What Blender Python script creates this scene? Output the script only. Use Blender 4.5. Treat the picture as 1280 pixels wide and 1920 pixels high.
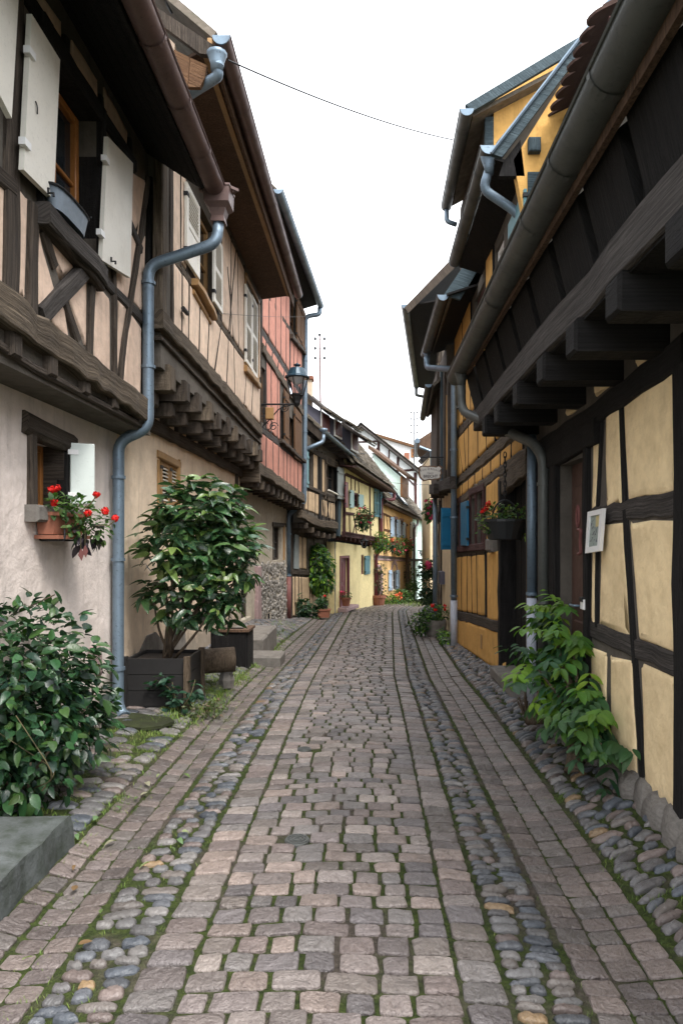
import bpy, bmesh, math, random
import numpy as np
from mathutils import Vector, Matrix, Euler

R = math.radians
rnd = random.Random(7)
npr = np.random.RandomState(5)
for o in list(bpy.data.objects):
    bpy.data.objects.remove(o)
scene = bpy.context.scene
COL = scene.collection

# ------------------------------------------------------------------ camera, sky, sun, exposure
CX, CY, F0, H = 689.0, 1016.0, 1280.0, 1.5        # optical centre and focal length (in 1280x1920 px), eye height
cam = bpy.data.cameras.new('camera')
cam.sensor_fit = 'VERTICAL'
cam.sensor_height = 36.0
cam.sensor_width = 24.0
cam.lens = 24.0
cam.shift_x = -(CX - 640) / 1920.0
cam.shift_y = (CY - 960) / 1920.0
cam.clip_start = 0.05
cam.clip_end = 3000
camo = bpy.data.objects.new('camera', cam)
camo.location = (0, 0, H)
camo.rotation_euler = (R(90), 0, 0)
COL.objects.link(camo)
scene.camera = camo

SUN_EL, SUN_AZ = 58.0, 144.0                        # azimuth clockwise from +Y
world = bpy.data.worlds.new('World')
scene.world = world
world.use_nodes = True
wt = world.node_tree
wt.nodes.clear()
sky = wt.nodes.new('ShaderNodeTexSky')
sky.sky_type = 'NISHITA'
sky.sun_disc = False
sky.sun_elevation = R(SUN_EL)
sky.sun_rotation = R(SUN_AZ)
sky.air_density = 1.0
sky.dust_density = 4.0
hs = wt.nodes.new('ShaderNodeHueSaturation')
hs.inputs['Saturation'].default_value = 0.22
mixw = wt.nodes.new('ShaderNodeMix')
mixw.data_type = 'RGBA'
mixw.inputs[0].default_value = 0.6
mixw.inputs[7].default_value = (10.6, 10.9, 11.4, 1)
bg = wt.nodes.new('ShaderNodeBackground')
bg.inputs['Strength'].default_value = 0.12
wo = wt.nodes.new('ShaderNodeOutputWorld')
wt.links.new(sky.outputs[0], hs.inputs['Color'])
wt.links.new(hs.outputs[0], mixw.inputs[6])
wt.links.new(mixw.outputs[2], bg.inputs[0])
wt.links.new(bg.outputs[0], wo.inputs[0])

sl = bpy.data.lights.new('sun', 'SUN')
sl.energy = 1.5
sl.angle = R(22)
sl.color = (1.0, 0.95, 0.88)
so = bpy.data.objects.new('sun', sl)
so.rotation_euler = (R(90 - SUN_EL), 0, R(180 - SUN_AZ))
so.location = (0, 0, 30)
COL.objects.link(so)

scene.view_settings.view_transform = 'Standard'
scene.view_settings.look = 'None'
scene.view_settings.exposure = 1.62
scene.view_settings.gamma = 1
scene.view_settings.use_curve_mapping = False
scene.cycles.max_bounces = 6
scene.cycles.diffuse_bounces = 4
scene.cycles.transparent_max_bounces = 6

# ------------------------------------------------------------------ materials
class NT:
    def __init__(s, name):
        s.m = bpy.data.materials.new(name)
        s.m.use_nodes = True
        s.t = s.m.node_tree
        s.b = s.t.nodes['Principled BSDF']
    def n(s, kind, **kw):
        nd = s.t.nodes.new('ShaderNode' + kind)
        for k, v in kw.items():
            setattr(nd, k, v)
        return nd
    def l(s, a, b):
        s.t.links.new(a, b)
    def mix(s, fac, a, b, mode='MIX'):
        nd = s.n('Mix', data_type='RGBA', blend_type=mode)
        for i, v in ((0, fac), (6, a), (7, b)):
            if hasattr(v, 'links'):
                s.l(v, nd.inputs[i])
            elif i == 0:
                nd.inputs[0].default_value = v
            else:
                nd.inputs[i].default_value = tuple(v) + (1,) if len(v) == 3 else v
        return nd.outputs[2]
    def coord(s, kind='Object', scale=(1, 1, 1)):
        c = s.n('TexCoord')
        mp = s.n('Mapping')
        mp.inputs['Scale'].default_value = scale
        s.l(c.outputs[kind], mp.inputs[0])
        return mp.outputs[0]
    def noise(s, co, scale, detail=4, rough=0.6, lo=0.35, hi=0.65, dist=0.0):
        t = s.n('TexNoise')
        t.inputs['Scale'].default_value = scale
        t.inputs['Detail'].default_value = detail
        t.inputs['Roughness'].default_value = rough
        t.inputs['Distortion'].default_value = dist
        s.l(co, t.inputs['Vector'])
        mr = s.n('MapRange')
        mr.inputs['From Min'].default_value = lo
        mr.inputs['From Max'].default_value = hi
        s.l(t.outputs[0], mr.inputs[0])
        return mr.outputs[0]
    def bump(s, *hs, normal=None):
        prev = normal
        for h, st, dist in hs:
            b = s.n('Bump')
            b.inputs['Strength'].default_value = st
            b.inputs['Distance'].default_value = dist
            s.l(h, b.inputs['Height'])
            if prev is not None:
                s.l(prev, b.inputs['Normal'])
            prev = b.outputs[0]
        s.l(prev, s.b.inputs['Normal'])
    def out(s, color, rough=0.8, metal=0.0, spec=0.5):
        if hasattr(color, 'links'):
            s.l(color, s.b.inputs['Base Color'])
        else:
            s.b.inputs['Base Color'].default_value = tuple(color) + (1,)
        if hasattr(rough, 'links'):
            s.l(rough, s.b.inputs['Roughness'])
        else:
            s.b.inputs['Roughness'].default_value = rough
        s.b.inputs['Metallic'].default_value = metal
        s.b.inputs['Specular IOR Level'].default_value = spec
        return s.m

def mul(c, k):
    return tuple(min(1, x * k) for x in c)

def plaster(name, c, dark=None, light=None, stain=0.55, streak=True, base=0):
    m = NT(name)
    co = m.coord('Object')
    dark = dark or mul(c, 0.55)
    light = light or mul(c, 1.22)
    n1 = m.noise(co, 1.7, 6, 0.65, 0.38, 0.68, 0.5)
    n2 = m.noise(co, 9, 5, 0.65, 0.42, 0.75)
    col = m.mix(n1, c, light)
    fac = m.n('Math', operation='MULTIPLY'); fac.inputs[1].default_value = stain
    m.l(n2, fac.inputs[0])
    col = m.mix(fac.outputs[0], col, dark)
    if streak:
        cs = m.coord('Object', (5, 5, 0.45))
        n3 = m.noise(cs, 2.2, 5, 0.7, 0.52, 0.78)
        f2 = m.n('Math', operation='MULTIPLY'); f2.inputs[1].default_value = 0.5
        m.l(n3, f2.inputs[0])
        col = m.mix(f2.outputs[0], col, mul(dark, 0.8))
    if base:
        # splash dirt and bare patches along the foot of the wall
        sp = m.n('SeparateXYZ'); m.l(co, sp.inputs[0])
        nb = m.noise(co, 3.2, 6, 0.7, 0.2, 0.8)
        ad = m.n('Math', operation='MULTIPLY_ADD'); ad.inputs[1].default_value = -base * 1.3; m.l(nb, ad.inputs[0]); m.l(sp.outputs[2], ad.inputs[2])
        mr = m.n('MapRange'); mr.inputs['From Min'].default_value = .08; mr.inputs['From Max'].default_value = -.10; mr.inputs['To Max'].default_value = .75
        m.l(ad.outputs[0], mr.inputs[0])
        col = m.mix(mr.outputs[0], col, m.mix(n2, (0.17, 0.15, 0.125), (0.30, 0.27, 0.235)))
    g = m.noise(co, 70, 4, 0.7, 0.3, 0.7)
    g2 = m.noise(co, 7, 4, 0.6, 0.3, 0.7)
    m.bump((g2, 0.35, 0.02), (g, 0.3, 0.004))
    return m.out(col, 0.93, 0, 0.2)

def wood(name, c, light, uv=True, rough=0.85, knots=0.5):
    m = NT(name)
    co = m.coord('UV' if uv else 'Object', (1, 1, 1))
    if uv:
        ca = m.coord('UV', (0.9, 34, 1)); cb = m.coord('UV', (2.2, 120, 1)); cc = m.coord('UV', (1.2, 6, 1))
    else:
        ca = m.coord('Object', (16, 16, 1.5)); cb = m.coord('Object', (50, 50, 4)); cc = m.coord('Object', (4, 4, 2))
    n1 = m.noise(ca, 1.6, 6, 0.75, 0.38, 0.68, 0.25)
    n2 = m.noise(cb, 1.2, 4, 0.7, 0.45, 0.7, 0.3)
    n3 = m.noise(cc, 1.7, 4, 0.6, 0.4, 0.7)
    col = m.mix(n1, c, light)
    col = m.mix(n2, col, mul(c, 0.35))
    f = m.n('Math', operation='MULTIPLY'); f.inputs[1].default_value = knots
    m.l(n3, f.inputs[0])
    col = m.mix(f.outputs[0], col, mul(c, 0.6))
    n4 = m.noise(m.coord('UV' if uv else 'Object', (5, 22, 1) if uv else (9, 9, 3)), 1.5, 5, 0.7, 0.35, 0.6, 0.8)
    m.bump((n4, 0.5, 0.012), (n1, 0.6, 0.008), (n2, 0.4, 0.004))
    return m.out(col, rough, 0, 0.25)

def paint(name, c, rough=0.5, metal=0.0, wear=0.3, wearc=None, bump=0.15):
    m = NT(name)
    co = m.coord('Object')
    n1 = m.noise(co, 5, 6, 0.65, 0.45, 0.75, 0.3)
    n2 = m.noise(co, 45, 4, 0.6, 0.58, 0.7)
    f = m.n('Math', operation='MULTIPLY'); f.inputs[1].default_value = wear
    m.l(n1, f.inputs[0])
    col = m.mix(f.outputs[0], c, wearc or mul(c, 0.6))
    f3 = m.n('Math', operation='MULTIPLY'); f3.inputs[1].default_value = wear
    m.l(n2, f3.inputs[0])
    col = m.mix(f3.outputs[0], col, mul(c, 0.45))
    m.bump((n1, bump, 0.01), (n2, bump, 0.003))
    rr = m.n('MapRange'); rr.inputs['To Min'].default_value = rough; rr.inputs['To Max'].default_value = min(1, rough + 0.2)
    m.l(n1, rr.inputs[0])
    return m.out(col, rr.outputs[0], metal, 0.4)

def tinted(name, attr, rough, mottle, bump1, bump2, spec=0.4, sub=None, sc=1.0, transl=0.0, streak=False, spots=False, big=False):
    """colour from the object's own colour (single pieces) or a per-piece attribute (joined pieces)"""
    m = NT(name)
    if attr:
        a = m.n('Attribute', attribute_name='tint'); base = a.outputs['Color']
    else:
        a = m.n('ObjectInfo'); base = a.outputs['Color']
    geo = m.n('NewGeometry')
    mp = m.n('Mapping'); m.l(geo.outputs['Position'], mp.inputs[0])
    co = mp.outputs[0]
    n1 = m.noise(co, 14 * sc, 5, 0.65, 0.35, 0.7, 0.4)
    n2 = m.noise(co, 75 * sc, 4, 0.7, 0.4, 0.7)
    dk = m.mix(1.0, base, (0.55, 0.5, 0.5), 'MULTIPLY')
    lt = m.mix(1.0, base, (1.45, 1.42, 1.38), 'MULTIPLY')
    f = m.n('Math', operation='MULTIPLY'); f.inputs[1].default_value = mottle; m.l(n1, f.inputs[0])
    f2 = m.n('Math', operation='MULTIPLY'); f2.inputs[1].default_value = mottle; m.l(n2, f2.inputs[0])
    if big:
        n0 = m.noise(co, 1.1, 4, 0.6, 0.3, 0.7, 0.3)
        base = m.mix(n0, m.mix(1.0, base, (0.72, 0.70, 0.66), 'MULTIPLY'), m.mix(1.0, base, (1.15, 1.13, 1.12), 'MULTIPLY'))
    col = m.mix(f.outputs[0], base, lt)
    col = m.mix(f2.outputs[0], col, dk)
    m.bump((n1, bump1, 0.02), (n2, bump2, 0.005))
    if spots:
        vo = m.n('TexVoronoi'); vo.inputs['Scale'].default_value = 85; m.l(co, vo.inputs['Vector'])
        mr = m.n('MapRange'); mr.inputs['From Min'].default_value = .30; mr.inputs['From Max'].default_value = .18; m.l(vo.outputs['Distance'], mr.inputs[0])
        fm = m.n('Math', operation='MULTIPLY'); m.l(mr.outputs[0], fm.inputs[0]); m.l(n1, fm.inputs[1])
        col = m.mix(fm.outputs[0], col, (0.28, 0.34, 0.10))
    mat = m.out(col, rough, 0, spec)
    if transl:
        tr = m.n('BsdfTranslucent')
        m.l(m.mix(1.0, base, (1.5, 2.0, 0.6), 'MULTIPLY'), tr.inputs[0])
        ms = m.n('MixShader'); ms.inputs[0].default_value = transl
        outn = [n for n in m.t.nodes if n.type == 'OUTPUT_MATERIAL'][0]
        m.l(m.b.outputs[0], ms.inputs[1]); m.l(tr.outputs[0], ms.inputs[2]); m.l(ms.outputs[0], outn.inputs[0])
    return mat

M = {}
M['pl_l1u'] = plaster('plaster_pink', (0.65, 0.49, 0.385))
M['pl_l1'] = plaster('plaster_pale_mauve', (0.65, 0.57, 0.525), stain=0.22, base=.5)
M['pl_l2'] = plaster('plaster_tan', (0.66, 0.53, 0.40), stain=0.3, base=.6)
M['pl_l2u'] = plaster('plaster_peach', (0.67, 0.52, 0.405))
M['pl_red'] = plaster('plaster_red', (0.45, 0.21, 0.16), mul((0.45, 0.21, 0.16), 0.6))
M['pl_l4'] = plaster('plaster_sand', (0.50, 0.37, 0.24))
M['pl_yel'] = plaster('plaster_yellow', (0.74, 0.62, 0.33), stain=0.25)
M['pl_org'] = plaster('plaster_orange', (0.72, 0.48, 0.23), stain=0.25)
M['pl_cream'] = plaster('plaster_cream', (0.78, 0.61, 0.365), mul((0.62, 0.44, 0.22), 0.72), stain=0.4, streak=False, base=.28)
M['pl_r2'] = plaster('plaster_ochre', (0.58, 0.335, 0.105), stain=0.35)
M['pl_r3'] = plaster('plaster_ivory', (0.66, 0.54, 0.36), stain=0.3)
M['pl_white'] = plaster('plaster_white', (0.78, 0.79, 0.8), stain=0.15)
M['pl_mint'] = plaster('plaster_mint', (0.58, 0.72, 0.66), stain=0.15)
M['pl_grey'] = plaster('plaster_grey', (0.36, 0.35, 0.34))
M['mortar'] = plaster('old_mortar', (0.10, 0.088, 0.075))
M['rubble_m'] = plaster('rubble_mortar', (0.42, 0.37, 0.30), stain=0.7)
M['stone_pink'] = plaster('pink_sandstone', (0.33, 0.235, 0.23))
M['stone_grey'] = plaster('grey_stone', (0.165, 0.152, 0.138), stain=0.8)
M['stone_moss'] = plaster('mossy_concrete', (0.05, 0.057, 0.055), (0.02, 0.028, 0.015), (0.10, 0.11, 0.112), stain=0.85)
M['wd'] = wood('dark_timber', (0.044, 0.034, 0.027), (0.125, 0.098, 0.076))
M['wb'] = wood('black_timber', (0.009, 0.008, 0.008), (0.022, 0.02, 0.019))
M['ww'] = wood('weathered_timber', (0.07, 0.053, 0.038), (0.24, 0.19, 0.14))
M['wg'] = wood('grey_timber', (0.04, 0.034, 0.031), (0.13, 0.115, 0.105))
M['wbrown'] = wood('brown_timber', (0.12, 0.06, 0.03), (0.2, 0.11, 0.055))
M['wsoff'] = wood('soffit_timber', (0.11, 0.066, 0.044), (0.16, 0.10, 0.066), uv=False)
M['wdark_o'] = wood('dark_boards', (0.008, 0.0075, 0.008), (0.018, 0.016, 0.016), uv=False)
M['wblue'] = wood('blue_grey_board', (0.05, 0.075, 0.09), (0.10, 0.14, 0.16))
M['wmaroon'] = wood('maroon_timber', (0.07, 0.03, 0.03), (0.12, 0.06, 0.055))
M['zinc'] = paint('zinc', (0.17, 0.23, 0.29), 0.45, 0.5, 0.75, (0.11, 0.14, 0.18))
M['zinc_w'] = paint('pale_pipe', (0.42, 0.45, 0.52), 0.5, 0.0, 0.4)
M['zinc_d'] = paint('dark_zinc', (0.10, 0.105, 0.10), 0.5, 0.4, 0.4)
M['copper'] = paint('brown_metal', (0.125, 0.08, 0.072), 0.45, 0.35, 0.5, (0.08, 0.055, 0.055))
M['iron'] = paint('black_iron', (0.02, 0.021, 0.023), 0.5, 0.3, 0.3)
M['lampgreen'] = paint('dark_blue_iron', (0.022, 0.05, 0.075), 0.35, 0.2, 0.3)
M['rust'] = paint('rust_red', (0.15, 0.055, 0.05), 0.6, 0.1, 0.4)
M['white'] = paint('white_paint', (0.72, 0.69, 0.62), 0.5, 0, 0.22)
M['mintw'] = paint('pale_mint_paint', (0.62, 0.68, 0.65), 0.5, 0, 0.12)
M['white2'] = paint('white_frame', (0.78, 0.78, 0.78), 0.4, 0, 0.1)
M['teal'] = paint('teal_paint', (0.10, 0.22, 0.25), 0.5, 0, 0.25)
M['tealp'] = paint('pale_teal_paint', (0.30, 0.46, 0.46), 0.5, 0, 0.2)
M['blue'] = paint('blue_paint', (0.012, 0.13, 0.25), 0.45, 0, 0.25)
M['bluep'] = paint('pale_blue_paint', (0.42, 0.56, 0.72), 0.5, 0, 0.2)
M['maroon'] = paint('maroon_paint', (0.12, 0.028, 0.035), 0.5, 0, 0.25)
M['door'] = paint('brown_door', (0.085, 0.046, 0.036), 0.55, 0, 0.3)
M['slate'] = paint('slate_blue', (0.095, 0.095, 0.13), 0.65, 0, 0.3)
M['greyp'] = paint('grey_paint', (0.20, 0.225, 0.225), 0.6, 0, 0.35)
M['ochre'] = paint('ochre_wood', (0.33, 0.19, 0.075), 0.55, 0, 0.4)
M['winwood'] = paint('varnished_wood', (0.32, 0.13, 0.035), 0.35, 0, 0.3)
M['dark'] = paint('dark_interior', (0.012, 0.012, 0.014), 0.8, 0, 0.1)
M['terra'] = paint('terracotta', (0.26, 0.10, 0.06), 0.75, 0, 0.35)
M['plastic'] = paint('black_plastic', (0.018, 0.02, 0.022), 0.45, 0, 0.2)
M['tub'] = paint('galvanised', (0.15, 0.18, 0.21), 0.4, 0.5, 0.35)
M['plank_d'] = paint('dark_planter', (0.014, 0.013, 0.013), 0.7, 0, 0.4)
M['tile'] = plaster('clay_tile', (0.125, 0.105, 0.085), (0.05, 0.055, 0.03), (0.21, 0.18, 0.15), stain=0.7, streak=False)
M['tile_r'] = plaster('red_clay_tile', (0.055, 0.033, 0.027), streak=False)
M['signp'] = paint('sign_parchment', (0.62, 0.60, 0.56), 0.55, 0, 0.15)
M['signe'] = paint('sign_scorched_edge', (0.16, 0.085, 0.045), 0.6, 0, 0.5)
M['ink'] = paint('ink', (0.05, 0.035, 0.04), 0.6, 0, 0.0)
M['paper'] = paint('printed_paper', (0.30, 0.35, 0.32), 0.6, 0, 0.35, (0.16, 0.2, 0.19))
M['paper_y'] = paint('yellow_print', (0.50, 0.42, 0.20), 0.6, 0, 0.2)
M['bark'] = wood('bark', (0.09, 0.065, 0.045), (0.17, 0.13, 0.09), uv=False)
M['stem'] = paint('green_stem', (0.09, 0.075, 0.035), 0.6, 0, 0.3)
M['moss'] = plaster('moss_mat', (0.022, 0.028, 0.012), (0.02, 0.02, 0.015), (0.045, 0.055, 0.022), stain=0.7, streak=False)
M['soil'] = paint('soil', (0.03, 0.022, 0.016), 0.95, 0, 0.4)
g = NT('window_glass')
g.b.inputs['Base Color'].default_value = (0.02, 0.025, 0.03, 1)
g.b.inputs['Roughness'].default_value = 0.06
g.b.inputs['Specular IOR Level'].default_value = 0.35
M['glass'] = g.m
g = NT('lamp_glass')
g.b.inputs['Base Color'].default_value = (0.85, 0.87, 0.9, 1)
g.b.inputs['Roughness'].default_value = 0.05
g.b.inputs['Transmission Weight'].default_value = 1.0
g.b.inputs['IOR'].default_value = 1.05
M['lglass'] = g.m
for k, a in (('one', False), ('many', True)):
    M['stone_' + k] = tinted('paving_stone_' + k, a, 0.38, 0.65, 0.65, 0.5, 0.7, big=True)
    M['peb_' + k] = tinted('pebble_' + k, a, 0.36, 0.5, 0.4, 0.3, 0.5, big=True)
    M['leaf_' + k] = tinted('leaf_' + k, a, 0.27, 0.4, 0.15, 0.1, 0.4, sc=1.5, transl=0.12)
    M['spot_' + k] = tinted('spotted_leaf_' + k, a, 0.25, 0.4, 0.15, 0.1, 0.6, sc=1.5, transl=0.1, spots=True)
    M['soft_' + k] = tinted('soft_leaf_' + k, a, 0.5, 0.35, 0.15, 0.1, 0.35, sc=1.5, transl=0.28)
    M['petal_' + k] = tinted('petal_' + k, a, 0.55, 0.25, 0.1, 0.1, 0.25, sc=2, transl=0.15)

# ground bed: dirt with moss
m = NT('mossy_bed')
geo = m.n('NewGeometry')
mp = m.n('Mapping'); m.l(geo.outputs['Position'], mp.inputs[0])
co = mp.outputs[0]
n1 = m.noise(co, 2.2, 5, 0.65, 0.36, 0.52, 0.4)
n2 = m.noise(co, 30, 4, 0.7, 0.35, 0.7)
n3 = m.noise(co, 150, 3, 0.7, 0.3, 0.7)
dirt = m.mix(n2, (0.06, 0.05, 0.04), (0.12, 0.10, 0.082))
moss = m.mix(n2, (0.02, 0.034, 0.008), (0.066, 0.098, 0.015))
f = m.n('Math', operation='MULTIPLY'); f.inputs[1].default_value = 0.9; m.l(n1, f.inputs[0])
m.bump((n2, 0.8, 0.02), (n3, 0.8, 0.006))
M['bed'] = m.out(m.mix(f.outputs[0], dirt, moss), 0.95, 0, 0.2)
m = NT('grass_blade')
oi = m.n('Attribute', attribute_name='tint')
M['grass'] = m.out(oi.outputs['Color'], 0.6, 0, 0.3)

# ------------------------------------------------------------------ mesh building
class MB:
    def __init__(s):
        s.v = []; s.f = []; s.uv = []
    def face(s, idx, uv=None):
        s.f.append(idx); s.uv.append(uv)
    def add(s, vs):
        i = len(s.v); s.v += [Vector(p) for p in vs]; return i
    def obox(s, c, a, b, d):
        """box from centre and three half vectors"""
        c, a, b, d = Vector(c), Vector(a), Vector(b), Vector(d)
        i = s.add([c + x * a + y * b + z * d for x in (-1, 1) for y in (-1, 1) for z in (-1, 1)])
        la, lb, ld = a.length * 2, b.length * 2, d.length * 2
        L = max(la, lb, ld)
        o = rnd.random() * 9
        for q in ((0, 1, 3, 2), (4, 6, 7, 5), (0, 4, 5, 1), (2, 3, 7, 6), (0, 2, 6, 4), (1, 5, 7, 3)):
            p = [s.v[i + k] for k in q]
            e1, e2 = (p[1] - p[0]).length, (p[2] - p[1]).length
            if e1 >= e2:
                uv = [(o, o), (o + e1, o), (o + e1, o + e2), (o, o + e2)]
            else:
                uv = [(o, o), (o, o + e1), (o + e2, o + e1), (o + e2, o)]
            s.face([i + k for k in q], uv)
        return s
    def box(s, x0, x1, y0, y1, z0, z1):
        return s.obox(((x0 + x1) / 2, (y0 + y1) / 2, (z0 + z1) / 2), ((x1 - x0) / 2, 0, 0), (0, (y1 - y0) / 2, 0), (0, 0, (z1 - z0) / 2))
    def cbox(s, c, a, b, d, ch=0.01):
        """box with chamfered edges along its front (d) side"""
        c, a, b, d = Vector(c), Vector(a), Vector(b), Vector(d)
        an, bn, dn = a.normalized(), b.normalized(), d.normalized()
        la, lb, ld = a.length, b.length, d.length
        rings = []
        for (ia, ib, zd) in ((0, 0, -ld), (0, 0, ld - ch), (ch, ch, ld)):
            rings.append(s.add([c + x * (la - ia) * an + y * (lb - ib) * bn + zd * dn for x, y in ((-1, -1), (1, -1), (1, 1), (-1, 1))]))
        o = rnd.random() * 9
        for r0, r1 in zip(rings, rings[1:]):
            for k in range(4):
                k2 = (k + 1) % 4
                e = (la if k % 2 == 0 else lb) * 2
                lng = (la >= lb) == (k % 2 == 0)
                uv = [(o, o), (o + e, o), (o + e, o + .05), (o, o + .05)] if lng else [(o, o), (o, o + e), (o + .05, o + e), (o + .05, o)]
                s.face([r0 + k, r0 + k2, r1 + k2, r1 + k], uv)
        if la >= lb:
            uv = [(o, o), (o + 2 * la, o), (o + 2 * la, o + 2 * lb), (o, o + 2 * lb)]
        else:
            uv = [(o, o), (o, o + 2 * la), (o + 2 * lb, o + 2 * la), (o + 2 * lb, o)]
        s.face([rings[-1] + k for k in range(4)], uv)
        s.face([rings[0] + k for k in (3, 2, 1, 0)], uv)
        return s
    def prism(s, poly, d):
        poly = [Vector(p) for p in poly]; d = Vector(d); n = len(poly)
        i = s.add(poly + [p + d for p in poly])
        o = rnd.random() * 9
        ax = (poly[1] - poly[0]).normalized()
        nn = d.normalized(); bx = nn.cross(ax)
        uv = [(o + (p - poly[0]).dot(ax), o + (p - poly[0]).dot(bx)) for p in poly]
        s.face(list(range(i, i + n)), uv)
        s.face(list(range(i + 2 * n - 1, i + n - 1, -1)), uv[::-1])
        for k in range(n):
            k2 = (k + 1) % n
            e = (poly[k2] - poly[k]).length
            s.face([i + k, i + k2, i + n + k2, i + n + k], [(o, o), (o + e, o), (o + e, o + d.length), (o, o + d.length)])
        return s
    def quad(s, a, b, c, d):
        i = s.add([a, b, c, d])
        e1 = (s.v[i + 1] - s.v[i]).length; e2 = (s.v[i + 2] - s.v[i + 1]).length
        s.face([i, i + 1, i + 2, i + 3], [(0, 0), (e1, 0), (e1, e2), (0, e2)] if e1 > e2 else [(0, 0), (0, e1), (e2, e1), (e2, 0)])
        return s
    def tube(s, pts, r, n=8, caps=True):
        pts = [Vector(p) for p in pts]
        rs = r if isinstance(r, (list, tuple)) else [r] * len(pts)
        m_ = len(pts)
        tang = []
        for k in range(m_):
            a = pts[max(0, k - 1)]; b = pts[min(m_ - 1, k + 1)]
            if 0 < k < m_ - 1:
                t = (pts[k] - a).normalized() + (b - pts[k]).normalized()
                if t.length < 1e-6: t = b - a
            else:
                t = b - a
            tang.append(t.normalized())
        up = Vector((0, 0, 1)) if abs(tang[0].z) < 0.9 else Vector((0, 1, 0))
        nx = tang[0].cross(up).normalized()
        rings = []; dist = 0
        for k in range(m_):
            nx = (nx - tang[k] * nx.dot(tang[k])).normalized()
            ny = tang[k].cross(nx)
            sc = 1.0
            if 0 < k < m_ - 1:
                cs = max(0.5, tang[k].dot((pts[k + 1] - pts[k]).normalized())); sc = 1 / cs
            ring = []
            d1 = (pts[k] - pts[k - 1]).normalized() if 0 < k else tang[k]
            for j in range(n):
                a = 2 * math.pi * j / n
                off = (nx * math.cos(a) + ny * math.sin(a)) * rs[k]
                ring.append(pts[k] + off)
            rings.append(s.add(ring))
        for k in range(m_ - 1):
            L = (pts[k + 1] - pts[k]).length
            for j in range(n):
                j2 = (j + 1) % n
                s.face([rings[k] + j, rings[k] + j2, rings[k + 1] + j2, rings[k + 1] + j],
                       [(dist, j / n * .3), (dist, (j + 1) / n * .3), (dist + L, (j + 1) / n * .3), (dist + L, j / n * .3)])
            dist += L
        if caps:
            s.face([rings[0] + j for j in range(n - 1, -1, -1)])
            s.face([rings[-1] + j for j in range(n)])
        return s
    def ring(s, c, axis, r0, r1, h, n=14):
        """flat collar round an axis"""
        c, axis = Vector(c), Vector(axis).normalized()
        up = Vector((0, 0, 1)) if abs(axis.z) < .9 else Vector((1, 0, 0))
        a = axis.cross(up).normalized(); b = axis.cross(a)
        L = []
        for (r, z) in ((r0, -h), (r1, -h), (r1, h), (r0, h)):
            L.append(s.add([c + (a * math.cos(2 * math.pi * j / n) + b * math.sin(2 * math.pi * j / n)) * r + axis * z for j in range(n)]))
        for q in range(4):
            for j in range(n):
                j2 = (j + 1) % n
                s.face([L[q] + j, L[q] + j2, L[(q + 1) % 4] + j2, L[(q + 1) % 4] + j])
        return s
    def lathe(s, c, prof, n=16, axis=(0, 0, 1), sx=1, sy=1, phase=0):
        c = Vector(c); rings = []
        ax = Vector(axis).normalized()
        up = Vector((0, 0, 1)) if abs(ax.z) < .9 else Vector((0, 1, 0))
        if abs(ax.z) > .9: a, b = Vector((1, 0, 0)), Vector((0, 1, 0))
        else:
            a = ax.cross(up).normalized(); b = ax.cross(a)
        for r, z in prof:
            rings.append(s.add([c + a * (r * sx * math.cos(phase + 2 * math.pi * j / n)) + b * (r * sy * math.sin(phase + 2 * math.pi * j / n)) + ax * z for j in range(n)]))
        for p, q in zip(rings, rings[1:]):
            for j in range(n):
                j2 = (j + 1) % n
                s.face([p + j, p + j2, q + j2, q + j])
        s.face([rings[0] + j for j in range(n - 1, -1, -1)])
        s.face([rings[-1] + j for j in range(n)])
        return s
    def beam(s, pts, w, d, nrm, back=0.05, jit=0.012, seg=0.22, ch=0.012):
        """hewn timber along a polyline lying on a facade; nrm points outward, d = how far it stands proud"""
        nrm = Vector(nrm).normalized(); jit = jit * .6
        P = [Vector(p) for p in pts]
        line = []
        for a, b in zip(P, P[1:]):
            k = max(1, int((b - a).length / seg))
            for q in range(k):
                line.append(a.lerp(b, q / k))
        line.append(P[-1])
        rings = []; dist = rnd.random() * 20; ds = []
        v0 = rnd.random() * 10
        for k, p in enumerate(line):
            t = (line[min(k + 1, len(line) - 1)] - line[max(k - 1, 0)]).normalized()
            sd = t.cross(nrm).normalized()
            ww = w * (1 + rnd.uniform(-1, 1) * jit * 5) if 0 < k < len(line) - 1 else w
            cc = p + sd * rnd.uniform(-1, 1) * jit * .6
            dd = d * (1 + rnd.uniform(-.18, .18))
            h = ww / 2; c2 = min(ch, h * .5)
            rings.append(s.add([cc + sd * x + nrm * y for x, y in ((-h, -back), (-h, dd - c2), (-h + c2, dd), (h - c2, dd), (h, dd - c2), (h, -back))]))
            if k: dist += (line[k] - line[k - 1]).length
            ds.append(dist)
        per = [0, d, d + .01, d + w, d + w + .01, 2 * d + w]
        for k in range(len(rings) - 1):
            for j in range(5):
                s.face([rings[k] + j, rings[k + 1] + j, rings[k + 1] + j + 1, rings[k] + j + 1],
                       [(ds[k], v0 + per[j]), (ds[k + 1], v0 + per[j]), (ds[k + 1], v0 + per[j + 1]), (ds[k], v0 + per[j + 1])])
        for r_, rev in ((rings[0], False), (rings[-1], True)):
            idx = [r_ + j for j in range(6)]
            s.face(idx if rev else idx[::-1], [(v0, v0 + j * .03) for j in range(6)])
        return s
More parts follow.
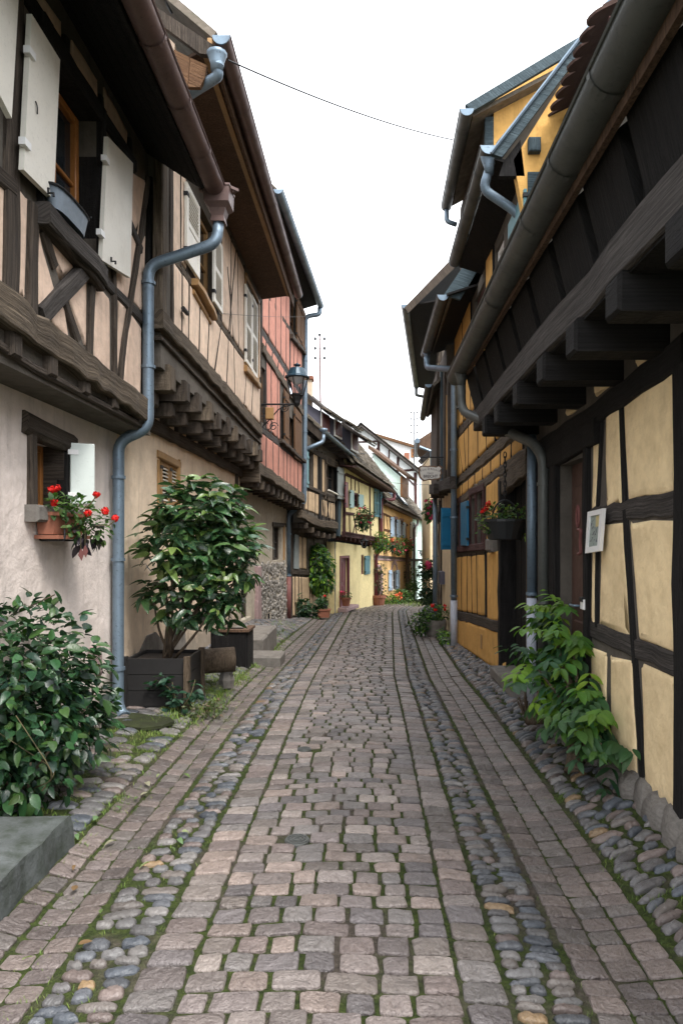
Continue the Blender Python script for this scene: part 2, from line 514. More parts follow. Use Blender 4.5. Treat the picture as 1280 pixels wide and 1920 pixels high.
    def mesh(s, name, off=Vector((0, 0, 0)), smooth=False):
        me = bpy.data.meshes.new(name)
        me.from_pydata([tuple(p - off) for p in s.v], [], s.f)
        if any(u is not None for u in s.uv):
            ul = me.uv_layers.new(name='UVMap')
            flat = []
            for fc, u in zip(s.f, s.uv):
                if u is None: flat += [0.0, 0.0] * len(fc)
                else:
                    for q in u: flat += [q[0], q[1]]
            ul.data.foreach_set('uv', flat)
        if smooth:
            me.polygons.foreach_set('use_smooth', [True] * len(me.polygons))
        me.update()
        return me

class Thing:
    def __init__(s, name, label, cat, loc, group=None, kind=None):
        s.loc = Vector(loc)
        s.o = bpy.data.objects.new(name, None)
        s.o.empty_display_size = 0.2
        s.o.location = s.loc
        COL.objects.link(s.o)
        if kind: s.o['kind'] = kind
        if label: s.o['label'] = label
        if cat: s.o['category'] = cat
        if group: s.o['group'] = group
    def part(s, name, mb, mat, parent=None, smooth=False, label=None, kind=None):
        me = mb.mesh(name, s.loc, smooth) if isinstance(mb, MB) else mb
        if mat and not me.materials: me.materials.append(M[mat] if isinstance(mat, str) else mat)
        o = bpy.data.objects.new(name, me)
        COL.objects.link(o)
        o.parent = parent or s.o
        if label: o['label'] = label
        if kind: o['kind'] = kind
        return o

def solo(name, mb, mat, label, cat, loc=None, smooth=False, group=None, kind=None):
    loc = Vector(loc) if loc else Vector((0, 0, 0))
    me = mb.mesh(name, loc, smooth)
    me.materials.append(M[mat] if isinstance(mat, str) else mat)
    o = bpy.data.objects.new(name, me); o.location = loc
    COL.objects.link(o)
    if label: o['label'] = label
    if cat: o['category'] = cat
    if group: o['group'] = group
    if kind: o['kind'] = kind
    return o

def at(px, py, Y):
    """point at depth Y seen at photo pixel"""
    return Vector(((px - CX) * Y / F0, Y, H + (CY - py) * Y / F0))

class Face:
    """vertical facade plane over a base line, seen from the street"""
    def __init__(s, p0, p1, side):
        s.p0, s.p1, s.side = p0, p1, side
        dx, dy = p1[0] - p0[0], p1[1] - p0[1]
        s.L = math.hypot(dx, dy); s.d = (dx / s.L, dy / s.L)
        s.n = Vector((s.d[1], -s.d[0], 0)) * side
        s.dv = Vector((s.d[0], s.d[1], 0))
    def uz(s, px, py):
        a = (px - CX) / F0
        u = (a * s.p0[1] - s.p0[0]) / (s.d[0] - a * s.d[1])
        Y = s.p0[1] + u * s.d[1]
        return u, H + (CY - py) * Y / F0
    def P(s, u, z, off=0):
        return Vector((s.p0[0] + u * s.d[0], s.p0[1] + u * s.d[1], z)) + s.n * off
    def at(s, px, py, off=0):
        return s.P(*s.uz(px, py), off)
    def shift(s, o):
        return Face((s.p0[0] + s.n.x * o, s.p0[1] + s.n.y * o), (s.p1[0] + s.n.x * o, s.p1[1] + s.n.y * o), s.side)

def wall(t, f, u0, u1, zb, zt, holes, mat, depth=0.3, name='wall', reveal=0.2, inner='dark'):
    """facade sheet with real openings; zb, zt are (at u0, at u1)"""
    mb = MB()
    us = sorted({u0, u1} | {h[0] for h in holes} | {h[1] for h in holes})
    us = [u for u in us if u0 <= u <= u1]
    B = lambda u: zb[0] + (zb[1] - zb[0]) * (u - u0) / (u1 - u0)
    T = lambda u: zt[0] + (zt[1] - zt[0]) * (u - u0) / (u1 - u0)
    for a, b in zip(us, us[1:]):
        mid = (a + b) / 2
        hs_ = sorted([h for h in holes if h[0] <= mid <= h[1]], key=lambda h: h[2])
        lo = None
        for h in hs_ + [None]:
            la, lb_ = (B(a), B(b)) if lo is None else (lo, lo)
            ha, hb = (T(a), T(b)) if h is None else (h[2], h[2])
            if ha - la > 1e-4 or hb - lb_ > 1e-4:
                mb.quad(f.P(a, la), f.P(b, lb_), f.P(b, hb), f.P(a, ha))
            if h is not None: lo = h[3]
    for h in holes:
        rv = h[4] if len(h) > 4 else reveal
        a, b, z0, z1 = h[:4]
        for (q, r_) in (((a, z0), (b, z0)), ((b, z0), (b, z1)), ((b, z1), (a, z1)), ((a, z1), (a, z0))):
            mb.quad(f.P(*q), f.P(*r_), f.P(*r_, -rv), f.P(*q, -rv))
    mb.quad(f.P(u0, zb[0]), f.P(u0, zb[0], -depth), f.P(u0, zt[0], -depth), f.P(u0, zt[0]))
    mb.quad(f.P(u1, zb[1]), f.P(u1, zb[1], -depth), f.P(u1, zt[1], -depth), f.P(u1, zt[1]))
    mb.quad(f.P(u0, zt[0]), f.P(u1, zt[1]), f.P(u1, zt[1], -depth), f.P(u0, zt[0], -depth))
    mb.quad(f.P(u0, zb[0]), f.P(u1, zb[1]), f.P(u1, zb[1], -depth), f.P(u0, zb[0], -depth))
    o = t.part(name, mb, mat)
    return o

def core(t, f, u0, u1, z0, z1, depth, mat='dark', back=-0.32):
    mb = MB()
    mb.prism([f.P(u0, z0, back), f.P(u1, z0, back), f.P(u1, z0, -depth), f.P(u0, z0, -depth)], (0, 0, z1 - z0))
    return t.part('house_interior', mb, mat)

def bm_beam(t, f, pts, w, d=0.025, mat='wd', name='timber_beam', jit=0.012, **k):
    mb = MB().beam([f.at(x, y) for x, y in pts], w, d, f.n, jit=jit, **k)
    return t.part(name, mb, mat)

def pillow(t, f, quad, mat, h=0.018, r=0.028, jit=0.008, name='plaster_panel'):
    """bulging plaster infill; quad = (u,z) bl, br, tr, tl"""
    (bl, br, tr, tl) = quad
    wv = abs(br[0] - bl[0] + tr[0] - tl[0]) / 2; hv = abs(tl[1] - bl[1] + tr[1] - br[1]) / 2
    if wv < .02 or hv < .02: return
    def bil(s_, t_):
        b = (bl[0] + (br[0] - bl[0]) * s_, bl[1] + (br[1] - bl[1]) * s_)
        a = (tl[0] + (tr[0] - tl[0]) * s_, tl[1] + (tr[1] - tl[1]) * s_)
        return (b[0] + (a[0] - b[0]) * t_, b[1] + (a[1] - b[1]) * t_)
    r = min(r, wv * .35, hv * .35)
    rs, rt = r / wv, r / hv
    out = []
    nseg_w = max(1, int(wv / .22)); nseg_h = max(1, int(hv / .22))
    for (cs, ct, a0) in ((1 - rs, rt, -90), (1 - rs, 1 - rt, 0), (rs, 1 - rt, 90), (rs, rt, 180)):
        for k in range(4):
            a = R(a0 + 30 * k); out.append([cs + rs * math.cos(a), ct + rt * math.sin(a)])
        nxt = {-90: ('v', 1), 0: ('h', 1), 90: ('v', 0), 180: ('h', 0)}[a0]
        if nxt[0] == 'v':
            for k in range(1, nseg_h):
                q = k / nseg_h; out.append([1.0 if nxt[1] else 0.0, rt + (1 - 2 * rt) * (q if nxt[1] else 1 - q)])
        else:
            for k in range(1, nseg_w):
                q = k / nseg_w; out.append([rs + (1 - 2 * rs) * (1 - q if nxt[1] else q), 1.0 if nxt[1] else 0.0])
    for p in out:
        p[0] += rnd.uniform(-jit, jit) / wv; p[1] += rnd.uniform(-jit, jit) / hv
    mb = MB(); rings = []
    for inset, off in ((0, -.02), (.002, h * .45), (.012, h * .85), (.04, h)):
        ks = 1 - 2 * min(inset, wv * .3) / wv; kt = 1 - 2 * min(inset, hv * .3) / hv
        rings.append(mb.add([f.P(*bil(.5 + (p[0] - .5) * ks, .5 + (p[1] - .5) * kt), off) for p in out]))
    n = len(out)
    for a, b in zip(rings, rings[1:]):
        for j in range(n):
            j2 = (j + 1) % n; mb.face([a + j, a + j2, b + j2, b + j])
    mb.face([rings[-1] + j for j in range(n)])
    o = t.part(name, mb, mat, smooth=True)
    o.data.polygons[len(o.data.polygons) - 1].use_smooth = False
    return o

def ln(line, x):
    (x0, y0), (x1, y1) = line[0], line[1]
    return y0 + (y1 - y0) * (x - x0) / (x1 - x0)

def bays(t, f, bot, top, studs, mat, w=0.06, gb=0.05, gt=0.05, h=0.018, skip=(), wmat='wd', draw=True, proud=None, nodraw=()):
    """studs: (x at the bottom line, x at the top line[, width]); panels between neighbours"""
    S = []
    proud = h * .95 if proud is None else proud
    for s_ in studs:
        a = f.uz(s_[0], ln(bot, s_[0])); b = f.uz(s_[1], ln(top, s_[1]))
        S.append((a, b, s_[2] if len(s_) > 2 else w))
    for i, (a, b, ww) in enumerate(S):
        if draw and i not in nodraw:
            mb = MB().beam([f.P(*a), f.P(*b)], ww, proud, f.n, jit=0.01, seg=.2, ch=.006)
            t.part('timber_beam', mb, wmat)
    for i in range(len(S) - 1):
        if i in skip: continue
        (a, b, w0), (c, d, w1) = S[i], S[i + 1]
        q = [(a[0] + w0 / 2, a[1] + gb), (c[0] - w1 / 2, c[1] + gb), (d[0] - w1 / 2, d[1] - gt), (b[0] + w0 / 2, b[1] - gt)]
        if q[1][0] - q[0][0] < .02 and q[2][0] - q[3][0] < .02: continue
        if q[1][0] <= q[0][0]: q[1] = (q[0][0] + .012, q[1][1])
        if q[2][0] <= q[3][0]: q[2] = (q[3][0] + .012, q[2][1])
        if q[3][1] - q[0][1] < .05 or q[2][1] - q[1][1] < .05: continue
        pillow(t, f, q, mat, h)

def window(t, f, u0, u1, z0, z1, recess=0.15, fw=0.05, mat='wbrown', nx=1, nz=2, name='window'):
    ff = f.shift(-recess)
    mb = MB()
    def bar(a, b, c, d, th=0.025):
        mb.cbox(ff.P((a + b) / 2, (c + d) / 2, th), ff.dv * (b - a) / 2, Vector((0, 0, (d - c) / 2)), ff.n * th, .006)
    bar(u0, u0 + fw, z0, z1); bar(u1 - fw, u1, z0, z1)
    bar(u0 + fw, u1 - fw, z0, z0 + fw, .024); bar(u0 + fw, u1 - fw, z1 - fw, z1, .024)
    gw = (u1 - u0 - 2 * fw) / (nx); gh = (z1 - z0 - 2 * fw) / nz
    for k in range(1, nx):
        c = u0 + fw + gw * k; bar(c - fw * .35, c + fw * .35, z0 + fw, z1 - fw, .02)
    for k in range(1, nz):
        c = z0 + fw + gh * k; bar(u0 + fw, u1 - fw, c - fw * .25, c + fw * .25, .018)
    w = t.part(name, mb, mat)
    for i in range(nx):
        for k in range(nz):
            g_ = MB()
            g_.obox(ff.P(u0 + fw + gw * (i + .5), z0 + fw + gh * (k + .5), .006), ff.dv * gw / 2, Vector((0, 0, gh / 2)), ff.n * .004)
            t.part('pane', g_, 'glass', w)
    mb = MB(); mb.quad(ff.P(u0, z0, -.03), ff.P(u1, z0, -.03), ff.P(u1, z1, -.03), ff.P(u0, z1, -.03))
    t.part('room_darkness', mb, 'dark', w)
    return w

def shutter(t, p, dirv, width, z0, z1, mat, style='plank', th=0.03, out=None, label=None, slat_mat=None, hinge='iron'):
    """p = hinge point (X,Y), dirv = direction of the leaf in plan, out = its visible side"""
    d = Vector((dirv[0], dirv[1], 0)).normalized()
    n = Vector((-d.y, d.x, 0))
    if out is not None and n.dot(Vector((out[0], out[1], 0))) < 0: n = -n
    o = Vector((p[0], p[1], 0))
    def C(u, z, off): return o + d * u + n * off + Vector((0, 0, z))
    mb = MB()
    if style == 'plank':
        k = max(2, int(round(width / .13)))
        pw = width / k
        sh = None
        mb.cbox(C(width / 2, (z0 + z1) / 2, 0), d * width / 2, Vector((0, 0, (z1 - z0) / 2)), n * th / 2, .006)
        sh = t.part('shutter', mb, mat, label=label)
        for zz in (z0 + (z1 - z0) * .14, z0 + (z1 - z0) * .84):
            q = MB().cbox(C(width / 2, zz, th * .5 + .008), d * width * .46, Vector((0, 0, .035)), n * .009, .004)
            t.part('batten', q, mat, sh)
    elif style == 'flat':
        mb.cbox(C(width / 2, (z0 + z1) / 2, 0), d * width / 2, Vector((0, 0, (z1 - z0) / 2)), n * th / 2, .006)
        sh = t.part('shutter', mb, mat, label=label)
    else:
        fw = min(.06, width * .2)
        def bar(a, b, c, e, tt=th / 2): mb.cbox(C((a + b) / 2, (c + e) / 2, 0), d * (b - a) / 2, Vector((0, 0, (e - c) / 2)), n * tt, .005)
        bar(0, fw, z0, z1); bar(width - fw, width, z0, z1); bar(fw, width - fw, z0, z0 + fw, th * .48); bar(fw, width - fw, z1 - fw, z1, th * .48)
        zm = z0 + (z1 - z0) * .5
        bar(fw, width - fw, zm - fw / 2, zm + fw / 2, th * .48)
        sh = t.part('shutter', mb, mat, label=label)
        zs = [(z0 + fw, zm - fw / 2), (zm + fw / 2, z1 - fw)]
        if style == 'half':
            q = MB().obox(C(width / 2, (zs[0][0] + zs[0][1]) / 2, 0), d * (width / 2 - fw), Vector((0, 0, (zs[0][1] - zs[0][0]) / 2)), n * .006)
            t.part('shutter_panel', q, mat, sh); zs = zs[1:]
        for a, b in zs:
            k = int((b - a) / .035)
            for j in range(k):
                z = a + (j + .5) * (b - a) / k
                q = MB().obox(C(width / 2, z, 0), d * (width / 2 - fw), (n * .014 - Vector((0, 0, .010))), (n * .003 + Vector((0, 0, .004))))
                t.part('slat', q, slat_mat or mat, sh)
    for zz in (z0 + (z1 - z0) * .15, z0 + (z1 - z0) * .85):
        q = MB().obox(C(.02, zz, 0), d * .035, Vector((0, 0, .018)), n * (th * .5 + .006))
        t.part('hinge', q, hinge, sh)
    return sh

def gutter(t, p0, p1, r, mat, joints=0.75, cap0=True, cap1=True, capmat=None):
    p0, p1 = Vector(p0), Vector(p1)
    ax = (p1 - p0).normalized(); sd = ax.cross(Vector((0, 0, 1))).normalized(); up = sd.cross(ax)
    mb = MB(); n = 10
    L = (p1 - p0).length; rr = []
    k = max(2, int(L / .5))
    for q in range(k + 1):
        c = p0.lerp(p1, q / k) + up * rnd.uniform(-.004, .004)
        prof = [(math.cos(math.pi + math.pi * j / n) * r, math.sin(math.pi + math.pi * j / n) * r) for j in range(n + 1)]
        inn = [(x * .93, y * .93) for x, y in prof[::-1]]
        rr.append(mb.add([c + sd * x + up * y for x, y in prof + inn]))
    m_ = 2 * (n + 1)
    for a, b in zip(rr, rr[1:]):
        for j in range(m_):
            j2 = (j + 1) % m_; mb.face([a + j, a + j2, b + j2, b + j])
    g_ = t.part('gutter', mb, mat, smooth=True)
    for sgn in (-1, 1):
        q = MB().tube([p0 + sd * sgn * r + up * .004, p1 + sd * sgn * r + up * .004], r * .11, 6)
        t.part('gutter_rim', q, mat, g_)
    for c, on in ((p0, cap0), (p1, cap1)):
        if on:
            q = MB().prism([c + sd * math.cos(math.pi + math.pi * j / n) * r * 1.03 + up * math.sin(math.pi + math.pi * j / n) * r * 1.03 for j in range(n + 1)], ax * (.012 if c is p1 else -.012))
            t.part('gutter_end', q, capmat or mat, g_)
    k = int(L / joints)
    for q in range(1, k + 1):
        c = p0 + ax * (q * L / (k + 1))
        w = MB(); rr = []
        for dz in (-.016, .016):
            rr.append(w.add([c + ax * dz + sd * math.cos(math.pi + math.pi * j / n) * r * 1.05 + up * math.sin(math.pi + math.pi * j / n) * r * 1.05 for j in range(n + 1)]))
            if dz < 0: rr[-1] = rr[-1]
        for j in range(n): w.face([rr[0] + j, rr[0] + j + 1, rr[1] + j + 1, rr[1] + j])
        t.part('gutter_joint', w, mat, g_)
    return g_

def arc(pts, rad=0.08, n=4):
    """round the corners of a polyline"""
    pts = [Vector(p) for p in pts]; out = [pts[0]]
    for a, b, c in zip(pts, pts[1:], pts[2:]):
        r = min(rad, (a - b).length * .45, (c - b).length * .45)
        p = b + (a - b).normalized() * r; q = b + (c - b).normalized() * r
        for k in range(n + 1):
            s_ = k / n; out.append(p.lerp(b, s_).lerp(b.lerp(q, s_), s_))
    return out + [pts[-1]]

def pipe(t, pts, r, mat, collars=(), rad=0.09, name='downpipe', n=12):
    mb = MB().tube(arc(pts, rad), r, n)
    o = t.part(name, mb, mat, smooth=True)
    for c, ax in collars:
        t.part('pipe_collar', MB().ring(c, ax, r * .98, r * 1.22, r * .28), mat, o)
    return o

def merged(name, variants, mats, tints, mat, loc=Vector((0, 0, 0)), smooth=True):
    """many copies of small pieces joined into one mesh; variants = list of (verts Nx3, faces list)"""
    V = []; F = []; C = []; base = 0
    for (k, m4), col in zip(mats, tints):
        vs, fs = variants[k]
        A = np.array(m4)
        p = vs @ A[:3, :3].T + A[:3, 3]
        V.append(p); F += [[i + base for i in fc] for fc in fs]; C.append(np.tile(np.array(list(col) + [1.0]), (len(vs), 1)))
        base += len(vs)
    V = np.concatenate(V) - np.array(loc)
    me = bpy.data.meshes.new(name)
    me.from_pydata(V.tolist(), [], F)
    at_ = me.color_attributes.new('tint', 'FLOAT_COLOR', 'POINT')
    at_.data.foreach_set('color', np.concatenate(C).astype(np.float32).ravel())
    if smooth: me.polygons.foreach_set('use_smooth', [True] * len(me.polygons))
    me.materials.append(M[mat])
    me.update()
    return me

def var_mesh(name, var, mat, smooth=True):
    me = bpy.data.meshes.new(name)
    me.from_pydata(var[0].tolist(), [], var[1])
    if smooth: me.polygons.foreach_set('use_smooth', [True] * len(me.polygons))
    me.materials.append(M[mat]); me.update()
    return me

def scatter(t, pname, sname, variants, insts, tints, mat_one, mat_many, limit=300, key=None, smooth=True):
    """the pieces that show largest become parts of their own, the rest one joined part"""
    order = list(range(len(insts)))
    if key: order.sort(key=key)
    meshes = [var_mesh(pname, v, mat_one, smooth) for v in variants] if limit else []
    inv = Matrix.Translation(-t.loc)
    for i in order[:limit]:
        k, m4 = insts[i]
        o = bpy.data.objects.new(pname, meshes[k]); COL.objects.link(o)
        o.parent = t.o; o.matrix_local = inv @ Matrix(m4)
        o.color = tuple(tints[i]) + (1,)
    rest = order[limit:]
    if rest:
        me = merged(sname, variants, [insts[i] for i in rest], [tints[i] for i in rest], mat_many, t.loc, smooth)
        o = bpy.data.objects.new(sname, me); COL.objects.link(o); o.parent = t.o; o['kind'] = 'stuff'

# ------------------------------------------------------------------ the lane: profile and paving
def prof(Y):
    if Y < 5: return 0.0
    if Y < 8: return -0.045 * (Y - 5) ** 2 / 6
    if Y < 32: return -0.045 * (Y - 6.5)
    return -0.045 * 25.5 - 0.02 * (Y - 32)
def sway(Y):
    s_ = 0.035 * max(0, Y - 8)
    if Y > 21: s_ += 0.045 * (Y - 21) ** 2 * .5
    return s_
def riseL(Y):
    return float(np.interp(Y, [0, 5, 6, 11, 13.5, 16.5, 17.5, 20, 30], [.02, .04, .05, .24, .27, .06, .02, .0, 0]))
def lane_x(x, Y):
    """street coordinate x -> world X (the lane bends right further on)"""
    k = np.interp(x, [-2.5, -.7, .31, 2], [.0 if Y < 21 else .6, .15 if Y < 21 else .8, 1, 1])
    return x + sway(Y) * float(k)
def bed(x, Y):
    xs = [-2.4, -2.1, -1.5, -1.28, -1.08, -.75, -.2, .35, .72, .9, 1.1, 1.5, 1.8]
    rl = riseL(Y)
    zs = [rl + .01, rl, .0 + rl * .12, -.045, -.03, -.008, .012, -.008, -.035, -.05, -.03, .075, .12]
    return prof(Y) + float(np.interp(x, xs, zs))

def sheet(name, xa, xb, y0, y1, ny, nx, dz, mat, label=None):
    mb = MB(); idx = []
    for j in range(ny + 1):
        Y = y0 + (y1 - y0) * (j / ny) ** 1.5
        row = []
        for i in range(nx + 1):
            x = xa + (xb - xa) * i / nx
            row.append((lane_x(x, Y), Y, bed(x, Y) + dz))
        idx.append(mb.add(row))
    for j in range(ny):
        for i in range(nx):
            mb.face([idx[j] + i, idx[j] + i + 1, idx[j + 1] + i + 1, idx[j + 1] + i])
    return mb

# wide ground far below the paving, out to the horizon
mb = MB()
gx = [-900, -60, -12, -3, 3, 12, 60, 900]; gy = [-60, -4, 1, 6, 12, 20, 28, 36, 60, 150, 900]
ii = []
for y in gy:
    ii.append(mb.add([(x, y, prof(max(0, min(y, 60))) - .16) for x in gx]))
for j in range(len(gy) - 1):
    for i in range(len(gx) - 1):
        mb.face([ii[j] + i, ii[j] + i + 1, ii[j + 1] + i + 1, ii[j + 1] + i])
solo('ground', mb, 'bed', None, None, kind='structure')

def strip(name, xa, xb, nx=6):
    t = Thing(name, None, None, (0, 0, 0), kind='structure')
    # a structure with its own bed sheet
    t.part('joint_bed', sheet(name, xa, xb, 0.5, 34, 80, nx, -.004, 'bed'), 'bed', smooth=True)
    return t

def stone_var(kind, seed):
    r_ = random.Random(seed)
    n = 12
    pts = []
    for j in range(n):
        a = 2 * math.pi * (j + .5) / n
        c, s_ = math.cos(a), math.sin(a)
        e = {'sett': .24, 'pebble': .72, 'cobble': .6}[kind]
        x = math.copysign(abs(c) ** e, c) * .5; y = math.copysign(abs(s_) ** e, s_) * .5
        jt = {'sett': .03, 'pebble': .075, 'cobble': .085}[kind]
        pts.append((x + r_.uniform(-jt, jt), y + r_.uniform(-jt, jt)))
    if kind == 'sett':
        rings = [(1.0, -1.0), (1.0, .1), (.97, .62), (.88, .93), (.5, 1.02)]
    else:
        rings = [(.9, -1.0), (1.0, -.25), (.93, .38), (.72, .8), (.38, .98)]
    V = []
    for sc, z in rings:
        for (x, y) in pts:
            V.append((x * sc, y * sc, z + (r_.uniform(-.22, .22) if z > .5 else 0)))
    V.append((0, 0, 1.02))
    F = []
    for q in range(len(rings) - 1):
        for j in range(n):
            j2 = (j + 1) % n; F.append([q * n + j, q * n + j2, (q + 1) * n + j2, (q + 1) * n + j])
    top = (len(rings) - 1) * n
    for j in range(n): F.append([top + j, top + (j + 1) % n, len(V) - 1])
    return (np.array(V), F)

SETT = [stone_var('sett', 10 + k) for k in range(10)]
PEB = [stone_var('pebble', 40 + k) for k in range(8)]
COB = [stone_var('cobble', 70 + k) for k in range(8)]

def stone_tint(kind):
    r_ = rnd.random()
    if kind == 'sett':
        base = rnd.choice([(.26, .222, .21), (.22, .19, .185), (.32, .28, .258), (.215, .20, .195), (.33, .268, .24), (.16, .145, .148), (.28, .245, .232), (.245, .20, .188), (.19, .165, .15)])
    elif kind == 'gutter':
        base = rnd.choice([(.20, .165, .155), (.175, .148, .142), (.23, .19, .175), (.19, .17, .162)])
    else:
        base = rnd.choice([(.16, .175, .20), (.22, .22, .225), (.12, .14, .17), (.25, .225, .21), (.27, .22, .205), (.19, .185, .19), (.30, .29, .285)])
        if r_ < .025: base = (.36, .25, .14)
    k = rnd.uniform(.72, 1.28) * {'sett': .69, 'gutter': .64}.get(kind, .48)
    return tuple(c * k for c in base)

def slope_rot(x, Y):
    e = .03
    dzx = (bed(x + e, Y) - bed(x - e, Y)) / (2 * e); dzy = (bed(x, Y + e) - bed(x, Y - e)) / (2 * e)
    return Vector((-dzx, -dzy, 1)).normalized()

def put(x, Y, w, d, h, rot, lift=0.0):
    nrm = slope_rot(x, Y)
    q = Vector((0, 0, 1)).rotation_difference(nrm).to_matrix().to_4x4()
    return Matrix.Translation((lane_x(x, Y), Y, bed(x, Y) + lift)) @ q @ Matrix.Rotation(rot, 4, 'Z') @ Euler((rnd.uniform(-.05, .05), rnd.uniform(-.05, .05), 0)).to_matrix().to_4x4() @ Matrix.Diagonal((w, d, h, 1))

MANHOLES = [(-.351, 3.40, .062), (-.455, 4.90, .05)]
Y0, Y1 = 1.35, 27.0

def rows(xa, xb, wmin, wmax, dmin, dmax, gap, kind, variants, hh, fun_w=None, cols=None, skew=0.0, rotj=.05, drop=0.0, ytop=Y1, avoid=None, smin=1.0):
    ins, tin = [], []
    Y = Y0 + rnd.uniform(0, .05)
    while Y < ytop:
        far = 1.0
        d = rnd.uniform(dmin, dmax)
        a, b = (xa(Y), xb(Y)) if callable(xa) else (xa, xb)
        if cols:
            cw = [(b - a) / cols] * cols
        else:
            cw = []; tot = 0
            while tot < b - a - wmin * .6:
                w = rnd.uniform(wmin, wmax); cw.append(w); tot += w
            k = (b - a) / tot; cw = [w * k for w in cw]
        x = a
        for w in cw:
            xc = x + w / 2
            yy = Y + d / 2 + skew * (xc - a) + rnd.uniform(-.005, .005) + .008 * math.sin(xc * 5 + Y * 2)
            x += w
            if rnd.random() < drop: continue
            if avoid and avoid(lane_x(xc, yy), yy): continue
            if any((xc - mx) ** 2 + (yy - my) ** 2 < (mr + min(w, d) * .25) ** 2 for mx, my, mr in MANHOLES): continue
            g2 = gap * rnd.uniform(.7, 1.4)
            sw, sd_ = (w - g2) * rnd.uniform(smin, 1), (d - g2) * rnd.uniform(max(.93, smin), 1.0)
            ins.append((rnd.randrange(len(variants)), put(xc, yy, sw, sd_, hh * rnd.uniform(.8, 1.15), rnd.uniform(-rotj, rotj) + math.atan(skew), rnd.uniform(-.003, .003))))
            tin.append(stone_tint(kind))
        Y += d
    return ins, tin

def paved(name, xa, xb, pname, sname, mat, gens, variants, nx=6, limit=300):
    t = strip(name, xa, xb, nx)
    ins, tin = [], []
    for gi, gt_ in gens:
        ins += gi; tin += gt_
    scatter(t, pname, sname, variants, ins, tin, mat + '_one', mat + '_many', limit, key=lambda i: (ins[i][1].translation - Vector((0, 0, H))).length / max(.3, min(1, (ins[i][1].to_scale().x * 8))) if abs(F0 * ins[i][1].translation.x / ins[i][1].translation.y + CX - 640) < 690 and ins[i][1].translation.y > 1.95 else 1e6)
    return t

paved('road', -.62, .31, 'sett', 'far_setts', 'stone', [rows(-.618, .310, .105, .18, .085, .12, .015, 'sett', SETT, .011, rotj=.03)], SETT)
paved('road_edging', .31, .47, 'edging_stone', 'far_edging_stones', 'stone', [rows(.312, .468, .1, .2, .09, .125, .014, 'sett', SETT, .012, cols=1)], SETT, 2, 160)
paved('road_edging', -.80, -.62, 'edging_stone', 'far_edging_stones', 'stone', [rows(-.795, -.622, .1, .2, .095, .135, .014, 'sett', SETT, .012, cols=1)], SETT, 2, 160)
paved('pebble_strip', .47, .73, 'pebble', 'far_pebbles', 'peb', [rows(.475, .72, .08, .17, .038, .066, .009, 'pebble', PEB, .017, rotj=.24, drop=.012, smin=.8)], PEB, 3)
paved('pebble_strip', -1.10, -.80, 'pebble', 'far_pebbles', 'peb', [rows(-1.09, -.80, .09, .16, .042, .075, .010, 'pebble', PEB, .018, rotj=.22, drop=.06, smin=.75)], PEB, 3)
paved('gutter_course', .73, 1.12, 'gutter_stone', 'far_gutter_stones', 'stone', [rows(.735, 1.115, .1, .2, .075, .115, .009, 'gutter', SETT, .009, cols=3, rotj=.04)], SETT, 4)
paved('gutter_course', -1.46, -1.10, 'gutter_stone', 'far_gutter_stones', 'stone', [rows(-1.455, -1.105, .1, .2, .09, .13,        .011, 'gutter', SETT, .009, cols=3, rotj=.05, drop=.004)], SETT, 4)
paved('pavement', 1.12, 1.62, 'cobble', 'far_cobbles', 'peb', [rows(1.13, 1.56, .09, .2, .042, .08, .010, 'pebble', COB, .021, rotj=.28, skew=.3, smin=.85, ytop=24)], COB, 4)
def on_left_things(X, Y):
    return (Y < 3.38 and X < -1.40)
paved('pavement', -2.35, -1.46, 'cobble', 'far_cobbles', 'peb', [rows(-2.3, -1.47, .11, .21, .06, .10, .012, 'pebble', COB, .019, rotj=.3, drop=.14, ytop=24, avoid=on_left_things)], COB, 6)
for (mx, my, mr) in MANHOLES:
    z = bed(mx, my) + .009
    t = Thing('manhole_cover', group='small iron covers in the lane', label= 'small round iron cover among the setts, %s' % ('larger and nearer one' if my < 4 else 'smaller one further up the lane'), cat='manhole cover', loc=(mx, my, z))
    b_ = MB().lathe((mx, my, z), [(mr, -.03), (mr, .0), (mr * .96, .003)], 24)
    cov = t.part('cover', b_, 'zinc_d')
    for r_ in (.9, .62, .35):
        t.part('raised_ring', MB().ring((mx, my, z + .005), (0, 0, 1), mr * (r_ - .12), mr * r_, .003, 24), 'zinc_d', cov)
    for k in range(8):
        a = k * math.pi / 4
        t.part('raised_rib', MB().obox((mx + math.cos(a) * mr * .64, my + math.sin(a) * mr * .64, z + .005), (math.cos(a) * mr * .09, math.sin(a) * mr * .09, 0), (-math.sin(a) * .004, math.cos(a) * .004, 0), (0, 0, .003)), 'zinc_d', cov)

# ================================================================== LEFT SIDE
UPV = Vector((0, 0, 1))
def leaf_pt(f, px, py, off=0): return f.at(px, py, off)

def slab(t, name, pts, th, mat):
    """thick sheet over a 3D quad"""
    pts = [Vector(p) for p in pts]
    n = (pts[1] - pts[0]).cross(pts[2] - pts[0]).normalized()
    if n.z > 0: n = -n
    return t.part(name, MB().prism(pts, n * th), mat)

def boards(t, name, a0, a1, b0, b1, k, th, mat, gap=.006):
    """k long boards side by side filling the quad a0-a1 / b0-b1"""
    a0, a1, b0, b1 = map(Vector, (a0, a1, b0, b1))
    for j in range(k):
        s0, s1 = j / k, (j + 1) / k
        p = [a0.lerp(b0, s0), a1.lerp(b1, s0), a1.lerp(b1, s1), a0.lerp(b0, s1)]
        n = (p[1] - p[0]).cross(p[3] - p[0]).normalized()
        e = (p[3] - p[0]).normalized() * gap
        t.part(name, MB().prism([p[0] + e, p[1] + e, p[2] - e, p[3] - e], n * (th + rnd.uniform(-.004, .004))), mat)

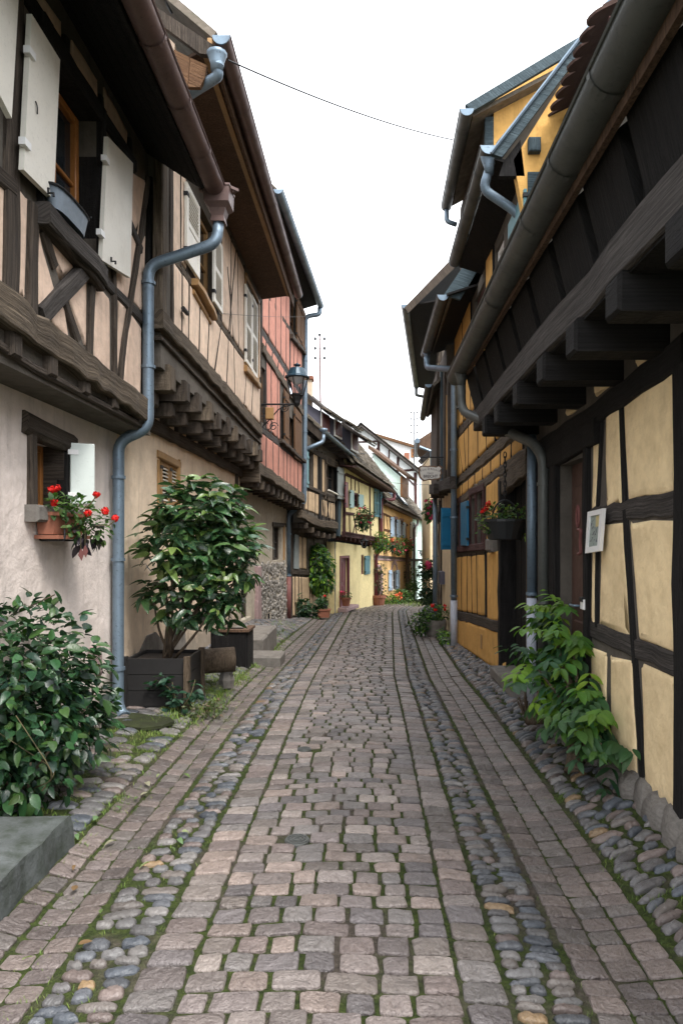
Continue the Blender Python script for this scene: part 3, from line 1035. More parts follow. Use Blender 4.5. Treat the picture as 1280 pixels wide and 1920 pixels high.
def joist(t, p, dirv, length, w, h, mat='wd', name='joist'):
    """beam end sticking out: p = outer bottom centre, dirv = inward direction"""
    d = Vector(dirv).normalized(); s_ = d.cross(UPV).normalized()
    c = Vector(p) + d * length / 2 + UPV * h / 2
    return t.part(name, MB().cbox(c, s_ * w / 2, UPV * h / 2, -d * length / 2, .014), mat)

# ---------------- first house on the left
t = Thing('timber_house', 'nearest house on the left, pink upper storey with dark timbers and plain white shutters', 'house', (-2.2, 3.8, 0), 'half timbered houses along the lane')
L1 = t
FU = Face((-1.94, 1.2), (-1.94, 6.1), 1)
FL = Face((-2.2, 1.2), (-2.2, 6.0), 1)
wy = lambda f, x: f.uz(x, 1000)[0]
ou0, ou1 = wy(FU, 88), wy(FU, 181)
oz0 = FU.uz(180, 488)[1]; oz1 = FU.uz(181, 226)[1]
wall(t, FU, 0, 4.9, (2.45, 2.45), (4.95, 4.95), [(ou0, ou1, oz0, oz1, .22)], 'mortar', name='upper_wall', reveal=.22)
core(t, FU, 0, 4.85, 2.46, 4.9, 3.2, back=-.34)
window(t, FU, ou0 + .02, ou1 - .03, oz0 + .01, oz1 - .02, .16, .055, 'winwood', 2, 2)
# jamb posts of dark timber
for a, b in ((ou0 - .13, ou0), (ou1, ou1 + .07)):
    t.part('window_jamb', MB().beam([FU.P((a + b) / 2, oz0 - .05), FU.P((a + b) / 2, oz1 + .1)], b - a, .05, FU.n, back=.2), 'wb')
t.part('window_head', MB().beam([FU.P(ou0 - .15, oz1 + .05), FU.P(ou1 + .1, oz1 + .05)], .11, .05, FU.n, back=.2), 'wb')
# window sill: moulded heavy board
sillc = (FU.at(67, 400), FU.at(179, 512))
t.part('window_sill', MB().beam([FU.at(62, 398), FU.at(180, 520)], .13, .10, FU.n, jit=.004), 'wg')
t.part('window_sill', MB().beam([FU.at(66, 416), FU.at(180, 540)], .055, .075, FU.n, jit=.004), 'wd')
# jetty beam, fascia and joists
bm_beam(t, FU, [(-120, 485), (0, 580), (130, 672), (266, 772)], .19, .075, 'ww', jit=.03, seg=.12)
bm_beam(t, FU, [(-60, 610), (60, 690), (266, 800)], .05, .03, 'wd')
for x, y in ((-60, 612), (18, 640), (88, 690), (152, 718), (207, 760), (258, 795)):
    p = FU.at(x, y, .05); p.z = 2.50
    joist(t, p, (-1, 0, 0), .45, .11, .17, 'wd')
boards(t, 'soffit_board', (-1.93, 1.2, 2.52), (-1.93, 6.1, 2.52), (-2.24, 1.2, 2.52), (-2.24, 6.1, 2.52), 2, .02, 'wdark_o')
# end post
bm_beam(t, FU, [(281, 338), (272, 600), (268, 790)], .11, .04, 'wb')
# studs
for pts, w in (([(26, -40), (14, 560)], .15), ([(60, 385), (55, 590)], .10), ([(170, 523), (164, 668)], .07), ([(211, 508), (212, 710)], .055),
               ([(275, 335), (246, 540), (228, 640), (222, 720)], .065)):
    bm_beam(t, FU, pts, w, .03, 'wd')
bm_beam(t, FU, [(72, 592), (156, 503)], .115, .05, 'wg')
bm_beam(t, FU, [(76, 432), (100, 500)], .075, .03, 'wd')
bm_beam(t, FU, [(116, 556), (140, 640)], .075, .03, 'wd')
bm_beam(t, FU, [(180, 512), (270, 604)], .085, .03, 'wg')
bm_beam(t, FU, [(-40, 300), (22, 352)], .1, .03, 'wd')
bm_beam(t, FU, [(38, -20), (250, 312)], .105, .035, 'wb')
bm_beam(t, FU, [(232, 400), (262, 470)], .08, .03, 'wg')
for pts in ([(118, 70), (120, 120)], [(186, 180), (188, 225)], [(240, 260), (242, 300)]):
    bm_beam(t, FU, pts, .07, .03, 'wb')
# plaster panels (px quads: bl, br, tr, tl)
def pq(t, f, q, mat, h=.018, name='plaster_panel', **k):
    pillow(t, f, [f.uz(*p) for p in q], mat, h, name=name, **k)
for q in ([(27, 547), (45, 560), (50, 372), (30, 350)], [(-30, 520), (8, 545), (12, 350), (-30, 318)],
          [(70, 588), (102, 545), (76, 462), (70, 425)], [(98, 478), (112, 528), (138, 500), (90, 432)],
          [(92, 600), (130, 640), (118, 575), (112, 570)], [(125, 552), (160, 655), (162, 520), (148, 520)],
          [(174, 672), (205, 700), (205, 560), (176, 528)], [(218, 700), (222, 665), (236, 578), (217, 555)],
          [(228, 745), (262, 760), (265, 618), (244, 588)], [(214, 545), (238, 560), (264, 395), (214, 512)],
          [(247, 560), (268, 590), (272, 440), (262, 470)], [(240, 430), (258, 450), (272, 340), (243, 320)],
          [(130, 130), (182, 205), (182, 150), (132, 70)], [(192, 225), (236, 290), (238, 245), (194, 160)],
          [(60, 20), (114, 95), (114, 40), (75, -15)], [(100, 90), (178, 214), (176, 204), (100, 78)]):
    pq(t, FU, q, 'pl_l1u', .010, r=.02)
# shutters
fs = FU.shift(.05)
def shut_px(t, f, q, mat, th=.03, style='flat', label=None):
    """leaf lying near the facade, from a pixel quad bl, br, tr, tl"""
    P = [f.at(*p) for p in q]
    n = f.n * th
    o = t.part('shutter', MB().prism(P, n), mat, label=label)
    return o
s_ = shut_px(t, fs, [(35, 318), (92, 374), (104, 112), (50, 26)], 'white')
s2 = shut_px(t, fs, [(184, 488), (238, 521), (243, 306), (195, 256)], 'white')
s3 = shut_px(t, fs, [(-40, 120), (12, 222), (25, 0), (-20, -90)], 'white')
for sh, pp in ((s_, ((46, 100), (37, 270))), (s2, ((190, 300), (181, 438)))):
    for p in pp:
        c = fs.at(*p, .03)
        t.part('hinge', MB().obox(c, FU.dv * .035, UPV * .02, FU.n * .018), 'white2', sh)
for sh, p in ((s_, (80, 362)), (s2, (200, 490))):
    c = fs.at(*p, .035)
    t.part('shutter_catch', MB().tube([c + UPV * .03, c, c + FU.n * .03, c + FU.n * .03 + UPV * -.02], .008, 6), 'iron', sh)
c = fs.at(56, 190, .034)
t.part('shutter_hook', MB().tube(arc([c, c + FU.n * .01 - UPV * .03, c - UPV * .06 + FU.dv * .02], .02), .004, 5), 'iron', s_)
# ground floor
lu0, lu1 = wy(FL, 66), wy(FL, 122)
lz0 = FL.uz(122, 958)[1]; lz1 = FL.uz(122, 838)[1]
wall(t, FL, 0, 4.8, (-.1, -.1), (2.53, 2.53), [(lu0, lu1, lz0, lz1, .25)], 'pl_l1', name='lower_wall')
core(t, FL, 0, 4.75, -.05, 2.5, 3.0, back=-.36)
window(t, FL, lu0, lu1, lz0, lz1, .2, .05, 'winwood', 2, 1)
t.part('window_reveal', MB().prism([FL.P(lu1 - .004, lz0, .0), FL.P(lu1 - .004, lz0, -.2), FL.P(lu1 - .004, lz1, -.2), FL.P(lu1 - .004, lz1, .0)], -FL.dv * .012), 'wd')
t.part('window_bar', MB().tube([FL.at(74, 840, -.06), FL.at(74, 955, -.06)], .012, 6), 'iron')
t.part('window_bar', MB().tube([FL.at(84, 845, -.06), FL.at(84, 958, -.06)], .012, 6), 'iron')
t.part('window_lintel', MB().beam([FL.at(41, 790), FL.at(136, 836)], .145, .05, FL.n, jit=.03, ch=.03), 'wd')
t.part('window_jamb', MB().beam([FL.at(57, 812), FL.at(56, 950)], .085, .035, FL.n), 'wd')
t.part('window_jamb', MB().beam([FL.at(124, 838), FL.at(123, 965)], .05, .03, FL.n), 'wb')
t.part('sill_stone', MB().cbox(FL.at(95, 966, .02), FL.dv * .36, UPV * .055, FL.n * .07, .015), 'stone_grey')
hp = FL.at(123, 900)
shutter(t, (hp.x + .035, hp.y), (.16, .08), .165, FL.uz(122, 945)[1], FL.uz(122, 830)[1], 'mintw', 'flat', out=(0, -1), hinge='white2')
pq(t, FL, [(168, 1255), (188, 1270), (186, 1208), (165, 1215)], 'stone_pink', .03, 'corner_stone')
# eaves
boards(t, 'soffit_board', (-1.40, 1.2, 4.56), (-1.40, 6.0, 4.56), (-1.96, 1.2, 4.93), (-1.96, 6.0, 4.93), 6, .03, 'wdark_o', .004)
slab(t, 'roof', [(-1.34, 1.2, 4.66), (-1.34, 6.0, 4.63), (-3.4, 6.0, 6.25), (-3.4, 1.2, 6.25)], .09, 'tile')
t.part('fascia', MB().box(-1.41, -1.385, 1.2, 6.0, 4.50, 4.63), 'wdark_o')
gutter(t, (-1.30, 1.2, 4.60), (-1.30, 5.86, 4.53), .085, 'copper', .62)
# end gable face below the verge
t.part('end_wall', MB().prism([(-1.96, 6.11, 2.5), (-2.3, 6.11, 2.5), (-4.5, 6.11, 2.5), (-4.5, 6.11, 5.5), (-1.96, 6.11, 4.9)], (0, .03, 0)), 'mortar')
# hopper and downpipe
hc = Vector((-1.285, 5.9, 4.42))
mb = MB().lathe(hc, [(.085, -.17), (.075, -.12), (.10, -.06), (.15, -.02), (.155, .10), (.165, .11), (.165, .125)], 4, phase=R(45))
hop = t.part('rain_hopper', mb, 'copper')
t.part('hopper_rim', MB().ring(hc + UPV * .12, (0, 0, 1), .14, .172, .012, 4), 'copper', hop)
pts = [hc + UPV * -.15, Vector((-1.30, 5.88, 4.07)), Vector((-1.88, 5.86, 3.87)), Vector((-1.875, 5.84, 2.47)), Vector((-2.12, 5.82, 2.36)), Vector((-2.125, 5.82, .10)), Vector((-2.04, 5.72, .03))]
pipe(t, pts, .048, 'zinc', [((-1.877, 5.855, 3.72), UPV), ((-1.876, 5.85, 3.0), UPV), ((-2.12, 5.82, 2.05), UPV), ((-2.124, 5.82, .42), UPV), ((-2.124, 5.82, 1.35), UPV)], .10)
t.part('pipe_shoe', MB().ring((-2.045, 5.725, .035), (.085, -.1, -.07), .044, .058, .012), 'zinc')

# ---------------- galvanised tub on the upper sill
c = Vector((-1.865, 4.24, 3.475))
t = Thing('window_trough', 'grey metal planting tub standing on the sill between the white shutters', 'tub', c)
mb = MB()
L_, wb_, wt_, hh = .25, .045, .065, .125
n_ = 18
def oval(k, l, w, z): return [c + FU.dv * (math.copysign(abs(math.cos(2 * math.pi * j / n_)) ** .5, math.cos(2 * math.pi * j / n_)) * l) + FU.n * (math.sin(2 * math.pi * j / n_) * w) + UPV * z for j in range(n_)]
rr = [mb.add(oval(0, L_ * .86, wb_, 0)), mb.add(oval(0, L_, wt_, hh)), mb.add(oval(0, L_ * .96, wt_ * .93, hh)), mb.add(oval(0, L_ * .85, wb_ * .9, .02))]
for a, b in zip(rr, rr[1:]):
    for j in range(n_): mb.face([a + j, a + (j + 1) % n_, b + (j + 1) % n_, b + j])
mb.face([rr[0] + j for j in range(n_)]); mb.face([rr[3] + j for j in range(n_)])
tub = t.part('tub', mb, 'tub', smooth=True)
t.part('rolled_rim', MB().tube([*oval(0, L_ * 1.01, wt_ * 1.02, hh), oval(0, L_ * 1.01, wt_ * 1.02, hh)[0]], .008, 6), 'iron')
t.part('handle', MB().tube(arc([c + FU.dv * L_ + UPV * .11, c + FU.dv * (L_ + .03) + UPV * .16, c + FU.dv * L_ + UPV * .16 + FU.n * .05], .03), .006, 5), 'iron')

# ---------------- second house on the left
t = Thing('timber_house', 'tan second house on the left with closely spaced studs and a wide brown boxed eave', 'house', (-2.2, 8.9, 0), 'half timbered houses along the lane')
L2 = t
FU = Face((-1.83, 6.05), (-1.83, 11.75), 1)
FL = Face((-2.2, 6.0), (-2.2, 11.9), 1)
F2U, F2L = FU, FL
wa = (wy(FU, 373), wy(FU, 401), FU.uz(400, 590)[1], FU.uz(373, 378)[1])
wall(t, FU, 0, 5.7, (3.05, 3.05), (5.68, 5.68), [wa + (.2,)], 'mortar', name='upper_wall')
core(t, FU, 0.05, 5.65, 3.06, 5.66, 3.2, back=-.34)
window(t, FU, *wa, .12, .05, 'ochre', 2, 2)
botr = ((297, 600), (487, 812)); midr = ((305, 454), (488, 716)); top = ((305, 160), (488, 567))
bm_beam(t, FU, [(294, 597), (350, 655), (420, 735), (487, 812)], .17, .055, 'ww', jit=.025, seg=.15)
bm_beam(t, FU, [(296, 632), (487, 832)], .035, .03, 'wd')
bm_beam(t, FU, [(326, 484), (488, 716)], .085, .012, 'ww', jit=.02)
bm_beam(t, FU, [(418, 510), (487, 655)], .07, .012, 'ww', jit=.02)
bays(t, FU, ((297, 590), (487, 800)), midr, [(322, 322, .07), (339, 340), (352, 353), (371, 374), (387, 391), (400, 413), (423, 427), (439, 437), (456, 462), (470, 474), (486, 487)], 'pl_l2u', .042, .04, .05, .016, wmat='wd')
bays(t, FU, midr, top, [(320, 320, .10), (337, 337, .04), (349, 347, .04)], 'pl_l2u', .04, .05, .06, .016)
bays(t, FU, midr, top, [(414, 414, .04), (430, 432, .04), (446, 444, .035), (459, 457, .05)], 'pl_l2u', .04, .05, .06, .016)
bays(t, FU, midr, top, [(482, 482, .04), (487.5, 487.5, .04)], 'pl_l2u', .04, .05, .06, .016)
bm_beam(t, FU, [(426, 625), (440, 470)], .04, .022, 'wd'); bm_beam(t, FU, [(436, 640), (424, 500)], .04, .022, 'wd')
bm_beam(t, FU, [(304, 150), (302, 598)], .15, .035, 'ww', jit=.03)
bm_beam(t, FU, [(487, 566), (487, 800)], .07, .03, 'wd')
# left window shutters
fs = FU.shift(.04)
def leaf_shut(t, f, x0, x1, ztop_px, zbot_px, mat, style, **k):
    a, b = f.at(x0, 1000), f.at(x1, 1000)
    w = (b - a).length
    return shutter(t, (a.x, a.y), (b.x - a.x, b.y - a.y), w, f.uz(*zbot_px)[1], f.uz(*ztop_px)[1], mat, style, out=(f.n.x, f.n.y), **k)
leaf_shut(t, fs, 349, 373, (373, 388), (349, 488), 'white', 'half')
leaf_shut(t, fs, 400.5, 416, (400, 430), (415, 588), 'white', 'louver')
t.part('window_sill', MB().beam([FU.at(357, 528), FU.at(396, 596)], .07, .09, FU.n, jit=.003), 'ochre')
t.part('apron_board', MB().beam([FU.at(358, 546), FU.at(392, 605)], .05, .035, FU.n, jit=.003), 'ochre')
for pts in ([(458, 515), (456, 690)], [(484, 565), (482, 720)], [(459, 515), (484, 568)]):
    t.part('window_frame', MB().beam([FU.at(*p) for p in pts], .07, .03, FU.n, jit=.003), 'ochre')
t.part('window_sill', MB().beam([FU.at(455, 690), FU.at(483, 724)], .09, .07, FU.n, jit=.003), 'ochre')
leaf_shut(t, fs, 460, 471, (460, 532), (460, 678), 'white', 'louver')
leaf_shut(t, fs, 472, 482, (472, 552), (472, 697), 'white', 'louver')
# insulator and line hooks on the plaster
c = FU.at(338, 583, .05); t.part('insulator', MB().tube([c - FU.dv * .08, c + FU.dv * .08], .022, 8), 'iron')
# jetty
ks = 11
for k in range(ks):
    y = 6.25 + k * (5.35 / (ks - 1))
    y += rnd.uniform(-.04, .04)
    joist(t, (-1.78 + rnd.uniform(-.02, .02), y, 2.88 + rnd.uniform(-.02, .01)), (-1, 0, 0), .5, .15 * rnd.uniform(.85, 1.15), .22 * rnd.uniform(.92, 1.08), 'ww' if k % 3 == 0 else 'wd')
    joist(t, (-1.92 + rnd.uniform(-.03, .03), y, 2.74), (-1, 0, 0), .4, .14 * rnd.uniform(.85, 1.1), .135, 'wd')
boards(t, 'soffit_board', (-1.84, 6.1, 3.12), (-1.84, 11.75, 3.12), (-2.26, 6.1, 3.12), (-2.26, 11.75, 3.12), 2, .02, 'wdark_o')
t.part('wall_plate', MB().beam([(-2.2, 6.05, 2.68), (-2.2, 11.8, 2.68)], .13, .06, FL.n, jit=.02), 'wd')
# ground floor
wb3 = (wy(FL, 299), wy(FL, 334), FL.uz(316, 950)[1], FL.uz(299, 858)[1])
wall(t, FL, 0, 5.75, (-.2, -.2), (3.12, 3.12), [wb3 + (.12,)], 'pl_l2', name='lower_wall')
core(t, FL, 0.05, 5.7, -.2, 3.1, 3.0, back=-.36)
t.part('window_head', MB().beam([FL.at(294, 850), FL.at(337, 872)], .085, .02, FL.n, jit=.003), 'ochre')
for x in (296, 335): t.part('window_jamb', MB().beam([FL.at(x, 862), FL.at(x, 955)], .05, .02, FL.n, jit=.003), 'ochre')
fs = FL.shift(-.03)
leaf_shut(t, fs, 300, 316.5, (300, 862), (300, 950), 'ochre', 'louver', slat_mat='white')
leaf_shut(t, fs, 317.5, 333, (318, 868), (318, 950), 'ochre', 'louver', slat_mat='white')
# patch of bare masonry low on the wall, blocked arch and quoin
poly = [(252, 1250), (262, 1218), (274, 1192), (290, 1185), (302, 1200), (312, 1196), (330, 1180), (345, 1182), (350, 1260)]
t.part('bare_masonry', MB().prism([FL.at(*p, .004) for p in poly], FL.n * .012), 'stone_grey')
bm_beam(t, FL, [(442, 850), (441, 1100)], .10, .05, 'wd')
# eaves
t.part('soffit', MB().prism([(-1.82, 6.0, 5.62), (-1.24, 5.62, 5.60), (-1.24, 11.72, 5.74), (-1.82, 11.72, 5.66)], (0, 0, .03)), 'wsoff')
for x, z, w in ((-1.36, 5.585, .05), (-1.30, 5.60, .035)):
    t.part('soffit_moulding', MB().prism([(x - w / 2, 5.62, z), (x + w / 2, 5.62, z), (x + w / 2, 11.72, z + .125), (x - w / 2, 11.72, z + .125)], (0, 0, .05)), 'ochre')
t.part('fascia', MB().box(-1.29, -1.262, 5.66, 11.72, 5.52, 5.66), 'wsoff')
slab(t, 'roof', [(-1.24, 5.62, 5.70), (-1.24, 11.72, 5.82), (-3.2, 11.72, 7.5), (-3.2, 5.62, 7.35)], .06, 'tile')
gutter(t, (-1.19, 5.56, 5.62), (-1.19, 11.75, 5.76), .07, 'copper', .5, capmat='zinc')
# eave end seen over the first roof
Yp = 5.60
t.part('verge_board', MB().prism([at(400, 84, Yp), at(400, 103, Yp), at(375, 100, Yp), at(200, -30, Yp), at(200, -70, Yp), at(262, -8, Yp)], (0, .05, 0)), 'wd')
t.part('eave_end_board', MB().prism([at(326, 92, Yp + .03), at(356, 108, Yp + .03), at(352, 163, Yp + .03), at(328, 160, Yp + .03)], (0, .04, 0)), 'wbrown')
t.part('eave_end_board', MB().prism([at(357, 108, Yp + .03), at(388, 122, Yp + .03), at(384, 146, Yp + .03), at(375, 163, Yp + .03), at(353, 163, Yp + .03)], (0, .04, 0)), 'wbrown')
t.part('gable_plaster', MB().prism([at(230, -10, Yp + .06), at(328, 82, Yp + .06), at(326, 140, Yp + .06), at(200, 120, Yp + .06)], (0, .04, 0)), 'pl_l2u')
c = at(407, 112, 5.6)
t.part('rain_hopper', MB().lathe(c, [(.05, -.09), (.055, -.03), (.075, .03), (.085, .05)], 12), 'zinc', smooth=True)
pipe(t, [c - UPV * .05, at(410, 142, 5.62), at(325, 196, 5.9)], .043, 'zinc', [(at(408, 122, 5.6), UPV)], .05)

# ---------------- red house
t = Thing('timber_house', 'tall red plastered house with two jettied storeys over a rubble stone ground floor', 'house', (-2.1, 14.5, -.3), 'half timbered houses along the lane')
L3 = t
FU = Face((-1.97, 11.8), (-1.64, 17.4), 1)
FL = Face((-2.32, 11.9), (-2.04, 17.35), 1)
LU = FU.L
holes = []
def hole(f, x0, x1, bot, top, rv=.15): return (wy(f, x0), wy(f, x1), f.uz(*bot)[1], f.uz(*top)[1], rv)
h1 = hole(FU, 487, 498, (492, 792), (492, 688)); h2 = hole(FU, 524, 531, (528, 828), (528, 768)); h3 = hole(FU, 541.5, 551, (547, 842), (547, 785)); h4 = hole(FU, 543, 554, (548, 635), (548, 560))
wall(t, FU, 0, LU, (2.6, 2.45), (7.45, 7.45), [h1, h2, h3, h4], 'mortar', name='upper_wall')
core(t, FU, .05, LU - .05, 2.6, 7.4, 3.5, back=-.34)
for h in (h1, h2, h3, h4): window(t, FU, *h[:4], .1, .05, 'wbrown', 1, 2)
jet = ((477, 880), (565, 938)); sill = ((484, 800), (565, 866)); fl1 = ((489, 651), (565, 772)); fl2 = ((490, 622), (565, 742)); up = ((500, 552), (566, 656)); tp = ((488, 470), (572, 590))
bm_beam(t, FU, [(474, 874), (565, 935)], .2, .10, 'ww', jit=.03)
bm_beam(t, FU, [(484, 800), (566, 868)], .13, .015, 'wg', jit=.03)
bm_beam(t, FU, [(488, 651), (566, 774)], .17, .05, 'ww', jit=.03)
bm_beam(t, FU, [(488, 620), (566, 742)], .17, .012, 'wg', jit=.03)
bm_beam(t, FU, [(500, 552), (566, 656)], .12, .02, 'wd', jit=.02)
bays(t, FU, jet, sill, [(483, 485), (497, 498), (511, 510.5), (520.5, 521), (530, 530), (536.5, 537), (543, 543), (550.5, 550.5), (557, 557), (564, 565)], 'pl_red', .07, .12, .07, .02, wmat='wg')
bays(t, FU, sill, fl1, [(498, 498), (507, 507), (518.5, 519), (523.5, 523.5)], 'pl_red', .06, .08, .1, .02, wmat='wg')
bays(t, FU, sill, fl1, [(531, 531), (535.5, 535.5), (541, 541)], 'pl_red', .06, .08, .1, .02, wmat='wg')
bays(t, FU, fl1, fl2, [(489, 489), (497, 498), (508, 510), (519, 521), (530, 532), (541, 543), (552, 554), (564, 565)], 'pl_red', .08, .07, .06, .02, wmat='wg')
bays(t, FU, fl2, tp, [(490, 490), (503, 503), (515, 515.5), (525, 525.5), (535, 535.5), (541.5, 542)], 'pl_red', .06, .1, .02, .02, wmat='wg')
bays(t, FU, fl2, up, [(543, 543), (549, 549.5), (556, 556.5), (564, 565)], 'pl_red', .06, .1, .06, .02, wmat='wg')
fs = FU.shift(.05)
leaf_shut(t, fs, 556, 563, (560, 560), (560, 645), 'wbrown', 'plank'); leaf_shut(t, fs, 564, 572, (565, 572), (565, 656), 'wbrown', 'plank')
leaf_shut(t, fs, 533, 541, (537, 735), (537, 832), 'wbrown', 'plank'); leaf_shut(t, fs, 552, 564, (558, 770), (558, 862), 'wbrown', 'plank')
t.part('window_sill', MB().beam([FU.at(541, 630), FU.at(567, 662)], .1, .1, FU.n), 'wd')
t.part('window_sill', MB().beam([FU.at(522, 826), FU.at(566, 866)], .08, .1, FU.n), 'wd')
# corner bracket beam and joists
p = FU.at(462, 872, .02); t.part('corner_beam', MB().beam([Vector((-2.2, 11.85, 2.66)), Vector((-1.86, 11.85, 2.66))], .26, .1, (0, -1, 0), jit=.02), 'ww')
for k in range(12):
    u = .15 + k * (LU - .3) / 11
    b_ = FU.P(u, 2.47 - .17 * u / LU, .05)
    joist(t, b_, -FU.n, .5, .13, .16, 'ww' if k % 4 == 1 else 'wd')
boards(t, 'soffit_board', FU.P(0, 2.63, -.02), FU.P(LU, 2.46, -.02), FU.P(0, 2.63, -.42), FU.P(LU, 2.46, -.42), 2, .02, 'wdark_o')
LL = FL.L
g1 = hole(FL, 511, 527, (520, 1050), (520, 985), .2); g2 = hole(FL, 502, 506, (504, 1178), (504, 1150), .1); g3 = hole(FL, 452, 471, (462, 1160), (462, 1050), .2)
wall(t, FL, 0, LL, (-.2, -.7), (2.62, 2.46), [g1, g2, g3], 'rubble_m', name='lower_wall')
core(t, FL, .05, LL - .05, -.7, 2.4, 3.0, back=-.36)
window(t, FL, *g1[:4], .12, .05, 'wd', 2, 2); window(t, FL, *g2[:4], .05, .02, 'iron', 3, 1)
window(t, FL, *g3[:4], .15, .06, 'wd', 1, 2, 'old_door')
t.part('window_jamb', MB().beam([FL.at(531.5, 985), FL.at(531.5, 1050)], .12, .03, FL.n, jit=.004), 'ochre')
t.part('window_head', MB().beam([FL.at(510, 983), FL.at(535, 985)], .1, .03, FL.n, jit=.004), 'wd')
ins, tin = [], []
for k in range(700):
    x, y = rnd.uniform(489, 537), rnd.uniform(1055, 1176)
    if 500 < x < 508 and y > 1145: continue
    if 509 < x < 537 and y < 1053: continue
    if y > 1172 - (x - 489) * .1: continue
    w = rnd.uniform(.06, .15)
    p = FL.at(x, y, .0)
    b_ = Matrix((tuple(FL.dv) + (0,), (0, 0, 1, 0), tuple(FL.n) + (0,), (0, 0, 0, 1))).transposed()
    ins.append((rnd.randrange(len(COB)), Matrix.Translation(p) @ b_ @ Matrix.Rotation(rnd.uniform(-.6, .6), 4, 'Z') @ Matrix.Diagonal((w, w * rnd.uniform(.5, .9), rnd.uniform(.015, .03), 1))))
    g_ = rnd.uniform(.1, .3); tin.append((g_ * 1.02, g_ * .96, g_ * .88))
o = bpy.data.objects.new('rubble_stones', merged('rubble_stones', COB, ins, tin, 'peb_many', t.loc)); COL.objects.link(o); o.parent = t.o; o['kind'] = 'stuff'
for k in range(5):
    y0 = 1064 + k * 21
    a = FL.at(481, y0 + 10, .02)
    t.part('quoin_stone', MB().cbox(a, FL.dv * rnd.uniform(.15, .2), UPV * .135, FL.n * .05, .02), 'stone_pink')
ue0, ue1 = FU.P(0, 0, 0), FU.P(LU, 0, 0)
gutter(t, (-1.53, 11.72, 7.55), (-1.20, 17.45, 7.53), .075, 'zinc', .8, capmat='zinc')
t.part('soffit', MB().prism([(-1.99, 11.75, 7.44), (-1.60, 11.75, 7.58), (-1.28, 17.45, 7.56), (-1.68, 17.45, 7.44)], (0, 0, .03)), 'wdark_o')
slab(t, 'roof', [(-1.57, 11.75, 7.60), (-1.24, 17.45, 7.58), (-3.2, 17.45, 9.3), (-3.5, 11.75, 9.3)], .05, 'tile')
pipe(t, [(-1.22, 17.4, 7.47), (-1.22, 17.4, 7.30), (-1.57, 17.32, 7.22), (-1.60, 17.32, 2.48), (-2.0, 17.3, 2.2), (-2.0, 17.3, .60)], .058, 'zinc',
     [((-1.58, 17.32, 6.1), UPV), ((-1.59, 17.32, 4.3), UPV), ((-1.6, 17.32, 3.2), UPV), ((-2.0, 17.3, 1.7), UPV), ((-2.0, 17.3, .65), UPV)], .12)
t.part('downpipe_foot', MB().tube([(-2.0, 17.3, .62), (-2.0, 17.3, -.55)], .066, 12), 'rust', smooth=True, label='rust red iron foot of the downpipe')

# ---------------- wall lantern
c = at(556, 758, 11.72)
t = Thing('wall_lantern', 'black street lantern on a scrolled iron bracket at the tan house corner', 'street lamp', c)
k = 11.72 / F0
def L_(px, py, dy=0.0): return Vector(((px - CX) * k, 11.72 + dy, H + (CY - py) * k))
arm = t.part('bracket_arm', MB().tube([L_(483, 758), L_(560, 758)], .016, 8), 'iron')
def scroll(c0, r0, turns, ph, sgn=1, n=26):
    return [c0 + Vector((math.cos(ph + sgn * turns * 2 * math.pi * j / n), 0, math.sin(ph + sgn * turns * 2 * math.pi * j / n))) * (r0 * (1 - .8 * j / n)) for j in range(n + 1)]
t.part('bracket_scroll', MB().tube(scroll(L_(497, 772), .12, 1.6, 1.5), .009, 6), 'iron', arm)
t.part('bracket_scroll', MB().tube(scroll(L_(533, 765), .07, 1.5, 0.5, -1), .008, 6), 'iron', arm)
t.part('bracket_scroll', MB().tube(scroll(L_(500, 797), .13, 1.3, 2.5, -1), .008, 6), 'iron', arm)
t.part('bracket_scroll', MB().tube(scroll(L_(513, 800), .08, 1.4, .2, 1), .008, 6), 'iron', arm)
t.part('bracket_brace', MB().tube(arc([L_(545, 760), L_(525, 764), L_(510, 782), L_(487, 806)], .2), .010, 6), 'iron', arm)
t.part('wall_box', MB().cbox(L_(506, 776, -.02), (.07, 0, 0), (0, 0, .10), (0, -.05, 0), .01), 'ochre')
cx = L_(557, 0).x
zb = L_(556, 756).z
def Z(py): return L_(0, py).z
lan = t.part('lantern_base', MB().lathe((cx, 11.72, 0), [(.02, Z(762)), (.055, Z(756)), (.06, Z(752)), (.09, Z(744)), (.11, Z(741)), (.11, Z(739))], 6), 'iron')
for k_ in range(6):
    a = k_ * math.pi / 3 + .26
    p0 = Vector((cx + .115 * math.cos(a), 11.72 + .115 * math.sin(a), Z(740))); p1 = Vector((cx + .185 * math.cos(a), 11.72 + .185 * math.sin(a), Z(709)))
    t.part('lantern_bar', MB().tube([p0, p1], .009, 5), 'iron', lan)
    a2 = a + math.pi / 3
    q0 = Vector((cx + .112 * math.cos(a2), 11.72 + .112 * math.sin(a2), Z(740))); q1 = Vector((cx + .18 * math.cos(a2), 11.72 + .18 * math.sin(a2), Z(709)))
    t.part('glass_pane', MB().prism([p0, q0, q1, p1], (q0 - p0).cross(p1 - p0).normalized() * .003), 'lglass', lan)
cap = t.part('lantern_roof', MB().lathe((cx, 11.72, 0), [(.19, Z(709)), (.215, Z(708.5)), (.21, Z(706)), (.175, Z(704)), (.135, Z(693)), (.13, Z(692.5)), (.125, Z(691)), (.05, Z(690)), (.035, Z(687)), (.03, Z(686)), (.065, Z(685)), (.065, Z(684)), (.03, Z(683)), (.02, Z(681.5)), (.004, Z(680))], 16), 'lampgreen', smooth=False)
t.part('reflector', MB().lathe((cx, 11.72, 0), [(.155, Z(709.5)), (.06, Z(719)), (.02, Z(721))], 12), 'white2', cap)

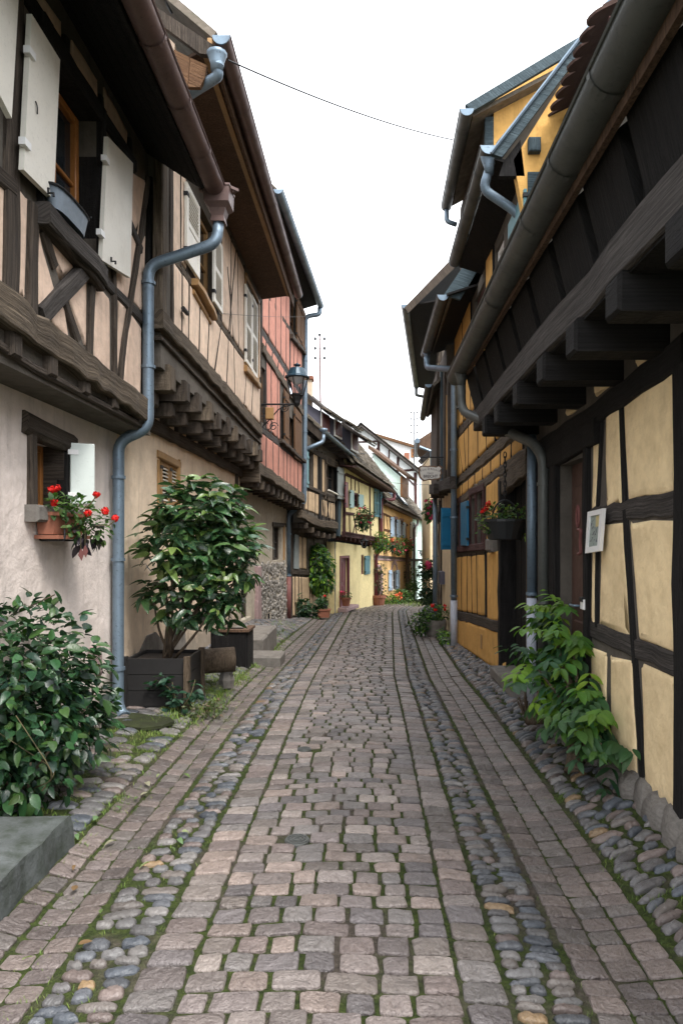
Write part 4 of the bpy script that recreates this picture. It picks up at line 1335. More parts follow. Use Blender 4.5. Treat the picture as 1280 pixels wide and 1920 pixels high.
# ---------------- fourth house: dark timbers, long low eave with dormers
t = Thing('timber_house', 'low dark timbered house past the red one with a long eave and slate blue dormers', 'house', (-1.5, 19, -.5), 'half timbered houses along the lane')
L4 = t
FU = Face((-1.63, 17.5), (-.74, 21.1), 1)
FL = Face((-2.0, 17.6), (-1.2, 20.8), 1)
LU = FU.L
w1 = hole(FU, 611, 629, (620, 925), (620, 868), .2); w2 = hole(FU, 578, 585, (581, 914), (581, 845), .1)
wall(t, FU, 0, LU, (2.0, 1.75), (4.3, 4.0), [w1, w2], 'mortar', name='upper_wall')
core(t, FU, .05, LU - .05, 2.0, 4.0, 3.5, back=-.34)
window(t, FU, *w1[:4], .12, .07, 'wd', 2, 2); window(t, FU, *w2[:4], .08, .05, 'wd', 1, 2)
jb = ((560, 963), (623, 985)); sl4 = ((570, 915), (632, 935)); tp4 = ((570, 825), (636, 870))
bm_beam(t, FU, [(560, 962), (577, 974), (594, 981), (628, 986)], .2, .09, 'ww', jit=.03)
for pts, w, mt in (([(575, 912), (632, 938)], .10, 'wd'), ([(570, 836), (636, 876)], .14, 'wd'), ([(599, 850), (598, 975)], .2, 'wb'), ([(631, 862), (630, 985)], .22, 'wb'),
                   ([(609, 870), (608, 935)], .1, 'ww'), ([(609, 862), (630, 872)], .2, 'ww'), ([(612, 934), (625, 938)], .14, 'ww')):
    bm_beam(t, FU, pts, w, .05, mt)
bays(t, FU, ((565, 958), (626, 979)), sl4, [(570, 570), (576.6, 576.6), (590, 590), (597.5, 597.5, .12)], 'pl_l4', .05, .06, .05, .02)
bays(t, FU, ((565, 958), (626, 979)), ((570, 924), (632, 945)), [(600, 600, .1), (604, 604), (608.5, 607.5), (613.5, 613.5), (618.5, 619), (623.5, 623.5), (627, 627)], 'pl_l4', .05, .06, .02, .02)
bays(t, FU, sl4, tp4, [(586, 586), (594, 594)], 'pl_l4', .04, .06, .06, .02); bays(t, FU, sl4, tp4, [(602.5, 602.5), (608, 608)], 'pl_l4', .04, .06, .1, .02)
bm_beam(t, FU, [(603, 935), (606, 965), (602, 975)], .05, .03, 'wb'); bm_beam(t, FU, [(615, 940), (611, 975)], .04, .03, 'wb'); bm_beam(t, FU, [(611, 940), (616, 978)], .04, .03, 'wb')
fs = FU.shift(.05)
leaf_shut(t, fs, 571, 578, (575, 846), (575, 914), 'teal', 'plank')
leaf_shut(t, FU.shift(.12), 633, 644, (638, 877), (638, 936), 'greyp', 'plank')
t.part('hanging_rail', MB().tube([FU.at(608, 919, .12), FU.at(638, 934, .12)], .025, 6), 'white')
t.part('corner_post', MB().beam([FU.at(633, 937, .05), FU.at(632, 1005, .05)], .19, .04, FU.n), 'wblue')
for k_ in range(8):
    u = .1 + k_ * (LU - .2) / 7
    zz = float(np.interp(u, [0, 1, 2, LU], [1.95, 1.74, 1.66, 1.74])) - .06
    joist(t, FU.P(u, zz - .02, .06), -FU.n, .45, .12, .14, 'ww' if k_ % 2 else 'wd')
LL = FL.L
wall(t, FL, 0, LL, (-.8, -.9), (2.1, 1.85), [], 'mortar', name='lower_wall')
core(t, FL, .05, LL - .05, -.8, 1.8, 3, back=-.36)
bays(t, FL, ((545, 1160), (612, 1150)), ((545, 1077), (612, 1082)), [(547, 547), (553, 552), (559, 559), (565, 564), (580, 580), (595, 596), (607, 607)], 'pl_l4', .06, .05, .05, .02)
bays(t, FL, ((545, 1068), (612, 1073)), ((545, 1000), (612, 1012)), [(547, 547), (559, 559), (566, 566), (574, 574), (588, 588), (607, 607)], 'pl_l4', .06, .05, .05, .02, skip=(0, 3, 4))
bm_beam(t, FL, [(545, 1072), (612, 1077)], .13, .04, 'wd'); bm_beam(t, FL, [(546, 996), (612, 1008)], .2, .04, 'wd')
t.part('shutter', MB().prism([FL.at(*p, .03) for p in ((548, 1066), (557, 1067), (556, 1004), (550, 1002))], FL.n * .03), 'greyp')
# eave, roof and dormers
e0, e1 = Vector((-1.17, 17.9, 4.42)), Vector((-.32, 21.2, 4.06))
gutter(t, e0, e1, .07, 'zinc', .9)
rb = Vector((-1, .25, 0)).normalized()
ridge0, ridge1 = e0 + rb * 2.0 + UPV * 1.95, e1 + rb * 2.2 + UPV * 2.1
slab(t, 'roof', [e0 + UPV * .06, e1 + UPV * .06, ridge1, ridge0], .09, 'tile')
t.part('soffit', MB().prism([e0 - UPV * .02 + rb * .05, e1 - UPV * .02 + rb * .05, e1 + rb * .75 + UPV * .05, e0 + rb * .75 + UPV * .05], (0, 0, .03)), 'wdark_o')
for k_ in range(7):
    p = e0.lerp(e1, (k_ + .5) / 7) - UPV * .07
    t.part('rafter_tail', MB().obox(p + rb * .35, rb * .33, (e1 - e0).normalized() * .05, UPV * .05), 'wd')
for k_ in range(9):
    a = e0 + rb * (.12 + .2 * k_) + UPV * (.10 + .195 * k_); d_ = (e1 - e0).normalized()
    t.part('verge_tile', MB().obox(a + d_ * .02, d_ * .1, rb * .12 + UPV * .09, UPV * .02), 'tile')
t.part('verge_board', MB().prism([e0 + rb * .02 - UPV * .05 - Vector((0, .05, 0)), e0 + rb * .02 - UPV * .3 - Vector((0, .05, 0)), e0 + rb * 1.2 + UPV * .75 - Vector((0, .05, 0)), e0 + rb * 1.2 + UPV * 1.05 - Vector((0, .05, 0))], (0, .05, 0)), 'wd')
c = at(606, 808, 17.92)
t.part('rain_hopper', MB().lathe(c, [(.05, -.15), (.055, -.05), (.10, .0), (.11, .06)], 12), 'zinc', smooth=True)
pipe(t, [c - UPV * .1, at(605, 829, 17.9), at(574, 842, 17.6)], .055, 'zinc', [], .08)
for (Yd, xa, xb, ya, yb, xf, roof) in ((18.55, 574, 600, 756, 806, 606, [(566, 728), (612, 768)]), (19.6, 597, 625, 770, 817, 635, [(606, 759), (653, 791)]), (20.7, 634, 657, 793, 844, 665, [(640, 790), (681, 819)])):
    A, B = at(xa, yb, Yd), at(xb, yb, Yd); zt0, zt1 = at(xa, ya, Yd).z, at(xb, ya + (xb - xa) * .55, Yd).z
    back = Vector((0.18, .75, 0))
    dm = t.part('dormer', MB().prism([A, B, Vector((B.x, B.y, zt1)), Vector((A.x, A.y, zt0))], back), 'slate')
    fr = [B + Vector((.012, .0, 0)), B + back + Vector((.012, 0, 0)), Vector((B.x + .012, B.y, zt1)) + back, Vector((B.x + .012, B.y, zt1))]
    t.part('dormer_window_frame', MB().prism(fr, (.03, -.006, 0)), 'white2', dm)
    m_ = sum(fr, Vector()) / 4
    t.part('dormer_shutter', MB().prism([m_ + (p - m_) * .8 + Vector((.032, 0, 0)) for p in fr], (.02, -.004, 0)), 'maroon', dm)
    r0, r1 = at(roof[0][0], roof[0][1], Yd - .12), at(roof[1][0], roof[1][1], Yd - .12)
    t.part('dormer_roof', MB().prism([r0, r1, r1 + Vector((.02, 0, -.12)), r0 + Vector((0, 0, -.15))], (back * 1.35)), 'wg', dm)
    for q in range(4):
        p = r1 + back * (q / 3 * 1.2)
        t.part('dormer_tile', MB().obox(p + Vector((.05, 0, -.02)), (.12, 0, -.07), back.normalized() * .13, (.01, 0, .02)), 'tile', dm)
    gutter(t, r1 + Vector((.1, 0, -.13)), r1 + Vector((.1, 0, -.13)) + back * 1.3, .03, 'zinc_d', 2)
t.part('chimney', MB().box(-1.78, -1.52, 18.6, 18.9, 4.5, 5.95), 'pl_l2')
t.part('chimney_cap', MB().box(-1.82, -1.48, 18.56, 18.94, 5.93, 6.02), 'terra')

# ---------------- mast with insulators
b_ = at(601, 752, 19.3)
t = Thing('wire_mast', 'thin wire mast with insulators on the roof behind the street lantern', 'mast', b_)
top_ = at(599, 628, 19.3)
t.part('pole', MB().tube([b_ - UPV * .4, top_], [.025, .018], 6), 'rust')
t.part('pole_cap', MB().lathe(top_, [(.03, -.03), (.04, .03)], 8), 'iron')
for py in (636, 654, 672):
    p = at(599.5, py, 19.3)
    cr = t.part('crossarm', MB().tube([p - Vector((.13, 0, 0)), p + Vector((.13, 0, 0))], .008, 5), 'iron')
    for sx in (-.13, .13):
        t.part('insulator', MB().lathe(p + Vector((sx, 0, 0)), [(.02, -.03), (.035, 0), (.03, .05), (.012, .06)], 8), 'iron', cr)
for (px0, py0, px1, Yd) in ((776, 770, 776, 34.0),):
    b2 = at(px0, 850, Yd)
    t = Thing('wire_mast', 'farthest lattice wire mast beside the white gable', 'mast', b2)
    t.part('pole', MB().tube([b2 - UPV * .8, at(776, 772, Yd)], .025, 6), 'iron')
    for py in (774, 786, 798, 812):
        p = at(776, py, Yd)
        cr = t.part('crossarm', MB().tube([p - Vector((.16, 0, 0)), p + Vector((.16, 0, 0))], .008, 5), 'iron')
        for sx in (-.16, .16): t.part('insulator', MB().lathe(p + Vector((sx, 0, 0)), [(.025, -.03), (.045, 0), (.03, .06)], 8), 'iron', cr)

# ---------------- yellow house
t = Thing('timber_house', 'yellow plastered house with a brown door and teal shutters where the lane bends', 'house', (-.4, 22.7, -.7), 'half timbered houses along the lane')
L5 = t
FL = Face((-.945, 20.5), (.235, 25.0), 1)
FU = Face((-.70, 20.75), (.40, 24.9), 1)
LU, LL = FU.L, FL.L
d5 = hole(FL, 638, 653, (645, 1137), (645, 1047), .15); w5 = hole(FL, 677, 681.5, (679, 1077), (679, 1040), .12)
wall(t, FL, 0, LL, (-.8, -1.0), (1.5, 1.3), [d5, w5], 'pl_yel', name='lower_wall')
core(t, FL, .05, LL - .05, -.9, 1.3, 3, back=-.4)
t.part('side_wall', MB().prism([(-.96, 20.49, -.9), (-1.5, 20.9, -.9), (-1.5, 20.9, 1.5), (-.96, 20.49, 1.5)], (0.0, .1, 0)), 'pl_grey')
fd = FL.shift(-.13)
dm = t.part('door', MB().prism([fd.P(d5[0], d5[2]), fd.P(d5[1], d5[2]), fd.P(d5[1], d5[3]), fd.P(d5[0], d5[3])], FL.n * .04), 'maroon')
uw = (d5[1] - d5[0])
for k_ in (0, 1):
    for z0_, z1_ in ((.08, .42), (.5, .92)):
        a = d5[0] + uw * (.1 + .45 * k_); zz0 = d5[2] + (d5[3] - d5[2]) * z0_; zz1 = d5[2] + (d5[3] - d5[2]) * z1_
        t.part('door_panel', MB().cbox(fd.P(a + uw * .175, (zz0 + zz1) / 2, .045), FL.dv * uw * .17, UPV * (zz1 - zz0) / 2, FL.n * .012, .008), 'maroon', dm)
t.part('door_handle', MB().tube([fd.P(d5[0] + .12, (d5[2] + d5[3]) / 2, .08), fd.P(d5[0] + .24, (d5[2] + d5[3]) / 2, .08)], .015, 6), 'iron', dm)
for u in (d5[0] - .04, d5[1] + .04): t.part('door_frame', MB().beam([FL.P(u, d5[2]), FL.P(u, d5[3])], .09, .02, FL.n, jit=.002), 'maroon')
t.part('door_frame', MB().beam([FL.P(d5[0] - .08, d5[3] + .04), FL.P(d5[1] + .08, d5[3] + .04)], .09, .02, FL.n, jit=.002), 'maroon')
t.part('door_step', MB().cbox(FL.P((d5[0] + d5[1]) / 2, d5[2] - .05, .1), FL.dv * .7, UPV * .06, FL.n * .18, .02), 'stone_pink')
window(t, FL, *w5[:4], .08, .05, 'maroon', 1, 2)
leaf_shut(t, FL.shift(.04), 684, 693, (688, 1042), (688, 1077), 'teal', 'plank')
w51 = hole(FU, 663, 671.5, (667, 951), (667, 924), .12)
wall(t, FU, 0, LU, (1.72, 1.52), (4.2, 3.85), [w51], 'pl_yel', name='upper_wall')
core(t, FU, .05, LU - .05, 1.72, 3.5, 3, back=-.36)
window(t, FU, *w51[:4], .08, .05, 'maroon', 1, 2)
for q in range(3):
    bm_beam(t, FU, [(643, 998 + q * 3.4), (708, 1009 + q * 2.6)], .055, .05 + .03 * (q == 0), 'wmaroon', jit=.003)
for pts, w in (([(646, 888), (646, 1000)], .09), ([(657, 893), (658, 925)], .05), ([(665, 896), (665, 920)], .05), ([(671, 900), (672, 925)], .05), ([(692, 907), (694, 1008)], .12),
               ([(646, 962), (663, 964)], .09), ([(648, 889), (714, 920)], .1), ([(712, 920), (712, 1012)], .11), ([(654, 964), (655, 1000)], .04), ([(662, 965), (668, 1003)], .05), ([(668, 965), (661, 1003)], .05)):
    bm_beam(t, FU, pts, w, .025, 'wmaroon')
fs = FU.shift(.05)
leaf_shut(t, fs, 656, 663, (659, 919), (659, 952), 'tealp', 'flat'); leaf_shut(t, fs, 672, 681, (676, 927), (676, 951), 'tealp', 'flat')
leaf_shut(t, fs, 702, 710, (706, 917), (706, 969), 'teal', 'louver'); leaf_shut(t, FU.shift(.1), 713, 717, (715, 923), (715, 972), 'teal', 'flat')
leaf_shut(t, FU.shift(.1), 647, 652, (650, 904), (650, 952), 'maroon', 'flat')
for k_ in range(9):
    u = .15 + k_ * (LU - .3) / 8
    joist(t, FU.P(u, 1.56 - .2 * u / LU, .02), -FU.n, .35, .1, .1, 'wmaroon')
e0, e1 = Vector((-.38, 20.35, 3.78)), Vector((.98, 25.3, 3.36))
rb = Vector((-1, .27, 0)).normalized()
gutter(t, e0, e1, .07, 'copper', 1.0)
slab(t, 'soffit', [e0 - UPV * .02, e1 - UPV * .02, e1 + rb * .62 + UPV * .06, e0 + rb * .62 + UPV * .06], .03, 'wmaroon')
def tile_roof(t, e0, e1, rb, run, pitch, mat='tile', tw=.2, gl=.17):
    d_ = (e1 - e0); L = d_.length; d_.normalize()
    upv = (rb * math.cos(pitch) + UPV * math.sin(pitch)); nn = d_.cross(upv); nn = nn if nn.z > 0 else -nn
    r0, r1 = e0 + upv * run, e1 + upv * run
    slab(t, 'roof', [e0 + UPV * .02, e1 + UPV * .02, r1, r0], .06, mat)
    mb = MB(); k = 0
    while k * gl < run:
        for q in range(int(L / tw) + 1):
            p = e0 + upv * (k * gl) + d_ * (q * tw + (tw / 2 if k % 2 else 0)) + nn * (.09 + rnd.uniform(-.008, .012))
            mb.obox(p, d_ * tw * .47, upv * gl * .6 - nn * .012, nn * .010)
        k += 1
    t.part('roof_tiles', mb, mat, kind='stuff')
    return r0, r1
t.part('gable_end', MB().prism([e0 + rb * .3 + UPV * .0 + Vector((0, .1, 0)), e0 + rb * 2.4 + Vector((0, .1, 0)), e0 + rb * 2.4 + UPV * 1.9 + Vector((0, .1, 0)), e0 + rb * .5 + UPV * .5 + Vector((0, .1, 0))], (.02, .08, 0)), 'wd')
tile_roof(t, e0 + UPV * .06, e1 + UPV * .06, rb, 2.3, R(50))
pipe(t, [e1 - UPV * .05, e1 - UPV * .3, FU.P(LU, 3.05, .1), FU.P(LU, 1.25, .1), FL.P(LL, 1.0, .08), FL.P(LL, -.85, .08)], .06, 'maroon', [], .12)

# ---------------- lantern under the yellow jetty
c = at(682.5, 1018, 22.6)
t = Thing('hanging_lantern', 'small black lantern hanging under the yellow house jetty', 'lantern', c)
t.part('lantern_body', MB().lathe(c, [(.05, -.14), (.07, -.13), (.115, .06), (.1, .07)], 6), 'lglass')
t.part('lantern_roof', MB().lathe(c, [(.15, .07), (.06, .13), (.02, .16), (.012, .26)], 6), 'iron')
t.part('lantern_foot', MB().lathe(c, [(.03, -.18), (.075, -.145), (.07, -.12)], 6), 'iron')
for k_ in range(6):
    a = k_ * math.pi / 3
    t.part('lantern_bar', MB().tube([c + Vector((.074 * math.cos(a), .074 * math.sin(a), -.13)), c + Vector((.12 * math.cos(a), .12 * math.sin(a), .07))], .01, 4), 'iron')

# ---------------- orange house
t = Thing('timber_house', 'orange plastered house after the yellow one with pale blue shutters and mossy roof', 'house', (1.0, 27.4, -1), 'half timbered houses along the lane')
L6 = t
FL = Face((.30, 25.15), (1.88, 29.7), 1)
FU = Face((.36, 25.1), (1.94, 29.65), 1)
LL = FL.L
a6 = hole(FL, 704, 714.5, (709, 1128), (709, 1072), .2); b6 = hole(FL, 734, 743, (738, 1107), (738, 1070), .15)
wall(t, FL, 0, LL, (-1.0, -1.3), (1.0, .75), [a6, b6], 'pl_org', name='lower_wall')
core(t, FL, .05, LL - .05, -1.2, .9, 3, back=-.4)
window(t, FL, *b6[:4], .08, .05, 'white2', 2, 2)
def arch(t, f, u0, u1, z0, spring, w, mat, name):
    r = (u1 - u0) / 2; c = (u0 + u1) / 2; pts = [f.P(u0, z0)] + [f.P(c - r * math.cos(math.pi * j / 8), spring + r * math.sin(math.pi * j / 8)) for j in range(9)] + [f.P(u1, z0)]
    return t.part(name, MB().beam(pts, w, .03, f.n, jit=.002, seg=.4), mat)
arch(t, FL, a6[0] - .05, a6[1] + .05, a6[2], a6[3] - .2, .18, 'stone_pink', 'door_surround')
arch(t, FL, b6[0] - .05, b6[1] + .05, b6[2], b6[3] - .05, .14, 'stone_pink', 'window_surround')
fd = FL.shift(-.15)
t.part('door', MB().prism([fd.P(a6[0], a6[2]), fd.P(a6[1], a6[2]), fd.P(a6[1], a6[3]), fd.P(a6[0], a6[3])], FL.n * .04), 'maroon')
leaf_shut(t, FL.shift(.05), 729, 734, (731, 1069), (731, 1107), 'bluep', 'plank'); leaf_shut(t, FL.shift(.05), 743, 748.5, (746, 1069), (746, 1104), 'bluep', 'plank')
ws = [hole(FU, x0, x1, (x0, 1007 - (x0 - 735) * .05), (x0, 972 + (x0 - 735) * .3), .12) for x0, x1 in ((738.5, 744), (750, 755.5))]
wall(t, FU, 0, FU.L, (1.02, .78), (3.2, 2.9), ws, 'pl_org', name='upper_wall')
core(t, FU, .05, FU.L - .05, 1.0, 2.45, 3, back=-.36)
for h in ws: window(t, FU, *h[:4], .08, .06, 'white2', 2, 2)
fs = FU.shift(.05)
for x0, x1, y0, y1 in ((732.5, 738.5, 969, 1006), (744, 750, 974, 1008), (755.5, 759.5, 979, 1009)):
    leaf_shut(t, fs, x0, x1, (x0, y0), (x0, y1), 'bluep', 'plank')
for x in (741, 752.5):
    t.part('window_frame', MB().beam([FU.at(x - 3.4, 968 + (x - 735) * .3), FU.at(x + 3.4, 970 + (x - 735) * .3)], .1, .03, FU.n, jit=.002), 'stone_pink')
for pts, w in (([(719, 965), (719, 1040)], .1), ([(724, 968), (727, 1000)], .05), ([(719, 993), (732, 996)], .09), ([(726, 1000), (724, 1038)], .05), ([(733, 1000), (734, 1040)], .08), ([(716, 962), (764, 985)], .09), ([(761, 983), (762, 1040)], .1)):
    bm_beam(t, FU, pts, w, .02, 'wbrown')
for q in range(3):
    t.part('stone_band', MB().beam([FL.at(700, 1041 + q * 3.6), FL.at(769, 1045 + q * 3.4)], .075, .03 + .02 * (q == 0), FL.n, jit=.001), ('stone_pink', 'stone_grey', 'stone_pink')[q])
e0, e1 = Vector((.62, 24.9, 2.93)), Vector((2.22, 30.3, 2.53))
rb = Vector((-1, .3, 0)).normalized()
gutter(t, e0, e1, .06, 'copper', 1.2)
slab(t, 'soffit', [e0 - UPV * .02, e1 - UPV * .02, e1 + rb * .4 + UPV * .05, e0 + rb * .4 + UPV * .05], .03, 'wsoff')
tile_roof(t, e0 + UPV * .05, e1 + UPV * .05, rb, 4.6, R(50))
# roof windows and mint dormer
u_ = (rb * math.cos(R(50)) + UPV * math.sin(R(50)))
dd = (e1 - e0).normalized()
for fr, hgt in ((.42, 1.0), (.70, .9)):
    p = e0.lerp(e1, fr) + u_ * hgt + dd.cross(u_) * .14 * (1 if dd.cross(u_).z > 0 else -1)
    sk = t.part('roof_window', MB().obox(p, dd * .35, u_ * .5, dd.cross(u_) * .05), 'zinc')
    t.part('pane', MB().obox(p + dd.cross(u_) * (.055 if dd.cross(u_).z > 0 else -.055), dd * .28, u_ * .42, dd.cross(u_) * .01), 'glass', sk)
Yd = 27.2
A = [at(697, 848, Yd), at(750, 893, Yd), at(750, 932, Yd), at(730, 905, Yd), at(700, 862, Yd)]
dm = t.part('dormer', MB().prism(A, (.35, 1.3, 0)), 'pl_mint')
t.part('dormer_roof', MB().prism([at(690, 834, Yd - .15), at(765, 892, Yd - .15), at(765, 897, Yd - .15), at(690, 841, Yd - .15)], (.45, 1.7, 0)), 'wsoff', dm)
B = [at(750.5, 893, Yd), at(750.5, 931, Yd), at(750.5, 931, Yd) + Vector((.35, 1.3, 0)), at(750.5, 893, Yd) + Vector((.35, 1.3, 0))]
t.part('dormer_window', MB().prism(B, (.05, -.013, 0)), 'winwood', dm)
pipe(t, [e1, e1 - UPV * .25, FU.P(FU.L, 2.1, .08), FU.P(FU.L, -1.2, .08)], .05, 'copper', [], .1)

# ---------------- mint house with balcony, white houses behind
t = Thing('town_house', 'narrow pale mint house with a railed balcony beyond the orange house', 'house', (2.3, 31.3, -1.1))
FL = Face((1.98, 30.0), (2.75, 33.0), 1)
hh = [hole(FL, 772, 776, (774, 1012), (774, 980), .15), hole(FL, 778, 782, (780, 1010), (780, 982), .15), hole(FL, 776, 781, (778, 1130), (778, 1065), .2)]
wall(t, FL, 0, FL.L, (-1.6, -1.7), (2.7, 2.5), hh, 'pl_mint', name='facade')
core(t, FL, .05, FL.L - .05, -1.6, 2.45, 3, back=-.4)
for h in hh[:2]: window(t, FL, *h[:4], .08, .06, 'white2', 1, 2)
leaf_shut(t, FL.shift(.05), 769, 772, (770, 978), (770, 1013), 'white', 'plank'); leaf_shut(t, FL.shift(.05), 776, 778, (777, 980), (777, 1013), 'white', 'plank')
slabp = [FL.at(770, 1052, .0), FL.at(784, 1052, .0)]
t.part('balcony_slab', MB().prism([slabp[0], slabp[1], slabp[1] + FL.n * .55, slabp[0] + FL.n * .55], (0, 0, .1)), 'stone_grey')
rl = t.part('balcony_rail', MB().tube([slabp[0] + FL.n * .53 + UPV * .9, slabp[1] + FL.n * .53 + UPV * .9], .02, 5), 'iron')
for k_ in range(12):
    p = slabp[0].lerp(slabp[1], k_ / 11) + FL.n * .53
    t.part('baluster', MB().tube([p + UPV * .1, p + UPV * .9], .012, 4), 'iron', rl)
tile_roof(t, Vector((2.2, 30.3, 2.55)), Vector((3.05, 33.4, 2.35)), Vector((-1, .25, 0)).normalized(), 3.5, R(50))

t = Thing('gabled_house', 'white half timbered gable with thin dark braces rising over the roofs', 'house', (2, 37, -1.3))
Yd = 37.0
pg = [(640, 1060), (640, 838), (676, 797), (786, 885), (786, 1060)]
t.part('gable_wall', MB().prism([at(x, y, Yd) for x, y in pg], (0, 5, 0)), 'pl_white')
nY = Vector((0, -1, 0))
def gb(pts, w): t.part('timber_beam', MB().beam([at(x, y, Yd) for x, y in pts], w * .62, .04, nY, jit=.006), 'wmaroon')
gb([(650, 830), (711, 827)], .14); gb([(709, 826), (710, 862)], .22); gb([(707, 840), (698, 858)], .12); gb([(729, 842), (728, 875)], .13); gb([(746, 857), (745, 885)], .2)
gb([(752, 883), (784, 880)], .2); gb([(778, 886), (779, 960)], .26); gb([(755, 858), (775, 880)], .13); gb([(762, 895), (778, 912)], .13)
t.part('verge', MB().prism([at(662, 806, Yd - .4), at(676, 792, Yd - .4), at(792, 884, Yd - .4), at(788, 889, Yd - .4), at(677, 800, Yd - .4), at(667, 811, Yd - .4)], (0, .5, 0)), 'wg')
slab(t, 'roof', [at(676, 791, Yd - .4), at(793, 883, Yd - .4), at(793, 883, Yd - .4) + Vector((0, 5.5, 0)), at(676, 791, Yd - .4) + Vector((0, 5.5, 0))], .1, 'tile')
slab(t, 'roof', [at(676, 791, Yd - .4), at(640, 832, Yd - .4), at(640, 832, Yd - .4) + Vector((0, 5.5, 0)), at(676, 791, Yd - .4) + Vector((0, 5.5, 0))], .1, 'tile')
t.part('flue', MB().tube([at(714, 852, Yd - .3), at(714, 876, Yd - .3)], .1, 8), 'zinc')

t = Thing('gabled_house', 'white house with a brown roof edge behind the half timbered gable', 'house', (3, 44, -1.3))
Yd = 43.0
t.part('gable_wall', MB().prism([at(x, y, Yd) for x, y in [(705, 1050), (705, 815), (778, 837), (779, 1050)]], (0, 4, 0)), 'pl_white')
t.part('roof', MB().prism([at(700, 811, Yd - .3), at(783, 836, Yd - .3), at(783, 841, Yd - .3), at(700, 816, Yd - .3)], (0, 4.6, 0)), 'wbrown')
window(t, Face((at(770, 0, Yd - .02).x, Yd - .02), (at(777, 0, Yd - .02).x, Yd - .019), 1), 0, at(776.5, 0, Yd).x - at(770, 0, Yd).x, at(770, 858, Yd).z, at(770, 842, Yd).z, -.06, .08, 'winwood', 1, 2)
t.part('chimney', MB().box(at(757, 0, 42).x, at(766, 0, 42).x, 41.5, 42, at(760, 870, 42).z, at(760, 851, 42).z), 'terra')

t = Thing('town_house', 'plain white house closing the far end of the lane with tall dark windows', 'house', (4, 41, -1.5))
Yd = 41.0
xs = lambda px: at(px, 0, Yd).x
F8 = Face((xs(779), Yd), (xs(840), Yd + .3), 1)
hs8 = []
for x0, x1, y0, y1 in ((790, 793.5, 902, 926), (801, 805, 906, 930), (812, 815, 906, 930), (792, 797, 978, 1012), (803, 808, 980, 1014)):
    hs8.append((F8.uz(x0, y0)[0], F8.uz(x1, y0)[0], F8.uz(x0, y1)[1], F8.uz(x0, y0)[1], .15))
wall(t, F8, 0, F8.L, (-2, -2), (5.6, 5.6), hs8, 'pl_white', name='facade')
core(t, F8, .05, F8.L - .05, -2, 5.5, 3, back=-.4)
for h in hs8: window(t, F8, *h[:4], .08, .05, 'wmaroon', 1, 2)
for h in hs8[:3]:
    t.part('window_guard', MB().tube([F8.P(h[0] - .1, h[2] + .1, .12), F8.P(h[1] + .1, h[2] + .1, .12)], .02, 5), 'white2')
for x0, x1, y in ((791, 798, 1017), (802, 809, 1018)):
    t.part('window_ledge', MB().cbox(F8.at((x0 + x1) / 2, y, .1), F8.dv * .16, UPV * .08, F8.n * .12, .02), 'iron')
pipe(t, [F8.at(786.5, 880, .1), F8.at(786.5, 1100, .1)], .06, 'zinc', [], .1)

# ================================================================== RIGHT SIDE
# ---------------- nearest right house, cream with black timbers
t = Thing('timber_house', 'nearest house on the right, cream panels between black timbers under a low heavy eave', 'house', (1.55, 3.8, 0), 'half timbered houses along the lane')
R1 = t
FR = Face((1.52, 0.8), (1.52, 6.28), -1)
dr = hole(FR, 1112, 1058, (1085, 1330), (1058, 866), .12)
dr = (min(dr[0], dr[1]), max(dr[0], dr[1]), .08, 2.02, .10)
dr = (wy(FR, 1099), wy(FR, 1050), .10, 2.10, .1)
wall(t, FR, 0, FR.L, (-.15, -.15), (2.66, 2.66), [dr], 'mortar', name='wall')
core(t, FR, 0, FR.L - .05, -.1, 2.64, 3.0, back=-.34)
fd = FR.shift(-.10)
dm = t.part('door', MB().prism([fd.P(dr[0], dr[2], -.03), fd.P(dr[1], dr[2], -.03), fd.P(dr[1], dr[3], -.03), fd.P(dr[0], dr[3], -.03)], FR.n * .04), 'door')
uw = dr[1] - dr[0]
for z0_, z1_ in ((.15, .85), (.95, 1.88)):
    t.part('door_panel', MB().cbox(fd.P((dr[0] + dr[1]) / 2, (z0_ + z1_) / 2 + .05, .012), FR.dv * uw * .36, UPV * (z1_ - z0_) / 2, FR.n * .012, .01), 'door', dm)
t.part('door_threshold', MB().cbox(FR.P((dr[0] + dr[1]) / 2, .06, .02), FR.dv * (uw / 2 + .06), UPV * .05, FR.n * .1, .015), 'stone_grey')
hz = FR.at(1094, 1136, .02)
t.part('door_handle', MB().tube(arc([hz, hz + FR.n * .05, hz + FR.n * .05 + FR.dv * .1], .02), .009, 6), 'zinc', dm)
# timbers
bm_beam(t, FR, [(1000, 852), (1034, 830), (1120, 774), (1290, 652)], .15, .035, 'wb', jit=.025)
bm_beam(t, FR, [(1030, 862), (1126, 806)], .17, .05, 'wb', jit=.02)
bm_beam(t, FR, [(1104, 835), (1106, 1260)], .075, .04, 'wb')
bm_beam(t, FR, [(1130, 790), (1121, 950), (1120, 1176)], .062, .014, 'wb')
bm_beam(t, FR, [(1166, 765), (1172, 948), (1188, 1190), (1199, 1340), (1206, 1478)], .072, .014, 'wb')
bm_beam(t, FR, [(1279, 660), (1278, 1000), (1278, 1575)], .10, .03, 'wb')
bm_beam(t, FR, [(1108, 968), (1180, 956), (1300, 936)], .125, .012, 'wg', jit=.03, seg=.1)
bm_beam(t, FR, [(1106, 1176), (1180, 1210), (1300, 1258)], .12, .012, 'wg', jit=.03, seg=.1)
for x, w in ((1044, .16), (1026, .10)):
    bm_beam(t, FR, [(x, 850), (x, 1300)], w, .05, 'wb')
bm_beam(t, FR, [(1008, 850), (1008, 1310)], .18, .03, 'wb')
def rp(q, h=.011): pq(t, FR, q, 'pl_cream', h, r=.014, jit=.010)
rp([(1138, 950), (1166, 946), (1161, 754), (1136, 766)]); rp([(1179, 938), (1272, 920), (1270, 690), (1170, 748)])
rp([(1111, 958), (1120, 954), (1125, 820), (1113, 828)])
